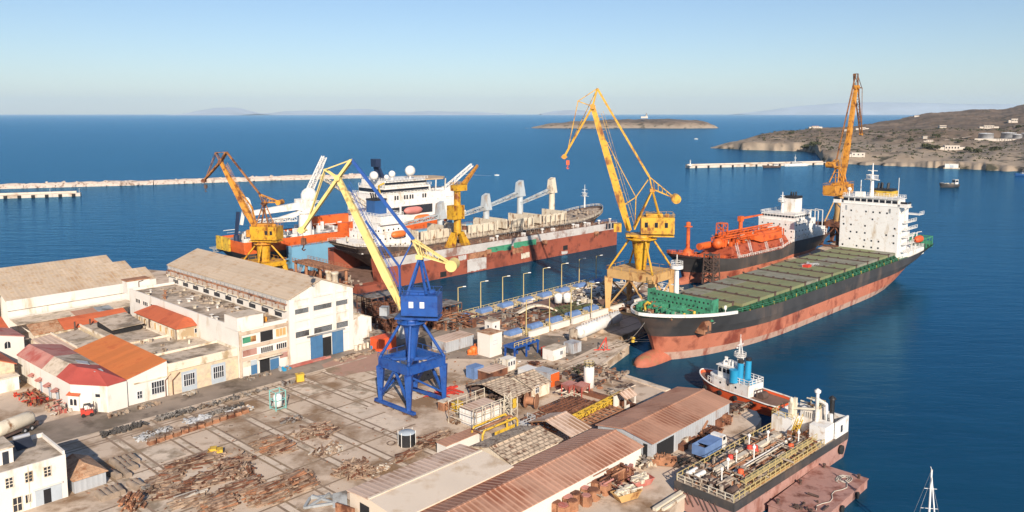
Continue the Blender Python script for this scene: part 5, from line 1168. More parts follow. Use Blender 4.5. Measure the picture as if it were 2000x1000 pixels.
for i in range(11): y=-6.6+i*1.32; b=MB(); b.box(65.42,y-.5,18.1,65.494,y+.5,18.9); b.obj('window',['glass_dark'],ac)
for i in range(9): x=66+i*1.5; b=MB(); b.box(x-.5,-7.46,18.1,x+.5,-7.406,18.9); b.obj('window',['glass_dark'],ac)
for z in (15,12.4,10):
    for i in range(6):
        if rr.random()<.8: y=-6.8+i*2.6; b=MB(); b.box(64.44,y-.25,z,64.496,y+.25,z+.55); b.obj('porthole',['glass_dark'],ac)
        x=66+i*2.8; b=MB(); b.box(x-.25,-8.06,z,x+.25,-8.004,z+.55); b.obj('porthole',['glass_dark'],ac)
b=MB(); b.box(75,-2.6,19.403,81,2.6,25.0); b.i=1; b.box(74.9,-2.7,25.003,81.1,2.7,26); 
for x,y in ((76.5,-1),(78,.8),(79.4,-.6)): b.tube((x,y,26),(x,y,27.6),.35,n=8)
b.obj('funnel',['white_ship','black_paint'],t)
mast(t,(71,1,19.4),8.6,.7,4,name='radar_mast')
for x in (86,90): b=MB(); b.bars([(x,-7.6,12.4),(x,-7.6,19.5),(x+.5,-4,19.7),(x+.5,-4,12.4)],.3); b.obj('davit_frame',['white_ship'],t)
b=MB(); b.rail([(66,-8.3,9.1),(93,-8.3,9.1)],2.2,.09,1.7,2); b.obj('side_frames',['white_ship'],t)
# rusty fender tower and dolphin on the jetty
P=at(1388,566,0); t=T('access_tower','dark rusty steel stair tower standing against the orange gas carrier bow','stair tower',V((P.x,P.y,2.2)),ang(46))
b=MB(); b.lattice((0,0,0),(0,0,10.5),4.2,3.6,5,.16); b.obj('frame',['rust_dark'],t)
for k in range(5): b=MB(); b.box(-1.8,-1.8,2+k*2,1.8,1.8,2.12+k*2); b.obj('landing',['rust_dark'],t); b=MB(); b.stairs((-1.5 if k%2 else 1.5,-1,.2+k*2),(1.5 if k%2 else -1.5,-1,2+k*2),.8); b.obj('stair',['rust_dark'],t)
P=at(1604,478,2.2); t=T('dock_fender_frame','heavy dark brown portal frame on the jetty beside the far crane','dock frame',P,ang(137))
b=MB(); b.bar((-3,0,0),(-1.5,0,9),1.8,1.6); b.obj('post',['rust_dark'],t); b=MB(); b.bar((7.5,0,0),(7.5,0,9),1.6); b.obj('post',['rust_dark'],t); b=MB(); b.bar((-2.6,0,9.6),(9,0,9.6),1.6,1.5); b.obj('beam',['rust'],t)
# ------------------------------------------------------------- red floating dock
D0=at(700,575,0); DH=44.6; DR=ang(DH)
def dk(x,y,z=0): return D0+Matrix.Rotation(DR,3,'Z')@V((x,y,z))
t=T('floating_dock','rusty red and white floating dock holding the black bulk carrier','floating dock',D0,DR); RD=t
b=MB(); b.box(0,.05,-2,143,34,2.4); b.obj('pontoon',['dock_red'],t)
b=MB(); b.box(.3,4.3,2.403,142.7,29.7,2.5); b.obj('dock_floor',['dock_deck'],t)
b=MB(); b.add([(10,0,-2),(143,0,-2),(143,0,7.6),(8.8,0,7.6),(8.2,0,10.7),(143,0,10.7),(143,4.2,10.7),(8.2,4.2,10.7),(10,4.2,2.403),(143,4.2,2.403),(143,4.2,-2),(10,4.2,-2)],[(0,1,2,3)]); b.i=1; b.add([(8.8,0,7.6),(143,0,7.6),(143,0,10.7),(8.2,0,10.7)],[(0,1,2,3)]); b.i=2; b.add([(8.2,0,10.7),(143,0,10.7),(143,4.2,10.7),(8.2,4.2,10.7)],[(0,1,2,3)]); b.i=0
b.add([(10,0,-2),(8.8,0,7.6),(8.2,0,10.7),(8.2,4.2,10.7),(10,4.2,2.403),(10,4.2,-2)],[(0,1,2,3,4,5)]); b.add([(8.2,4.2,10.7),(143,4.2,10.7),(143,4.2,2.403),(10,4.2,2.403)],[(0,1,2,3)]); b.add([(143,0,-2),(143,4.2,-2),(143,4.2,10.7),(143,0,10.7)],[(0,1,2,3)])
b.obj('outer_wall',['dock_red','dock_white','dock_deck'],t)
b=MB(); b.box(10,30,2.403,143,34,10.7); b.obj('inner_wall',['dock_red'],t)
for x0,x1,z0,z1,m,nm in ((60,73.4,6.6,8.6,'green_paint','green_panel'),(74.6,88,6.9,8.9,'green_paint','green_panel'),(49.5,59.5,.5,5.2,'dock_white','bare_patch'),(50,59.5,5.3,7.4,'rust_light','rusty_patch'),(45,49,5.6,7.3,'dock_white','bare_patch'),(79,84,1.8,4,'cream_paint','bare_patch'),(74,80,4.4,6.4,'rust_light','rusty_patch'),(104,108,.3,1.6,'dock_white','bare_patch')):
    b=MB(); n_=14; rq=random.Random(int(x0)); vs=[(x0+(x1-x0)*i/n_,-.012-.004*(m=='cream_paint'),z0+(rq.uniform(-.25,.25) if m!='green_paint' else (-.5+rq.uniform(0,.6)))) for i in range(n_+1)]+[(x1-(x1-x0)*i/n_,-.012-.004*(m=='cream_paint'),z1+(rq.uniform(-.2,.2) if m!='green_paint' else 0)) for i in range(n_+1)]
    b.add(vs,[tuple(range(len(vs)))]); b.obj(nm,[m],t)
for x,z in ((36,.4),(105,2.0)): b=MB(); b.box(x,-.03,z,x+3,-.004,z+2); b.obj('side_opening',['dark_open'],t)
for x in (59,91.5,126): b=MB(); b.box(x,-.9,6.4,x+2.4,-.005,7.9); b.bar((x+.2,-.7,6.3),(x+.2,-.01,5),.25); b.bar((x+2.2,-.7,6.3),(x+2.2,-.01,5),.25); b.obj('fender_bracket',['rust_light'],t)
b=MB(); b.box(134,-.03,8,142.6,-.005,10.5); b.obj('control_opening',['window_dark'],t)
for x in (134,136,138.3,140.5,142.5): b=MB(); b.bar((x,-.15,7.8),(x,-.15,10.8),.3); b.obj('opening_post',['dock_white'],t)
b=MB(); b.rail([(8.5,.2,10.7),(142.8,.2,10.7)],1,.04,2.6,2); b.rail([(8.5,4,10.7),(142.8,4,10.7)],1,.04,2.6,2); b.obj('railing',['rust_light'],t)
for x in (64,66.5,82,93,100,113,116,121,124,131,139):
    b=MB(); b.rev((x,1.2,10.7),[(.5,0),(.4,.6),(.4,1.4),(.75,1.5),(.75,1.9),(.1,2)],10) if x%2 else b.box(x-.6,.8,10.703,x+.6,2.2,12.1) or b.tube((x-.9,1.5,11.6),(x+.9,1.5,11.6),.5,n=10); b.obj('capstan',['white_paint'],t)
b=MB(); clutter(b,10,140,.6,3.6,10.7,70,.4,1.6,.9,rr,.3); b.obj('wall_top_gear',['machinery'],t)['kind']='stuff'
# letters worn off the side are only faint smudges
# rusty landing stage at the near end
t=T('landing_stage','rusty steel landing stage and stair frames at the near end of the red dock','landing stage',dk(-1,0,0),DR)
b=MB(); b.box(-7,2,2.6,0.9,30,3.1); b.obj('platform',['rust'],t)
for x,y in ((-6,4),(-6,12),(-6,21),(-1,4),(-1,12),(-1,21),(-6,28)): b=MB(); b.tube((x,y,-1),(x,y,8.2),.55,n=8); b.obj('post',['rust_light'],t)
b=MB(); b.box(-6.8,3,8.2,-.4,29,8.7); b.obj('upper_walkway',['rust_light'],t)
b=MB(); b.rail([(-6.7,3,8.7),(-6.7,29,8.7)],1.1,.06,2,2); b.obj('railing',['rust_light'],t); b=MB(); b.rail([(-.5,3,8.7),(-.5,29,8.7)],1.1,.06,2,2); b.obj('railing',['rust_light'],t)
for y in (6,16,25): b=MB(); b.stairs((-8,y,2.5),(-3,y+2.5,8.4),1); b.obj('stair',['rust_light'],t)
b=MB(); clutter(b,-14,-1,2,30,2.6,120,.6,3,3.2,rr,.5); b.obj('scrap',['rust'],t)['kind']='stuff'
b=MB(); clutter(b,-12,6,1,24,2.6,50,.4,1.8,2.6,rr,.4); b.obj('fittings',['deck_clutter'],t)['kind']='stuff'
for q_,(px,py,lb) in enumerate(((643,563,'left'),(655,566,'right'))):
    P=at(px,py,2.5); b=MB(); b.rev((0,0,0),[(1.05,0),(1.05,5.2),(1.3,5.3),(1.3,6)],14); tag(b.obj('concrete_pillar',['cream_wall'],loc=P),f'pale round pillar on the quay behind the tall hall, {lb} one of a pair','pillar')
# small yellow dock crane
t=T('dock_crane','small yellow pedestal crane standing on top of the red dock wall','crane',dk(46.5,2.1,10.7),DR)
for s_ in (-1,1):
    b=MB(); b.add([(s_*4-1.6,-1.4,0),(s_*4+1.6,-1.4,0),(s_*4+1.6,1.4,0),(s_*4-1.6,1.4,0),(s_*1.4-.9,-1,5.4),(s_*1.4+.9,-1,5.4),(s_*1.4+.9,1,5.4),(s_*1.4-.9,1,5.4)],[(0,1,5,4),(1,2,6,5),(2,3,7,6),(3,0,4,7),(4,5,6,7)]); b.obj('portal_leg',['yellow_crane'],t)
b=MB(); b.tube((0,0,5),(0,0,21),1.5,1.25,14); b.box(-2.3,-1.1,4.6,2.3,1.1,5.4); b.obj('column',['yellow_crane'],t)
b=MB(); b.box(-3.6,-1.9,10.4,1.9,1.9,15.6); b.obj('machine_house',['yellow_crane'],t)
b=MB(); b.box(-1.8,-1.8,21,3.4,1.8,23.2); b.rail([(-2,-1.9,23.2),(3.5,-1.9,23.2),(3.5,1.9,23.2),(-2,1.9,23.2)],1,.05,2,2,True); b.obj('top_platform',['yellow_crane'],t)
b=MB(); b.bar((3,0,23),(16,6,29.5),1.6,1.5,.8); b.obj('boom',['orange_crane'],t)
b=MB(); b.tube((2.2,-1.5,6.2),(2.2,-1.5,7.6),1.0,n=12); b.obj('cable_reel',['rust'],t)
# ------------------------------------------------------------- bulk carrier in the red dock
t=T('bulk_carrier','black and rusty bulk carrier with open holds standing in the red dock','ship',dk(6,17,0),DR)
shb=lambda x:(4.2*((x-118)/27)**1.4 if x>118 else 0)+(2.6*((22-x)/22)**.8 if x<22 else 0)
LB=145
def bl(lv): # stations run from the bow, so mirror x
    b,ln=hull([(z,LB-xe,LB-xs,hb,lb,ls,tw,mi) for (z,xs,xe,hb,lb,ls,tw,mi) in lv],lambda x:shb(LB-x),36)
    b.v=[V((LB-p.x,-p.y,p.z)) for p in b.v]; return b,[[(LB-x,w,z) for x,w,z in l] for l in ln]
b,ln=bl([(2.9,14,134,8,30,46,.05,0),(4.5,11,136,10,28,40,.1,0),(7.5,6,139,10.4,26,30,.35,1),(9.6,2,141,10.5,23,22,.7,2),(12,-1,145,10.6,20,16,.85,2)])
b.obj('hull',['red_hull','rust_hull','rust_hull'],t)
b=MB(); L_=ln[-1]; vs=[]
for x,w,z in L_[1:]: vs+=[(x,-w,z-.8),(x,w,z-.8)]
b.add(vs,[(2*i,2*i+1,2*i+3,2*i+2) for i in range(len(vs)//2-1)]); b.obj('deck',['deck_clutter'],t)
b=MB()
for s_ in (-1,1): b=MB(); b.rail([(x,s_*(w-.1),z) for x,w,z in L_],1,.07,2.2,2); b.obj('railing',['cream_paint'],t)
for x0,x1 in ((28,44),(52,69),(75,90),(96,112)):
    b=MB(); b.box(x0,-7,11.2,x1,7,13.6); hc=b.obj('hatch_coaming',['deck_clutter'],t)
    b=MB(); b.box(x0+.6,-6.4,13.603,x1-.6,6.4,13.64); b.obj('open_hold',['rust_dark'],hc)
    for xa in (x0-.9,x1-.2): b=MB(); b.box(xa,-7.2,13,xa+.8,7.2,17); b.obj('folded_hatch_cover',['cream_paint'],hc)
    b=MB(); b.box(x0+1,-7.35,13.2,x1-1,-7.0,16.6); b.obj('folded_hatch_cover',['cream_paint'],hc)
    for k in range(5): b=MB(); b.bar((x0+1.5+k*3.2,-8.6,11.3),(x0+1.5+k*3.2,-8.6,16.6),.35); b.obj('deck_post',['cream_paint'],t)
for x,zt,y in ((46.5,23.5,2),(71.5,24.8,2),(93,29,3),(114,29,3)):
    b=MB(); b.tube((x,y,11.3),(x,y,zt-4.5),1.5,1.35,12); b.obj('crane_pedestal',['cream_paint' if x==114 else 'pedestal_grey'],t)
    c_=MB(); c_.add([(x-2,y-1.6,zt-4.5),(x+2,y-1.6,zt-4.5),(x+2,y+1.6,zt-4.5),(x-2,y+1.6,zt-4.5),(x-1.4,y-1.3,zt+1.5),(x+.8,y-1.3,zt+2.5),(x+.8,y+1.3,zt+2.5),(x-1.4,y+1.3,zt+1.5)],[(0,1,5,4),(1,2,6,5),(2,3,7,6),(3,0,4,7),(4,5,6,7),(0,3,2,1)]); c_.obj('crane_house',['cream_paint' if x==114 else 'pedestal_grey'],t)
    b=MB(); b.lattice((x-2,y,zt-3.5),(x-22,y-1,18.5+(x>90)*3),1.6,.9,9,.14); b.obj('crane_jib',['pedestal_grey'],t)
b=MB(); b.box(8,-8.6,11,23,8.6,17.5); b.box(9,-7.6,17.503,21,7.6,21); b.box(9.6,-8.8,21.003,20,8.8,24); sp=b.obj('superstructure',['white_ship'],t)
b=MB(); b.box(2,-8,11.5,7.9,8,15.2); b.obj('poop_house',['white_ship'],t)
for z,x0,x1 in ((17.5,8,23),(21,9,21),(24,9.6,20)): b=MB(); b.rail([(x0,-8.5,z),(x1,-8.5,z),(x1,8.5,z)],1,.06,1.8,2); b.rail([(x0,-8.5,z),(x0,8.5,z)],1,.06,1.8,2); b.obj('railing',['white_ship'],sp)
for z in (13,15.6,18.6):
    for i in range(6): x=9.5+i*2.2; b=MB(); yy=-8.6 if z<17 else -7.6; b.box(x-.3,yy-.06,z,x+.3,yy-.004,z+.6); b.obj('porthole',['glass_dark'],sp); b=MB(); xx=8 if z<17 else 9; b.box(xx-.06,-7+i*2.5,z,xx-.004,-6.4+i*2.5,z+.6); b.obj('porthole',['glass_dark'],sp)
for i in range(8): y=-7.6+i*2.1; b=MB(); b.box(20.004,y-.75,22.3,20.06,y+.75,23.2); b.obj('window',['glass_dark'],sp)
b=MB(); b.box(12.3,-1.6,24.003,17.6,3.6,29); b.i=1; b.box(12.2,-1.7,29.003,17.7,3.7,29.6)
for y in (-.4,1,2.4): b.tube((14,y,29.6),(13.4,y,31.6),.3,n=8)
b.obj('funnel',['funnel_blue','black_paint'],t)
lifeboat(t,(17,-9.4,17.2),6.5,'lifeboat_orange',1.25)
mast(t,(134,0,16.2),11,.4,3,'white_ship','foremast')
b=MB(); clutter(b,24,128,-9.4,9.4,11.2,150,.5,2.4,2.4,rr,.45); b.obj('deck_clutter',['deck_clutter'],t)['kind']='stuff'
b=MB(); clutter(b,122,142,-4,4,13.6,30,.5,1.8,1.8,rr,.4); b.obj('forecastle_gear',['deck_clutter'],t)['kind']='stuff'
b=MB(); clutter(b,1,24,-8,8,15.3,40,.4,1.5,2.,rr,.4); b.obj('poop_gear',['cream_paint'],t)['kind']='stuff'
# scaffolding on the quayside flank
b=MB()
for i in range(24):
    x=64+i*2.4; b.bar((x,-11.6,2.5),(x,-11.6,12.4),.16); b.bar((x,-12.6,2.5),(x,-12.6,12.4),.16)
for z in (4.4,6.4,8.4,10.4,12.2):
    for y in (-11.6,-12.6): b.bar((64,y,z),(119.2,y,z),.12)
    b.box(64,-12.5,z+.1,119.2,-11.7,z+.16)
s_=T('hull_scaffold','long grey scaffold along the dock side flank of the bulk carrier','scaffold',t.location.copy(),DR); b.obj('frame',['scrap_grey'],s_)
b=MB(); clutter(b,66,118,-12.4,-11.8,4.5,60,.5,1.5,2.5,rr,.5); b.obj('planks',['machinery'],s_)['kind']='stuff'
# ------------------------------------------------------------- blue floating dock and the offshore vessel
t=T('floating_dock','pale blue floating dock with an offshore vessel rising above its wall','floating dock',dk(-3,41,0),DR)
b=MB(); b.box(0,0,-2,112,36,2.6); b.obj('pontoon',['dock_blue'],t)
b=MB(); b.box(2,0.004,2.603,112,4,11.2); b.obj('outer_wall',['dock_blue'],t)
b=MB(); b.box(2,32,2.603,112,36,11.2); b.obj('inner_wall',['dock_blue'],t)
b=MB(); b.rail([(2.2,.2,11.2),(112,.2,11.2)],1,.05,2.6,2); b.obj('railing',['rust_light'],t)
b=MB(); b.box(-14,29,8.8,2,34,9.3); b.lattice((-14,30,8.4),(2,30,8.4),1,1,10,.12); b.obj('gangway',['grey_steel'],t)
b=MB(); b.box(-18,2,6.4,2,5,6.9); b.bar((-18,3,6.2),(2,3,5),.4,.6); b.obj('end_platform',['dock_blue'],t)
b=MB(); clutter(b,2,110,.6,3.6,11.2,40,.4,1.4,.9,rr,.3); b.obj('wall_top_gear',['rust_light'],t)['kind']='stuff'
b=MB(); clutter(b,-12,1,1,30,-.3,90,.6,3,4,rr,.5); b.obj('end_scrap',['rust_dark'],t)['kind']='stuff'
t=T('offshore_vessel','white and orange offshore vessel with helideck and cranes in the blue dock','ship',dk(-16,58,0),DR)
b,ln=bl2=hull([(3,LB-145+100-96,0+90,0,1,1,1,0)],n=2) if False else (None,None)
LV=108
lv=[(3.2,8,98,9,26,10,.8,0),(6,3,101,10.4,24,8,.9,1),(9.5,0,104,10.6,20,6,.95,1),(11.4,-.4,106,10.7,18,5,.97,2),(14,-.5,108,10.8,16,4,.98,2)]
b,ln=hull([(z,LV-xe,LV-xs,hb,lb,ls,tw,mi) for z,xs,xe,hb,lb,ls,tw,mi in lv],lambda x:(3.5*((40-x)/40)**1.2 if x<40 else 0),30)
b.v=[V((LV-p.x,-p.y,p.z)) for p in b.v]; b.obj('hull',['red_hull','black_hull','orange_ship'],t)
b=MB(); vs=[]
for x,w,z in [(LV-x,w,z) for x,w,z in ln[-1]][1:]: vs+=[(x,-w,z-1),(x,w,z-1)]
b.add(vs,[(2*i,2*i+1,2*i+3,2*i+2) for i in range(len(vs)//2-1)]); b.obj('deck',['grey_steel'],t)
for x0,x1 in ((-.2,4.6),(5.6,10.2)): b=MB(); b.box(-1.3,x0,9.6,-.55,x1,14.6); b.obj('yellow_fender_plate',['yellow_paint'],t)
b=MB(); b.box(40,-10.9,14.003,57,-9.2,17.2); b.box(38,8.5,14.003,57,10.6,18); b.obj('side_casing',['orange_ship'],t)
for x in (47,51.5): b=MB(); b.box(x,-10.96,15.2,x+1.8,-10.904,16.2); b.obj('casing_window',['glass_dark'],t)
# superstructure
b=MB(); b.box(58,-10.4,14,101,10.4,23.5); b.box(60,-10.2,23.503,96,10.2,26.6); b.box(63,-9.2,26.603,88,9.2,29.6); b.box(64,-8.4,29.603,86,8.4,32.4); ac=b.obj('superstructure',['white_ship'],t)
b=MB(); b.box(96,-9.6,14,108.5,9.6,16.5); b.rev((100.5,0,14),[(9.5,0),(9.2,5),(7.6,10),(5.5,13)],18); b.obj('bow_house',['white_ship'],t)
b=MB(); b.box(62.5,-9.26,27.3,87,-9.204,28.8); b.box(62.94,-9,27.3,62.996,9,28.8); b.box(64,-8.46,30.4,86,-8.404,31.6); b.obj('bridge_window_band',['glass_dark'],ac)
for z,x0,x1 in ((23.5,58,98),(26.6,60,95),(29.6,63,88),(32.4,64,86)): b=MB(); b.rail([(x0,9.2,z),(x0,-9.8,z),(x1,-9.8,z)],1.1,.07,1.8,2); b.obj('railing',['white_ship'],ac)
for x in (68,69.3,73,74.3,76,77.3,83,84.3): b=MB(); b.box(x-.4,-10.26,24.2,x+.4,-10.204,26); b.obj('window',['glass_dark'],ac)
b=MB(); b.box(66,-10.46,18.6,70,-10.404,21); b.box(71,-10.46,17.6,88,-10.404,21.3); b.obj('boat_recess',['window_dark'],ac)
lifeboat(t,(77,-10.8,19.2),10,'lifeboat_pink',1.5); lifeboat(t,(82,-10.9,15.6),9,'lifeboat_orange',1.3,'rescue_boat')
b=MB(); b.prism([(91+10.5*math.cos(i*math.pi/4+.39),10.5*math.sin(i*math.pi/4+.39)) for i in range(8)],31.6,32.2); hd=b.obj('helideck',['helideck'],t)
for x,y in ((84,-7),(98,-7),(98,6),(84,6),(91,-9)): b=MB(); b.bar((x,y,23),(91+(x-91)*1.05,y*1.05,31.6),.4); b.obj('helideck_strut',['white_ship'],hd)
b=MB(); b.bar((69,1,32.4),(66,1,39.5),1.5,3.6,.9); b.bar((68.8,-1,32.4),(65.6,-1,40),1.2,1.2,.8); b.box(64.5,-1.8,38,67,2,41.3); b.obj('exhaust_mast',['navy_paint'],t)
for x,y,r_,z in ((61,-5,1.9,33.5),(70,-5.5,1.5,34),(79,-6.5,2.3,34.5),(66,-7,1.1,33.2)): b=MB(); b.tube((x,y,32.4),(x,y,z),.4,n=8); b.ball((x,y,z+r_*.6),r_); b.obj('radome',['white_ship'],t)
b=MB(); b.lattice((100,-4,26),(114,-8,37),1.7,1.2,10,.13); b.obj('bow_crane_boom',['white_ship'],t)
b=MB(); b.tube((100,-4,22),(100,-4,26.6),1.2,n=10); b.obj('bow_crane_pedestal',['white_ship'],t)
b=MB(); b.tube((28,-5,13),(28,-5,22),2.6,2.4,18); b.tube((28,-5,22),(28,-5,23),3.2,n=18); cr=b.obj('main_crane_pedestal',['white_ship'],t)
b=MB(); b.box(25,-7.5,23,31,-2.5,27.5); b.ball((30,-5,28.5),3.2); b.rail([(25,-7.5,25.4),(33,-7.5,25.4),(33,-2.5,25.4)],1.1,.08,1.5,2); b.obj('main_crane_house',['white_ship'],t)
b=MB(); b.lattice((29,-5,28),(38,-4,43.5),2,1.4,11,.15); b.obj('main_crane_mast',['white_ship'],t)
b=MB(); b.bar((27,-5,25),(4,-4,23.5),2.4,2.8,1.4); b.bar((27,-5,22.5),(6,-4,18),1.2,1.5); b.lattice((24,-5,20),(8,-5,20.5),1.6,1.2,8,.15); b.obj('main_crane_boom',['white_ship'],t)
b=MB(); b.tube((7,-6,13),(7,-6,17),1.1,n=10); b.bars([(7,-6,17),(4,-6,29),(3.2,-6,29.6)],1.1); b.bars([(3.2,-6,29.6),(1,-6.2,20)],.9); b.obj('knuckle_crane',['white_ship'],t)
b=MB(); b.tube((0.5,-3,13),(.5,-3,16),1,n=10); b.bars([(.5,-3,16),(1.5,-3,24.5)],1.0); b.obj('blue_knuckle_crane',['navy_paint'],t)
b=MB(); clutter(b,1,56,-9.6,9.6,13,110,.6,3,3.4,rr,.35); b.obj('deck_equipment',['white_paint'],t)['kind']='stuff'
b=MB(); clutter(b,60,95,-9.5,9.5,23.5,60,.4,1.8,1.8,rr,.35); b.obj('deck_gear',['grey_steel'],t)['kind']='stuff'
b=MB(); b.box(57.9,-8.6,14,60.5,-6,20.6); b.i=0; b.obj('deck_locker',['white_ship'],t)
b=MB(); b.lattice((58,-9.5,21),(34,-7,36),1.7,1.2,14,.13); b.obj('cargo_crane_boom',['cream_paint'],t)
b=MB(); b.bars([(62,-8,26.6),(61,-8,30.5),(64,-8,31.6)],.5); b.obj('provision_crane',['yellow_paint'],t)
# ------------------------------------------------------------- tank barge moored in front
rr=random.Random(33)
o=at(1434,985,4.2); far=at(1657,842,4.3); nl=at(1318,938,4.2)
d=(far-o); LB=d.length; hb_=math.degrees(math.atan2(d.x,d.y)); WB=(nl-o).length
t=T('tank_barge','worn tank barge with pipes and yellow rails moored along the quay','ship',(o.x,o.y,0),ang(hb_)); TB=t
b=MB()
b.add([(0,0,-1.5),(LB-2.5,0,-1.5),(LB-2.5,WB,-1.5),(0,WB,-1.5),(0,0,2.9),(LB,0,2.9),(LB,WB,2.9),(0,WB,2.9)],[(0,1,5,4),(1,2,6,5),(2,3,7,6),(3,0,4,7)]); b.i=1
b.box(0,-.05,2.903,LB,WB+.05,4.2); b.obj('hull',['faded_red','black_hull'],t)
b=MB(); b.box(.2,.2,4.203,LB-.2,WB-.2,4.25); b.obj('deck',['deck_clutter'],t)
for s_,nm in ((.25,'rail'),(WB-.25,'rail')):
    b=MB(); b.rail([(.3,s_,4.2),(LB-9,s_,4.2)],1.15,.05,1.5,2); b.obj('side_railing',['rail_yellow'],t)
b=MB(); b.rail([(.3,.3,4.2),(.3,WB-.3,4.2)],1.1,.05,1.4,2); b.obj('end_railing',['cream_paint'],t)
for k in range(8):
    y=2.6+k*(WB-5)/7; b=MB(); b.tube((4+rr.uniform(0,3),y,4.9+.15*(k%3)),(LB-11-rr.uniform(0,4),y,4.9+.15*(k%3)),.13+.06*(k%2),n=8); b.obj('cargo_pipe',[('white_paint','rust_light','cream_paint')[k%3]],t)
b=MB(); b.box(6,WB*.62,4.25,LB-12,WB*.7,5.4); b.obj('trunk',['cream_paint'],t)
b=MB(); b.box(5,1.1,5.3,LB-10,2.0,5.42); 
for k in range(11): b.bar((5.2+k*(LB-16)/10,1.15,4.25),(5.2+k*(LB-16)/10,1.15,5.3),.12)
b.rail([(5,1.1,5.42),(LB-10,1.1,5.42)],.95,.04,1.8,2); b.obj('catwalk',['rail_yellow'],t)
b=MB(); b.box(5,.25,4.3,LB-11,1.05,4.42); b.obj('side_walkway',['beige_steel'],t)
for k in range(7): x=3.5+k*3.6; y=rr.uniform(2.5,WB-2); b=MB(); b.tube((x,y,4.2),(x,y,6.6+rr.uniform(0,1)),.12); b.rev((x,y,6.8),[(.25,0),(.3,.3),(.05,.5)],8); b.obj('vent_post',['white_paint'],t)
for x,y,m in ((16.5,WB*.68,'red_paint'),(11,WB*.7,'red_paint'),(17.2,WB*.62,'red_paint'),(7.5,3.4,'orange_red'),(22,2.6,'orange_red')): b=MB(); b.rev((x,y,4.25),[(.6,0),(.6,1),(.45,1.05),(.45,1.7),(.1,1.8)],10); b.obj('hatch_tank',[m],t)
for k in range(4): x=3+k*.9; b=MB(); b.M=Matrix.Translation((2.8,2+k*1.5,4.5)); b.tube((-.9,0,.2),(.9,0,.2),.55,n=10); b.obj('winch_drum',['rust_dark'],t)
b=MB()
for y in (WB-1.2,WB-2.6): b.tube((1.8,y,5.1),(4.2,y,5.1),.38,n=12); b.tube((2,y,4.2),(2,y,5.2),.2); b.tube((4,y,4.2),(4,y,5.2),.2)
b.obj('transfer_hose_reel',['white_paint'],t)
b=MB(); clutter(b,1,LB-11,1.2,WB-.8,4.25,190,.4,2.2,1.3,rr,.55); b.obj('deck_gear',['deck_clutter'],t)['kind']='stuff'
b=MB(); clutter(b,1,LB-11,1.2,WB-.8,4.25,110,.4,1.8,.9,rr,.55); b.obj('deck_valves',['rust_light'],t)['kind']='stuff'
b=MB(); pts=[(8+i*1.1,4.6+1.3*math.sin(i*.9),4.6+.2*math.cos(i)) for i in range(14)]; b.path(pts,.12,6); b.path([(p[0]-3,p[1]+1.1,p[2]) for p in pts],.1,6); b.obj('black_hose',['rubber'],t)
b=MB()
for i in range(8): y=WB*.2+i*WB*.09; b.bar((-.1,y,1.5+.4*math.sin(i*2)),(-.12,y+1.2,3.2),.1)
b.obj('hanging_anchor',['rust_dark'],t)
# stern house
x0=LB-9.5
b=MB(); b.box(x0+4.5,.02,4.25,LB-.05,.3,7.2); b.box(x0+4.5,WB-.3,4.25,LB-.05,WB-.02,6.9); b.box(LB-.35,.32,4.25,LB-.05,WB-.32,7.0); b.obj('stern_bulwark',['white_ship'],t)
b=MB(); b.box(x0+.5,WB-4.2,4.25,x0+5,WB-.35,7.0); b.box(x0+1,.4,4.25,x0+4.45,3.2,7.1); b.box(x0+3.4,3.25,4.25,LB-2.4,WB-4.3,8.6); hs=b.obj('deckhouse',['white_ship'],t)
b=MB(); b.box(x0+3.34,3.6,7.2,x0+3.394,WB-4.6,8.1); b.obj('window_band',['window_dark'],hs)
for k in range(6): b=MB(); y=3.5+k*(WB-8)/6; b.box(x0+3.3,y,7.15,x0+3.396,y+.22,8.15); b.obj('window_mullion',['white_ship'],hs)
b=MB(); b.rail([(x0+.5,WB-4.2,7.),(x0+.5,WB-.4,7.),(x0+5,WB-.4,7)],1,.05,1.3,2); b.rail([(x0+3.5,3.3,8.6),(LB-2.4,3.3,8.6),(LB-2.4,WB-4.4,8.6)],1,.05,1.5,2); b.obj('railing',['rail_yellow'],hs)
b=MB(); b.stairs((x0-.8,WB-5.2,4.3),(x0+1.6,WB-5.2,7.2),.8); b.obj('yellow_stair',['yellow_paint'],t)
b=MB(); b.tube((x0+3.2,3.0,4.2),(x0+3.2,3.0,12.2),.34,.28,10); b.rev((x0+3.2,3,12.2),[(.55,0),(.6,.35),(.1,.7)],8); b.bar((x0+3.2,2.3,10.6),(x0+3.2,3.8,10.6),.14); b.obj('mast',['white_ship'],t)
b=MB(); b.bars([(x0+2,WB-3.2,4.2),(x0+2,WB-3.2,9.6)],.7); b.bars([(x0+2.7,WB-3.6,4.2),(x0+2.7,WB-3.6,10.4)],.55); b.rev((x0+2,WB-3.2,9.6),[(.35,0),(.35,.6),(.1,1)],8); b.bar((x0+2,WB-3.2,8.6),(x0+3.2,3,9.2),.3); b.obj('derrick_post',['cream_paint'],t)
b=MB(); b.path([(x0+3.3,3,11),(x0+5.5,2.4,9.6),(x0+5.8,2.2,4.3)],.3,8); b.path([(x0+5.4,1.2,4.3),(x0+5.3,1.4,8.2)],.35,8); b.obj('exhaust_pipe',['white_ship'],t)
b=MB(); b.tube((x0+7.4,2.2,6),(x0+7.4,2.2,10.2),.42,n=10); b.rev((x0+7.4,2.2,10.2),[(.7,0),(.6,.2),(.1,.6)],8); b.obj('black_funnel',['black_paint'],t)
b=MB(); clutter(b,x0+4.6,LB-.8,.6,3,4.3,22,.3,1.2,2.2,rr,.4); clutter(b,x0+4,LB-2.5,3.4,WB-4.4,8.6,12,.3,1.,.8,rr,.4); b.obj('stern_gear',['cream_paint'],t)['kind']='stuff'
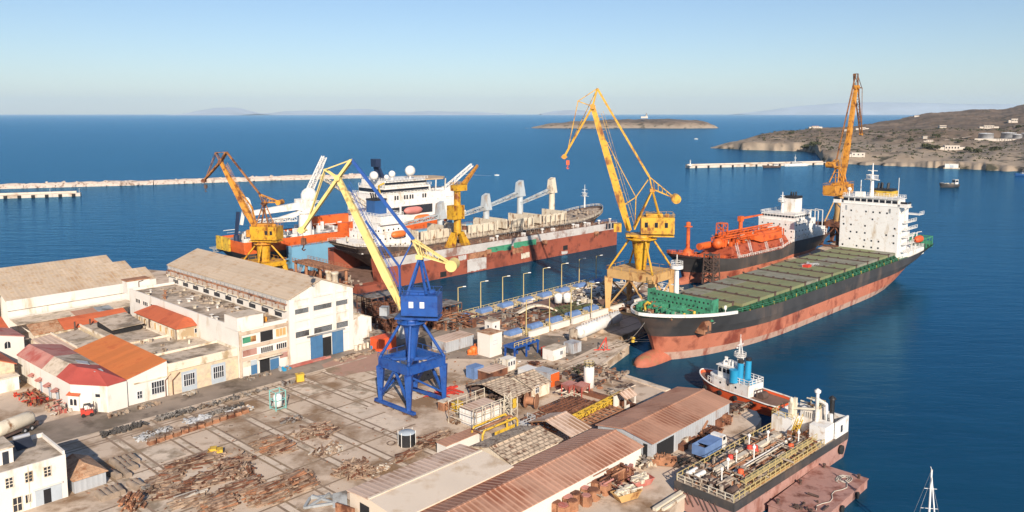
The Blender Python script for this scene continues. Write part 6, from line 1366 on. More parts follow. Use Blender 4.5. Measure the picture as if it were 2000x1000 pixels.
b=MB(); clutter(b,x0-1.8,x0+3,1,WB-4.5,4.3,26,.3,1.1,1.8,rr,.4); b.obj('pump_gear',['rust_light'],t)['kind']='stuff'
b=MB(); b.M=Matrix.Translation((LB-3.4,-.35,2.0))@Matrix.Rotation(R(90),4,'X'); b.rev((0,0,-.25),[(.45,0),(.8,.05),(.8,.45),(.45,.5)],14); b.obj('tyre_fender',['rubber'],t)
b=MB(); b.box(LB-3.2,-.06,5.0,LB-2.6,.014,6.2); b.obj('side_window',['window_dark'],t)
# deck pontoon
p0,p1,p2=at(1501,984,1.6),at(1603,906.5,1.6),at(1697,932,1.6); d=(p1-p0); Lp=d.length; Wp=(p2-p1).length; hp_=math.degrees(math.atan2(d.x,d.y))
t=T('deck_pontoon','flat rust brown pontoon with faded red sides beside the tank barge','pontoon',(p0.x,p0.y,0),ang(hp_))
b=MB(); b.box(0,-Wp,-.8,Lp,0,1.45); b.obj('hull',['faded_red'],t); b=MB(); b.box(-.15,-Wp-.15,1.453,Lp+.15,.15,1.62); b.obj('deck',['tan_corrugated' if False else 'faded_red'],t)
for x,y in ((1,-1),(Lp-1,-1),(1,-Wp+1),(Lp-1,-Wp+1),(Lp/2,-.7)): b=MB(); b.rev((x,y,1.62),[(.22,0),(.18,.5),(.3,.55),(.3,.7)],8); b.obj('bollard',['rust_dark'],t)
b=MB()
for k in range(3): b.path([(Lp-3+.9*math.cos(i*.7+k)*(1+.1*i),-Wp+2.3+.8*math.sin(i*.7+k)+k*.3,1.7) for i in range(12)],.07,5)
b.path([(3+i*1.3,-Wp+1.6+.5*math.sin(i*1.4),1.7) for i in range(10)],.07,5); b.obj('rope_coil',['rope'],t)
b=MB(); clutter(b,.5,7,-Wp+.6,-3,1.62,16,.3,1.,.4,rr,.4); b.obj('deck_scrap',['rust_dark'],t)['kind']='stuff'
for x in (2,8,14): b=MB(); b.M=Matrix.Translation((x,-Wp-.2,.7))@Matrix.Rotation(R(90),4,'X'); b.rev((0,0,0),[(.3,0),(.55,.04),(.55,.3),(.3,.34)],12); b.obj('tyre_fender',['rubber'],t)
# ------------------------------------------------------------- harbour tug
o=at(1378,757,0); e=at(1534,812,0); d=e-o; Lt=d.length; ht=math.degrees(math.atan2(d.x,d.y))
t=T('harbour_tug','orange hulled harbour tug with white house and bright blue funnels','tugboat',o,ang(ht))
b,ln=hull([(-1.2,1.5,Lt-1.5,2.4,7,5,.5,0),(0,.4,Lt-.5,3.2,7,4,.6,0),(1.2,-.3,Lt,3.5,6.5,3.5,.75,1),(2.7,-1.2,Lt+.3,3.7,6,3,.8,1)],lambda x:(1.3*((7-x)/8)**1.2 if x<7 else 0),22); b.obj('hull',['black_hull','orange_red'],t)
deck(ln,.7).obj('deck',['dock_deck'],t)
b=MB()
for s_ in (-1,1): b.path([(x,s_*(w+.05),z-.1) for x,w,z in ln[-1]],.16,6)
b.obj('rubbing_band',['white_paint'],t)
b=MB(); b.box(4.2,-2.5,2,13.2,2.5,4.5); b.rev((4.4,0,2),[(2.5,0),(2.5,2.4)],14); hs=b.obj('deckhouse',['white_ship'],t)
b=MB(); b.box(4.8,-1.9,4.503,8.2,1.9,6.9); b.box(4.5,-2.2,6.903,8.6,2.2,7.1); wh=b.obj('wheelhouse',['white_ship'],t)
for i in range(4): y=-1.5+i*1.0; b=MB(); b.box(4.74,y-.36,5.6,4.796,y+.36,6.5); b.obj('window',['glass_dark'],wh)
for s_ in (-1,1):
    for x in (5.4,6.5,7.5): b=MB(); b.box(x-.36,min(s_*1.904,s_*1.96),5.6,x+.36,max(s_*1.904,s_*1.96),6.5); b.obj('window',['glass_dark'],wh)
    for x in (6,8,10): b=MB(); b.M=Matrix.Translation((x,s_*2.51,3.4))@Matrix.Rotation(R(90),4,'X'); b.rev((0,0,-.03),[(.25,0),(.25,.06)],10); b.obj('porthole',['glass_dark'],hs)
b=MB(); b.rail([(8.4,-2.4,4.5),(13.2,-2.4,4.5),(13.2,2.4,4.5),(8.4,2.4,4.5)],1.05,.06,1.1,2); b.rail([(2.4,-2.2,2.9),(4,-2.4,2.6)],1,.05,1,2); b.obj('railing',['white_ship'],hs)
for y in (-1.3,1.3): b=MB(); b.tube((10,y,4.5),(10.2,y,8.6),.75,.62,14); b.i=1; b.tube((10.2,y,8.6),(10.25,y,9.2),.64,.6,14); b.obj('funnel',['tug_blue','black_paint'],t)
b=MB(); b.rev((9.4,-2.4,4.4),[(.95,0),(.95,2.6),(1.0,2.7)],14); b.obj('blue_vent_drum',['tug_blue'],t)
b=MB(); b.box(10.8,-1.5,4.503,12.8,.8,4.9); b.obj('blue_hatch',['tug_blue'],t)
b=MB(); b.bars([(8.6,-.5,7.1),(9.0,0,13.2)],.16); b.bars([(8.6,.5,7.1),(9.0,0,13.2)],.16); b.bars([(10,0,8),(9.0,0,13.4)],.14); b.rev((9,0,9.4),[(1.2,0),(1.2,.12)],10); b.rail([(9+1.2*math.cos(i*.785),1.2*math.sin(i*.785),9.5) for i in range(8)],.8,.05,9,2,True); b.bar((9,-1,12),(9,1,12),.14); b.bar((8.4,-.5,11.2),(8.4,.5,11.2),.25); b.tube((9,0,13.2),(9,0,14.2),.06); b.obj('mast',['white_ship'],t)
b=MB(); clutter(b,-.5,3.4,-1.6,1.6,2.3,14,.3,.9,.8,rr,.4); b.obj('bow_gear',['red_paint'],t)['kind']='stuff'
b=MB(); clutter(b,4.6,8,-1.7,1.7,7.1,14,.3,.9,1.4,rr,.6); b.obj('wheelhouse_top_gear',['white_ship'],t)['kind']='stuff'
b=MB(); b.tube((15,-.9,2.6),(15,.9,2.6),.8,n=12); b.bars([(14.2,-1,2),(14.2,-1,3.6),(14.2,1,3.6),(14.2,1,2)],.2); b.obj('towing_winch',['rust_dark'],t)
for x in (3,7,11,15):
    b=MB(); b.M=Matrix.Translation((x,-3.75,1.7))@Matrix.Rotation(R(90),4,'X'); b.rev((0,0,0),[(.3,0),(.55,.04),(.55,.3),(.3,.34)],12); b.obj('tyre_fender',['rubber'],t)
# ------------------------------------------------------------- small craft
def boat(name,label,P,h,L_,B_,m,cab=None,cat='boat',group=None):
    t=T(name,label,cat,P,ang(h),group)
    b,ln=hull([(-.3,.2*L_*.1,L_*.97,B_*.35,L_*.5,L_*.2,.8,0),(.15*B_,0,L_,B_*.47,L_*.5,L_*.2,.85,0),(.42*B_,-.06*L_,L_,B_*.5,L_*.45,L_*.15,.9,0)],lambda x:.12*B_*max(0,1-x/(L_*.5)),14); b.obj('hull',[m],t)
    deck(ln,.12*B_).obj('deck',['white_paint'],t)
    if cab:
        b=MB(); x0,x1,hh=cab; b.box(x0*L_,-B_*.3,.3*B_,x1*L_,B_*.3,.3*B_+hh); c=b.obj('cabin',['white_paint'],t)
        b=MB(); b.box(x0*L_-.05,-B_*.26,.3*B_+hh*.5,x0*L_-.003,B_*.26,.3*B_+hh*.85); b.box(x0*L_+.2,-B_*.3-.05,.3*B_+hh*.5,x1*L_-.2,-B_*.3-.003,.3*B_+hh*.85); b.obj('cabin_window',['glass_dark'],c)
    return t
t=boat('workboat','small dark workboat with a white wheelhouse crossing the right hand bay',at(1836,366,0),80,16,6.5,'black_hull',(.78,.95,4.4))
b=MB(); clutter(b,1.5,11.5,-2.2,2.2,2.2,34,.5,1.8,1.6,rr,.3); b.obj('deck_cargo',['cream_paint'],t)['kind']='stuff'
boat('speedboat','tiny white speedboat with a thin wake out on the open sea',at(966,343,0),80,4.5,1.8,'white_paint',(.35,.6,.7))
b=MB(); a=at(960,343.5,.04); e=at(905,340.5,.04); b.add([a+V((0,-.3,0)),e+V((0,-2.2,0)),e+V((0,2.2,0)),a+V((0,.3,0))],[(0,1,2,3)]); mat('foam',(.55,.62,.68),.8,var=.5,sc=.3); b.f=[f[::-1] for f in b.f]; struct(b.obj('water_wake',['foam']))
boat('motor_yacht','small white motor yacht far out near the rocky islet',at(1356,272,0),100,9,3,'white_paint',(.3,.75,1.6))
boat('blue_boat','blue open boat half cut off by the right photo edge',at(1982,343,0),85,16,4.5,'funnel_blue',(.4,.6,1.4))
t=boat('patrol_boat','white patrol boat with a lattice mast moored at the white mole',at(1532,325,0),75,30,6,'white_ship',(.3,.75,3))
mast(t,(14,0,4.6),9,.4,2)
t=boat('fishing_boat','dark low fishing boat moored against the middle of the white mole',at(1490,327.5,0),75,22,5,'rust_dark',(.6,.85,2.4))
P=at(1786,1085,0); t=T('sailing_yacht','white sailing yacht of which only the tall mast shows at the lower edge','sailboat',(P.x+1,P.y-4,0),ang(10))
b,ln=hull([(-.4,1,10.5,1,6,3,.6,0),(0,.4,11,1.6,6,3,.65,0),(1.1,-.6,11.6,1.9,5.5,3,.7,0)],lambda x:.2*max(0,1-x/6),16); b.obj('hull',['white_ship'],t); deck(ln,.1).obj('deck',['cream_paint'],t)
b=MB(); b.box(3.6,-1.1,1,7.4,1.1,1.7); b.obj('coachroof',['white_ship'],t)
mz=zat(t.location+V((.7,4.2,0)),917)
b=MB(); b.tube((4.2,0,1),(4.2,0,mz),.16,.13,10); b.bar((4.2,-1.1,mz*.55),(4.2,1.1,mz*.55),.06); b.bar((4.2,-.8,mz*.78),(4.2,.8,mz*.78),.06); b.tube((4.2,0,mz),(4.25,.15,mz+.4),.04); b.tube((4.1,0,2.3),(8.4,0,2.2),.14); b.obj('mast',['white_ship'],t)
b=MB(); b.tube((0,0,1.5),(4,0,mz-1),.13,.08,8); b.obj('furled_jib',['white_paint'],t)
b=MB()
for s_ in (-1,1): b.path([(4.3,s_*1.75,1.1),(4.2,s_*1.1,mz*.55),(4.2,0,mz-1.2)],.02,4)
b.path([(11.4,0,1.1),(4.2,0,mz)],.02,4); b.obj('shroud',['steel_pale'],t)
# ------------------------------------------------------------- ship lift pier
LL=[(895,624),(939,611),(981.7,599.6),(1022.5,592),(1060.7,580),(1096.6,570),(1131,559),(1164,551.5)]; LR=[(1027.7,653),(1073,645),(1115,628),(1154.6,615)]
lampname=['nearest','second nearest','third','fourth','fifth','sixth','second farthest','farthest']
lamp=None
def lamp_post(P,label,grp):
    global lamp
    if lamp: return dup(lamp,P,None,label,grp)
    t=lamp=T('lamp_post',label,'lamp post',P,ang(90),grp)
    b=MB(); b.rev((0,0,0),[(.3,0),(.3,.25),(.15,.35)],8); b.tube((0,0,.3),(0,0,9.2),.17,.12,8); b.bar((0,0,9.2),(1.5,0,9.5),.14); b.obj('pole',['rail_yellow'],t)
    b=MB(); b.add([(1.3,-.18,9.42),(2.3,-.22,9.5),(2.3,.22,9.5),(1.3,.18,9.42),(1.4,-.12,9.6),(2.2,-.14,9.68),(2.2,.14,9.68),(1.4,.12,9.6)],[(0,3,2,1),(4,5,6,7),(0,1,5,4),(1,2,6,5),(2,3,7,6),(3,0,4,7)]); b.obj('lamp_head',['white_paint'],t)
for i,p in enumerate(LL): lamp_post(at(*p),lampname[i]+' slim lamp post along the water side of the ship lift','lamp posts along the ship lift')
for i,p in enumerate(LR): lamp_post(at(*p),('nearest','second','third','farthest')[i]+' slim lamp post along the inner side of the ship lift','lamp posts along the ship lift')
wch=None
def winch(P,label):
    global wch
    if wch: return dup(wch,P,None,label,'covered winches of the ship lift')
    t=wch=T('lift_winch',label,'winch',P,ang(42.5),'covered winches of the ship lift')
    b=MB(); b.box(-2.2,-1.3,0,2.2,1.3,.7); b.obj('base',['concrete_pale'],t)
    b=MB(); b.M=Matrix.Translation((0,0,.7)); n_=8; vs=[]
    for x in (-2.3,2.3):
        for k in range(n_+1): a=math.pi*k/n_; vs.append((x,-1.3*math.cos(a),1.15*math.sin(a)**.7 if 0<k<n_ else 0))
    b.add(vs,[(k,k+1,n_+2+k,n_+1+k) for k in range(n_)]+[tuple(range(n_+1))[::-1],tuple(range(n_+1,2*n_+2))]); b.obj('tarpaulin',['cover_blue'],t)
    b=MB(); b.rail([(2.5,-1.3,0),(5.3,-1.3,0),(5.3,1.3,0),(2.5,1.3,0)],1.2,.06,1.2,2,True); b.obj('yellow_rail',['rail_yellow'],t)
    b=MB(); b.box(2.9,-.8,0,4.8,.8,.8); b.obj('gearbox',['cream_paint'],t)
for i in range(8): winch(g(99.5+i*9.1,-12.6),'%s blue covered winch on the water side of the ship lift'%lampname[i])
for i in range(5): winch(g(97+i*8.6,9.4-.1*i),'%s blue covered winch on the inner side of the ship lift'%('nearest','second nearest','middle','second farthest','farthest')[i])
b=MB(); b.box(0,-1.1,0,70,1.0,.55); b.M=Matrix(); P=g(97,-15.2); struct(b.obj('lift_kerb',['concrete_pale'],loc=P,rot=ang(42.5)))
b=MB(); 
for i in range(5): b.box(i*9,-.4,0,i*9+7.4,.4,1.5)
for i in range(5): pass
t=T('lift_wall','row of low white wall panels along the inner side of the ship lift','low wall',g(99,13.4),ang(42.5))
for i in range(6): b=MB(); b.box(i*9,-.35,0,i*9+7.6,.35,1.5); b.obj('wall_panel',['white_wall'],t)
b=MB(); b.rail([(0,.9,.0),(52,.9,.0)],1.3,.06,2,2); b.obj('railing',['rail_yellow'],t)
t=T('lift_railing','long yellow guard rail along the water edge of the ship lift','railing',g(97,-16.4),ang(42.5)); b=MB(); b.rail([(0,0,0),(70,0,0)],1.2,.06,2.2,2); b.obj('rail',['rail_yellow'],t)
sheet('lift_platform',gp((100,-10.4),(166,-11),(166,6.5),(100,7.5)),'dock_deck',4)
def heap(name,label,a0,a1,b0,b1,n,m,z0=0,s0=.5,s1=2.5,hm=1.2,pipes=.4,cat='scrap heap',mats=None,seed=1,kind=None):
    P=g((a0+a1)/2,(b0+b1)/2); rq=random.Random(seed); b=MB(); x1,y1=(a1-a0)/2,(b1-b0)/2
    for i in range(n):
        if mats: b.i=rq.randrange(len(mats))
        clutter(b,-x1,x1,-y1,y1,z0,1,s0,s1,hm,rq,pipes)
    o=b.obj(name,mats or [m],loc=P,rot=ang(42.5)); return tag(o,label,cat,kind=kind)
heap('lift_scrap','tangled pale steel scrap at the far end of the ship lift',135,166,-9,4,190,'x',mats=['cream_paint','white_paint','scrap_grey'],s0=.5,s1=2.8,hm=1.4,pipes=.5,seed=2,kind='stuff')
heap('lift_scrap','rusty machinery scrap on the near part of the ship lift',102,122,-8,4,110,'x',mats=['rust','scrap_grey','rust_light','machinery'],s0=.5,s1=2.4,hm=1.5,seed=3,kind='stuff')
heap('green_netting','heap of dark green nets spread on the middle of the ship lift',121,138,-1,6.6,120,'x',mats=['green_net'],s0=.8,s1=2.6,hm=.5,pipes=.2,seed=4,cat='nets')
heap('pier_scrap','brown scrap lying under the big yellow portal crane',138,156,9,18,90,'x',mats=['rust_dark','machinery','rust_light'],s0=.5,s1=2.2,hm=1.2,seed=5)
heap('tower_scrap','pale tangled steel at the pier tip behind the beige portal legs',166,176,-8,16,70,'x',mats=['white_paint','cream_paint'],s0=.5,s1=2,hm=1.4,pipes=.6,seed=6,kind='stuff')
t=T('steel_arch','curved pale steel arch lying across the ship lift platform','steel arch',g(118,-1),ang(62)); b=MB(); pts=[(-7+14*i/12,0,2.6*math.sin(math.pi*i/12)*.9+.4) for i in range(13)]
for p,q_ in zip(pts,pts[1:]): b.bar(p,q_,1.4,.5)
b.obj('rib',['cream_paint'],t)
for i,(a,b_) in enumerate(((131,-3),(133.5,-1.6))):
    t=T('white_tank','upright white tank on legs in the ship lift scrap, %s one of two'%('left','right')[i],'tank',g(a,b_),0); b=MB(); b.rev((0,0,1),[(.3,-.3),(1.2,0),(1.2,2.4),(.3,2.8)],14); b.obj('shell',['tank_white'],t); b=MB()
    for k in range(4): b.bar((.9*math.cos(k*1.57),.9*math.sin(k*1.57),0),(.9*math.cos(k*1.57),.9*math.sin(k*1.57),1.2),.16)
    b.obj('leg',['rust'],t)
# ------------------------------------------------------------- boxes and huts about the yard
def cbox(name,label,u,v,h,L_,W2,H2,wm,rm=None,cat='container',ribs=True,door=None,wins=0,z=G):
    P=at(u,v,z); t=T(name,label,cat,P,ang(h))           # u,v: nearest bottom corner
    b=MB(); b.box(0,0,0.02,L_,W2,H2); w_=b.obj('body',[wm],t)
    b=MB(); b.box(-.08,-.08,H2+.003,L_+.08,W2+.08,H2+.12); b.obj('roof',[rm or wm],t)
    if ribs:
        b=MB(); k=int(L_/.8)
        for i in range(k+1): b.box(i*L_/k-.06,-.05,.1,i*L_/k+.06,-.003,H2-.05)
        for j in range(int(W2/.8)+1): y=j*W2/max(1,int(W2/.8)); b.box(-.05,y-.05,.1,-.003,y+.05,H2-.05)
        b.obj('wall_ribs',[wm],t)
    if door: panel(t,(L_*.1,0,.05),'-y',.9,min(2,H2-.3),door,'door',.04)
    for i in range(wins): window(t,(L_*(.25+.5*i/max(1,wins-1 or 1)) if wins>1 else L_*.55,0,1),'-y',.9,.9,2,1)
    return t
t=cbox('lift_control_tower','white control cabin with a tan roof at the near corner of the ship lift',957,699,42.5,4.2,4.2,5.6,'white_wall','tan_tiles','cabin',False); b=MB(fm((1,0,3.8),'-y'));
for k in range(2): fbox(b,0,1.6,.004,.03,.0-k*.9,.14-k*.9)
b.obj('sign_line',['grey_wall'],t)
t=T('lift_hut','small white hut with two windows behind the ship lift control cabin','hut',at(962,664),ang(42.5)); b=MB(); b.box(0,0,0,2.8,2.8,4.6); b.obj('wall',['white_wall'],t); b=MB(); b.box(-.1,-.1,4.603,2.9,2.9,4.75); b.obj('roof',['pale_roof'],t); window(t,(.8,0,3),'-y',.6,.6,1,1); window(t,(0,1.8,3),'-x',.6,.6,1,1)
t=T('blue_gantry','blue steel gantry frame with a yellow rail beside the white control cabin','steel frame',at(987,699),ang(42.5))
for x in (0,4.2,8.4): b=MB(); b.bar((x,0,0),(x,0,2.8),.35); b.bar((x,-3,0),(x,-3,2.8),.35); b.obj('post',['blue_crane'],t)
b=MB(); b.box(-.3,-3.2,2.8,8.8,.3,3.2); b.obj('top_beam',['blue_crane'],t); b=MB(); b.rail([(-.2,-3.1,3.2),(8.7,-3.1,3.2)],1,.06,1.4,2); b.obj('yellow_rail',['rail_yellow'],t)
cbox('site_cabin','white site cabin with red markings beside the pier crane tracks',1080,706,42.5,4.8,3.2,2.6,'white_paint','pale_roof','cabin',False,None,1)
b=MB(); b.box(0,0,0,1.4,.9,2.2); tag(b.obj('red_cabinet',['red_paint'],loc=at(1062,697),rot=ang(42.5)),'red steel cabinet standing left of the white site cabin','cabinet')
cbox('grey_generator','plain grey box generator behind the white site cabin',1119,692,42.5,3.2,2.8,2.4,'grey_sheet','grey_sheet','generator',True)
P0,P1=at(1131,666,G),at(1206,633,G); t=T('pressure_tank','long white horizontal tank lying on saddles under the ship bow','tank',P0,math.atan2((P1-P0).y,(P1-P0).x)); Lk=(P1-P0).length
b=MB(); b.M=Matrix.Rotation(R(90),4,'Y')@Matrix.Translation((-2.2,0,0)); b.rev((0,0,0),[(.4,-.7),(1.2,-.4),(1.6,.2),(1.6,Lk-.2),(1.2,Lk+.4),(.4,Lk+.7)],20); b.obj('shell',['tank_white'],t)
for x in (1.5,Lk/2,Lk-1.5): b=MB(); b.box(x-.3,-1.3,0,x+.3,1.3,.9); b.obj('saddle',['concrete'],t)
b=MB(); b.rail([(.5,-.5,3.75),(Lk-.5,-.5,3.75)],.9,.05,1.4,1); b.obj('top_rail',['white_paint'],t)
b=MB(); b.rev((-1.6,.8,0),[(1.1,0),(1.1,3.2),(.3,3.7)],14); tag(b.obj('upright_tank',['machinery'],loc=P0,rot=t.rotation_euler.z),'short upright dark tank at the near end of the long white tank','tank')
b=MB(); b.bars([(0,0,0),(2,.4,3.2)],.2); b.bars([(1.4,-.8,0),(2,.4,3.2),(2.4,1,0)],.16); b.bars([(-1,0,.1),(3,.2,.1)],.2); tag(b.obj('jib_stand',['red_paint'],loc=at(1168,684)),'small red steel tripod stand beside the long white tank','stand')
t=cbox('low_store','low pale store with a flat pinkish roof left of the orange buoys',871,690,42.5,9.5,5,2.7,'grey_sheet','tan_corrugated','shed',False)
for i,(u,v,s_) in enumerate(((925,690,1.),(932,683,.9),(918,692,.7))):
    b=MB(); b.rev((0,0,0),[(.6*s_,0),(.95*s_,.2*s_),(.95*s_,1.5*s_),(.6*s_,1.8*s_),(.2*s_,1.85*s_)],14); b.rev((1.3*s_,.9*s_,0),[(.5*s_,0),(.7*s_,.2*s_),(.7*s_,1.1*s_),(.3*s_,1.4*s_)],12); b.bars([(-.6,-.9,.2),(1.6,-.9,.2),(1.6,-.9,1.6)],.15); tag(b.obj('mooring_buoy',['lifeboat_orange'],loc=at(u,v)),('largest orange buoy stored beside the white control cabin','orange buoy stored behind the largest one','smallest orange buoy stored in front')[i],'buoy')
cbox('red_container','bright orange red container near the white side shed',741,688,42.5,5.2,3.4,3.0,'orange_red','orange_red')
for i,(u,v) in enumerate(((722,680),(733,672))):
    t=T('dark_tank','%s of two dark rusty tanks left of the orange red container'%('nearer','farther')[i],'tank',at(u,v),ang(42.5)); b=MB(); b.box(0,0,0,3.4-i*.4,2.4,1.9+i*.7); b.obj('body',['scrap_grey'],t); b=MB(); b.box(-.15,-.15,1.9+i*.7+.003,3.55-i*.4,2.55,2.05+i*.7); b.obj('lid',['machinery'],t)
cbox('blue_container','small blue container with a patterned side near the crane legs',926,742,42.5,2.9,2.4,2.5,'cover_blue','cover_blue')
heap('white_machinery','white winch machinery standing left of the small blue container',75.4,79.6,23.5,27,34,'x',mats=['white_paint','cream_paint','machinery'],s0=.3,s1=1.4,hm=2.2,pipes=.5,seed=8,cat='machinery')
t=cbox('watch_hut','tiny white hut with a row of dark windows above the tan roofs',991,726,42.5,2.8,2.3,2.6,'white_wall','white_wall','hut',False)
for i in range(3): window(t,(.25+i*.85,0,1.2),'-y',.5,.9,1,1)
t=T('steel_shelter','open white steel frame left of the tiny windowed hut','steel frame',at(975,727),ang(42.5)); b=MB()
for x in (0,2):
    for y in (0,1.6): b.bar((x,y,0),(x,y,2.6),.12)
b.rail([(0,0,1.5),(2,0,1.5),(2,1.6,1.5),(0,1.6,1.5)],1.1,.05,1,2,True); b.obj('frame',['cream_paint'],t)
cbox('control_cabin','white control cabin with slanted windows beside a white boat hull',1030,748,42.5,3.2,2.8,2.6,'white_paint','white_paint','cabin',False,None,2)
boat('white_hull','upturned white boat hull stored behind the tan roof hut',at(1060,766,G+.6),300,9,2.6,'white_ship',None)
t=cbox('two_tone_container','container with grey side and bright orange end near the silo',1076,757,42.5,2.7,4.8,2.9,'orange_ship','grey_sheet')
b=MB(); b.box(-.12,.05,.1,-.056,4.75,2.85); b.obj('grey_side',['grey_sheet'],t)
t=cbox('rusty_roof_store','low store with a rusty flat roof left of the tiny windowed hut',955,747,42.5,6,3.4,2.0,'rust','tan_corrugated','shed',False)
t=T('silo','tall cream cylindrical silo on steel legs by the quay edge','silo',at(1150,768),0)
b=MB(); b.rev((0,0,1.4),[(.3,-.5),(1.08,0),(1.08,4.3),(.9,4.4)],20); b.obj('shell',['white_wall'],t)
for k in range(4): b=MB(); b.bar((.85*math.cos(k*1.57+.5),.85*math.sin(k*1.57+.5),0),(.85*math.cos(k*1.57+.5),.85*math.sin(k*1.57+.5),1.6),.18); b.obj('leg',['rust_light'],t)
b=MB(); b.rail([(1.05*math.cos(i*.785),1.05*math.sin(i*.785),5.8) for i in range(8)],1.0,.05,9,2,True); b.bar((-.9,0,5.8),(.9,0,5.8),.25); b.obj('top_railing',['rail_yellow'],t)
for i,(u,v) in enumerate(((1112,772),(1136,774))):
    t=T('hopper','%s of two faded red hoppers on legs beside the cream silo'%('left','right')[i],'hopper',at(u,v),ang(42.5)); b=MB()
    b.add([(-1.5,-1.2,2.6),(1.5,-1.2,2.6),(1.5,1.2,2.6),(-1.5,1.2,2.6),(-.6,-.4,1.1),(.6,-.4,1.1),(.6,.4,1.1),(-.6,.4,1.1)],[(0,1,2,3),(4,7,6,5),(0,4,5,1),(1,5,6,2),(2,6,7,3),(3,7,4,0)]); b.obj('bin',['pink_roof'],t); b=MB()
    for x in (-1.3,1.3):
        for y in (-1,1): b.bar((x,y,0),(x,y,2.5),.18)
    b.obj('leg',['red_roof'],t)
for i,(u,v,lb) in enumerate(((1118,800,'large rusty steel grid mat lying flat left of the yellow lattice boom'),(1165,812,'smaller rusty steel grid lying under the yellow lattice boom'),(1085,822,'rusty steel grid leaning near the tan ribbed shed'))):
    P=at(u,v); t=T('steel_grid',lb,'steel grid',P,ang(42.5)); b=MB(); nx,ny=(11,9) if i==0 else (8,6)
    for k in range(nx+1): b.bar((-5+10*k/nx,-4.2,.5+.1*(k%2)),(-5+10*k/nx,4.2,.5),.22)
    for k in range(ny+1): b.bar((-5,-4.2+8.4*k/ny,.7),(5,-4.2+8.4*k/ny,.7),.18)
    b.obj('grid',['rust' if i!=1 else 'rust_light'],t)
b=MB(); p,q_=at(1122,818,G+.8),at(1216,771,G+.9); b.lattice(p,q_,1.1,1.1,16,.11); tag(b.obj('lattice_boom',['yellow_paint']),'yellow lattice crane boom lying on the ground across rusty grids','crane boom')
b=MB(); p,q_=at(1060,742,G+.4),at(1240,795,G+.4); b.bar(p,q_,.9,1.2); tag(b.obj('steel_beam',['rust']),'long rusty steel beam lying behind the steel grids','beam')
t=T('guard_shelter','little white shelter with a rusty pitched roof beside the big rust shed','hut',at(1221,802),ang(42.5)); b=MB()
for x in (0,3.4):
    for y in (0,2.6): b.bar((x,y,0),(x,y,2.3),.28)
b.box(0,2.5,0,3.4,2.6,2.3); b.box(0,0,0,3.4,.1,.9); b.obj('wall',['white_wall'],t); b=MB(); b.slab([(-.3,-.4,2.4),(3.7,-.4,2.4),(3.7,1.3,3.4),(-.3,1.3,3.4)],.12); b.slab([(-.3,1.3,3.4),(3.7,1.3,3.4),(3.7,3,2.4),(-.3,3,2.4)],.12); b.obj('roof',['tan_corrugated'],t)
t=T('cable_spool','big rusty cable spool standing in front of the tan roof hut','spool',at(1038,797),ang(20)); b=MB(); b.M=Matrix.Translation((0,0,1.5))@Matrix.Rotation(R(90),4,'X')
b.tube((0,0,-1),(0,0,1),.8,n=14); b.tube((0,0,-1.15),(0,0,-1),1.5,n=18); b.tube((0,0,1),(0,0,1.15),1.5,n=18); b.obj('drum',['rust_light'],t)
heap('pipe_rack','bent white pipes piled near the rusty steel grids',70,75,45.5,49.5,24,'x',mats=['cream_paint'],s0=.6,s1=1.8,hm=1.3,pipes=.9,seed=12,cat='pipes')
t=cbox('scaffolded_container','white container with a tan roof caged in pale scaffold frames',932,838,42.5,6.6,4.6,3.0,'white_paint','tan_corrugated','container',True)
b=MB()
for x in (-1.6,.8,3.2,5.6,8):
    for y in (-1.4,-.6,6): b.bar((x,y,0),(x,y,4.4),.11)
    for z in (1.5,3,4.3): b.bar((x,-1.4,z),(x,-.6,z),.09)
for z in (1.5,3,4.3):
    for y in (-1.4,-.6,6): b.bar((-1.6,y,z),(8,y,z),.09)
    for y0 in (-.6,): b.bar((-1.6,-1.4,z),(-1.6,6,z),.09)
s_=T('pipe_scaffold','pale pipe scaffold cage around the white container near the crane','scaffold',t.location.copy(),t.rotation_euler.z); b.obj('frame',['cream_paint'],s_)
for i,(u,v,lb) in enumerate(((893,806,'small yellow box left of the scaffolded container'),(866,804,'rusty cabinet at the right foot of the blue crane'))):
    t=T('steel_box',lb,'steel box',at(u,v),ang(42.5)); b=MB(); b.box(0,0,0,1.6+i,1.6,1.7); b.obj('body',[('yellow_paint','rust_light')[i]],t); b=MB(); b.box(-.06,-.06,1.703,1.66+i,1.66,1.8); b.obj('lid',[('yellow_paint','cream_paint')[i]],t)
t=T('scaffold_tower','narrow pale scaffold tower with a yellow panel by the open sheds','scaffold',at(998,824),ang(42.5)); b=MB(); b.lattice((0,0,0),(0,0,5.4),1.7,1.7,4,.07); b.obj('frame',['cream_paint'],t); b=MB(); b.box(-.5,-.95,3,.5,-.86,4.8); b.obj('yellow_panel',['yellow_paint'],t)
b=MB(); b.box(-1.2,-1,0,4,1,.5); b.rail([(-1.2,-1,.5),(4,-1,.5),(4,1,.5)],1,.06,1.3,2); tag(b.obj('steel_platform',['steel_pale'],loc=at(1010,836),rot=ang(42.5)),'grey steel platform with rails at the foot of the scaffold tower','platform')
t=T('tube_rack','bright yellow tubular frame holding yellow panels beside the long sheds','steel frame',at(922,866),ang(42.5))
for y in (0,-2.6): b=MB(); b.path([(0,y,0),(0,y,2.2),(.5,y,2.9),(8.6,y,2.9),(9.1,y,2.2),(9.1,y,0)],.2,8); b.obj('tube_frame',['yellow_paint'],t)
b=MB(); b.bars([(0,0,2.6),(0,-2.6,2.6)],.2); b.bars([(9.1,0,2.6),(9.1,-2.6,2.6)],.2); b.bar((.3,-1.3,2.9),(8.8,-1.3,2.9),.5,.3); b.obj('cross_beam',['rust_light'],t)
for k in range(4): b=MB(); b.box(3.0+k*1.35,-2.75,.2,4.2+k*1.35,-2.68,1.9); b.obj('panel',['yellow_paint'],t)
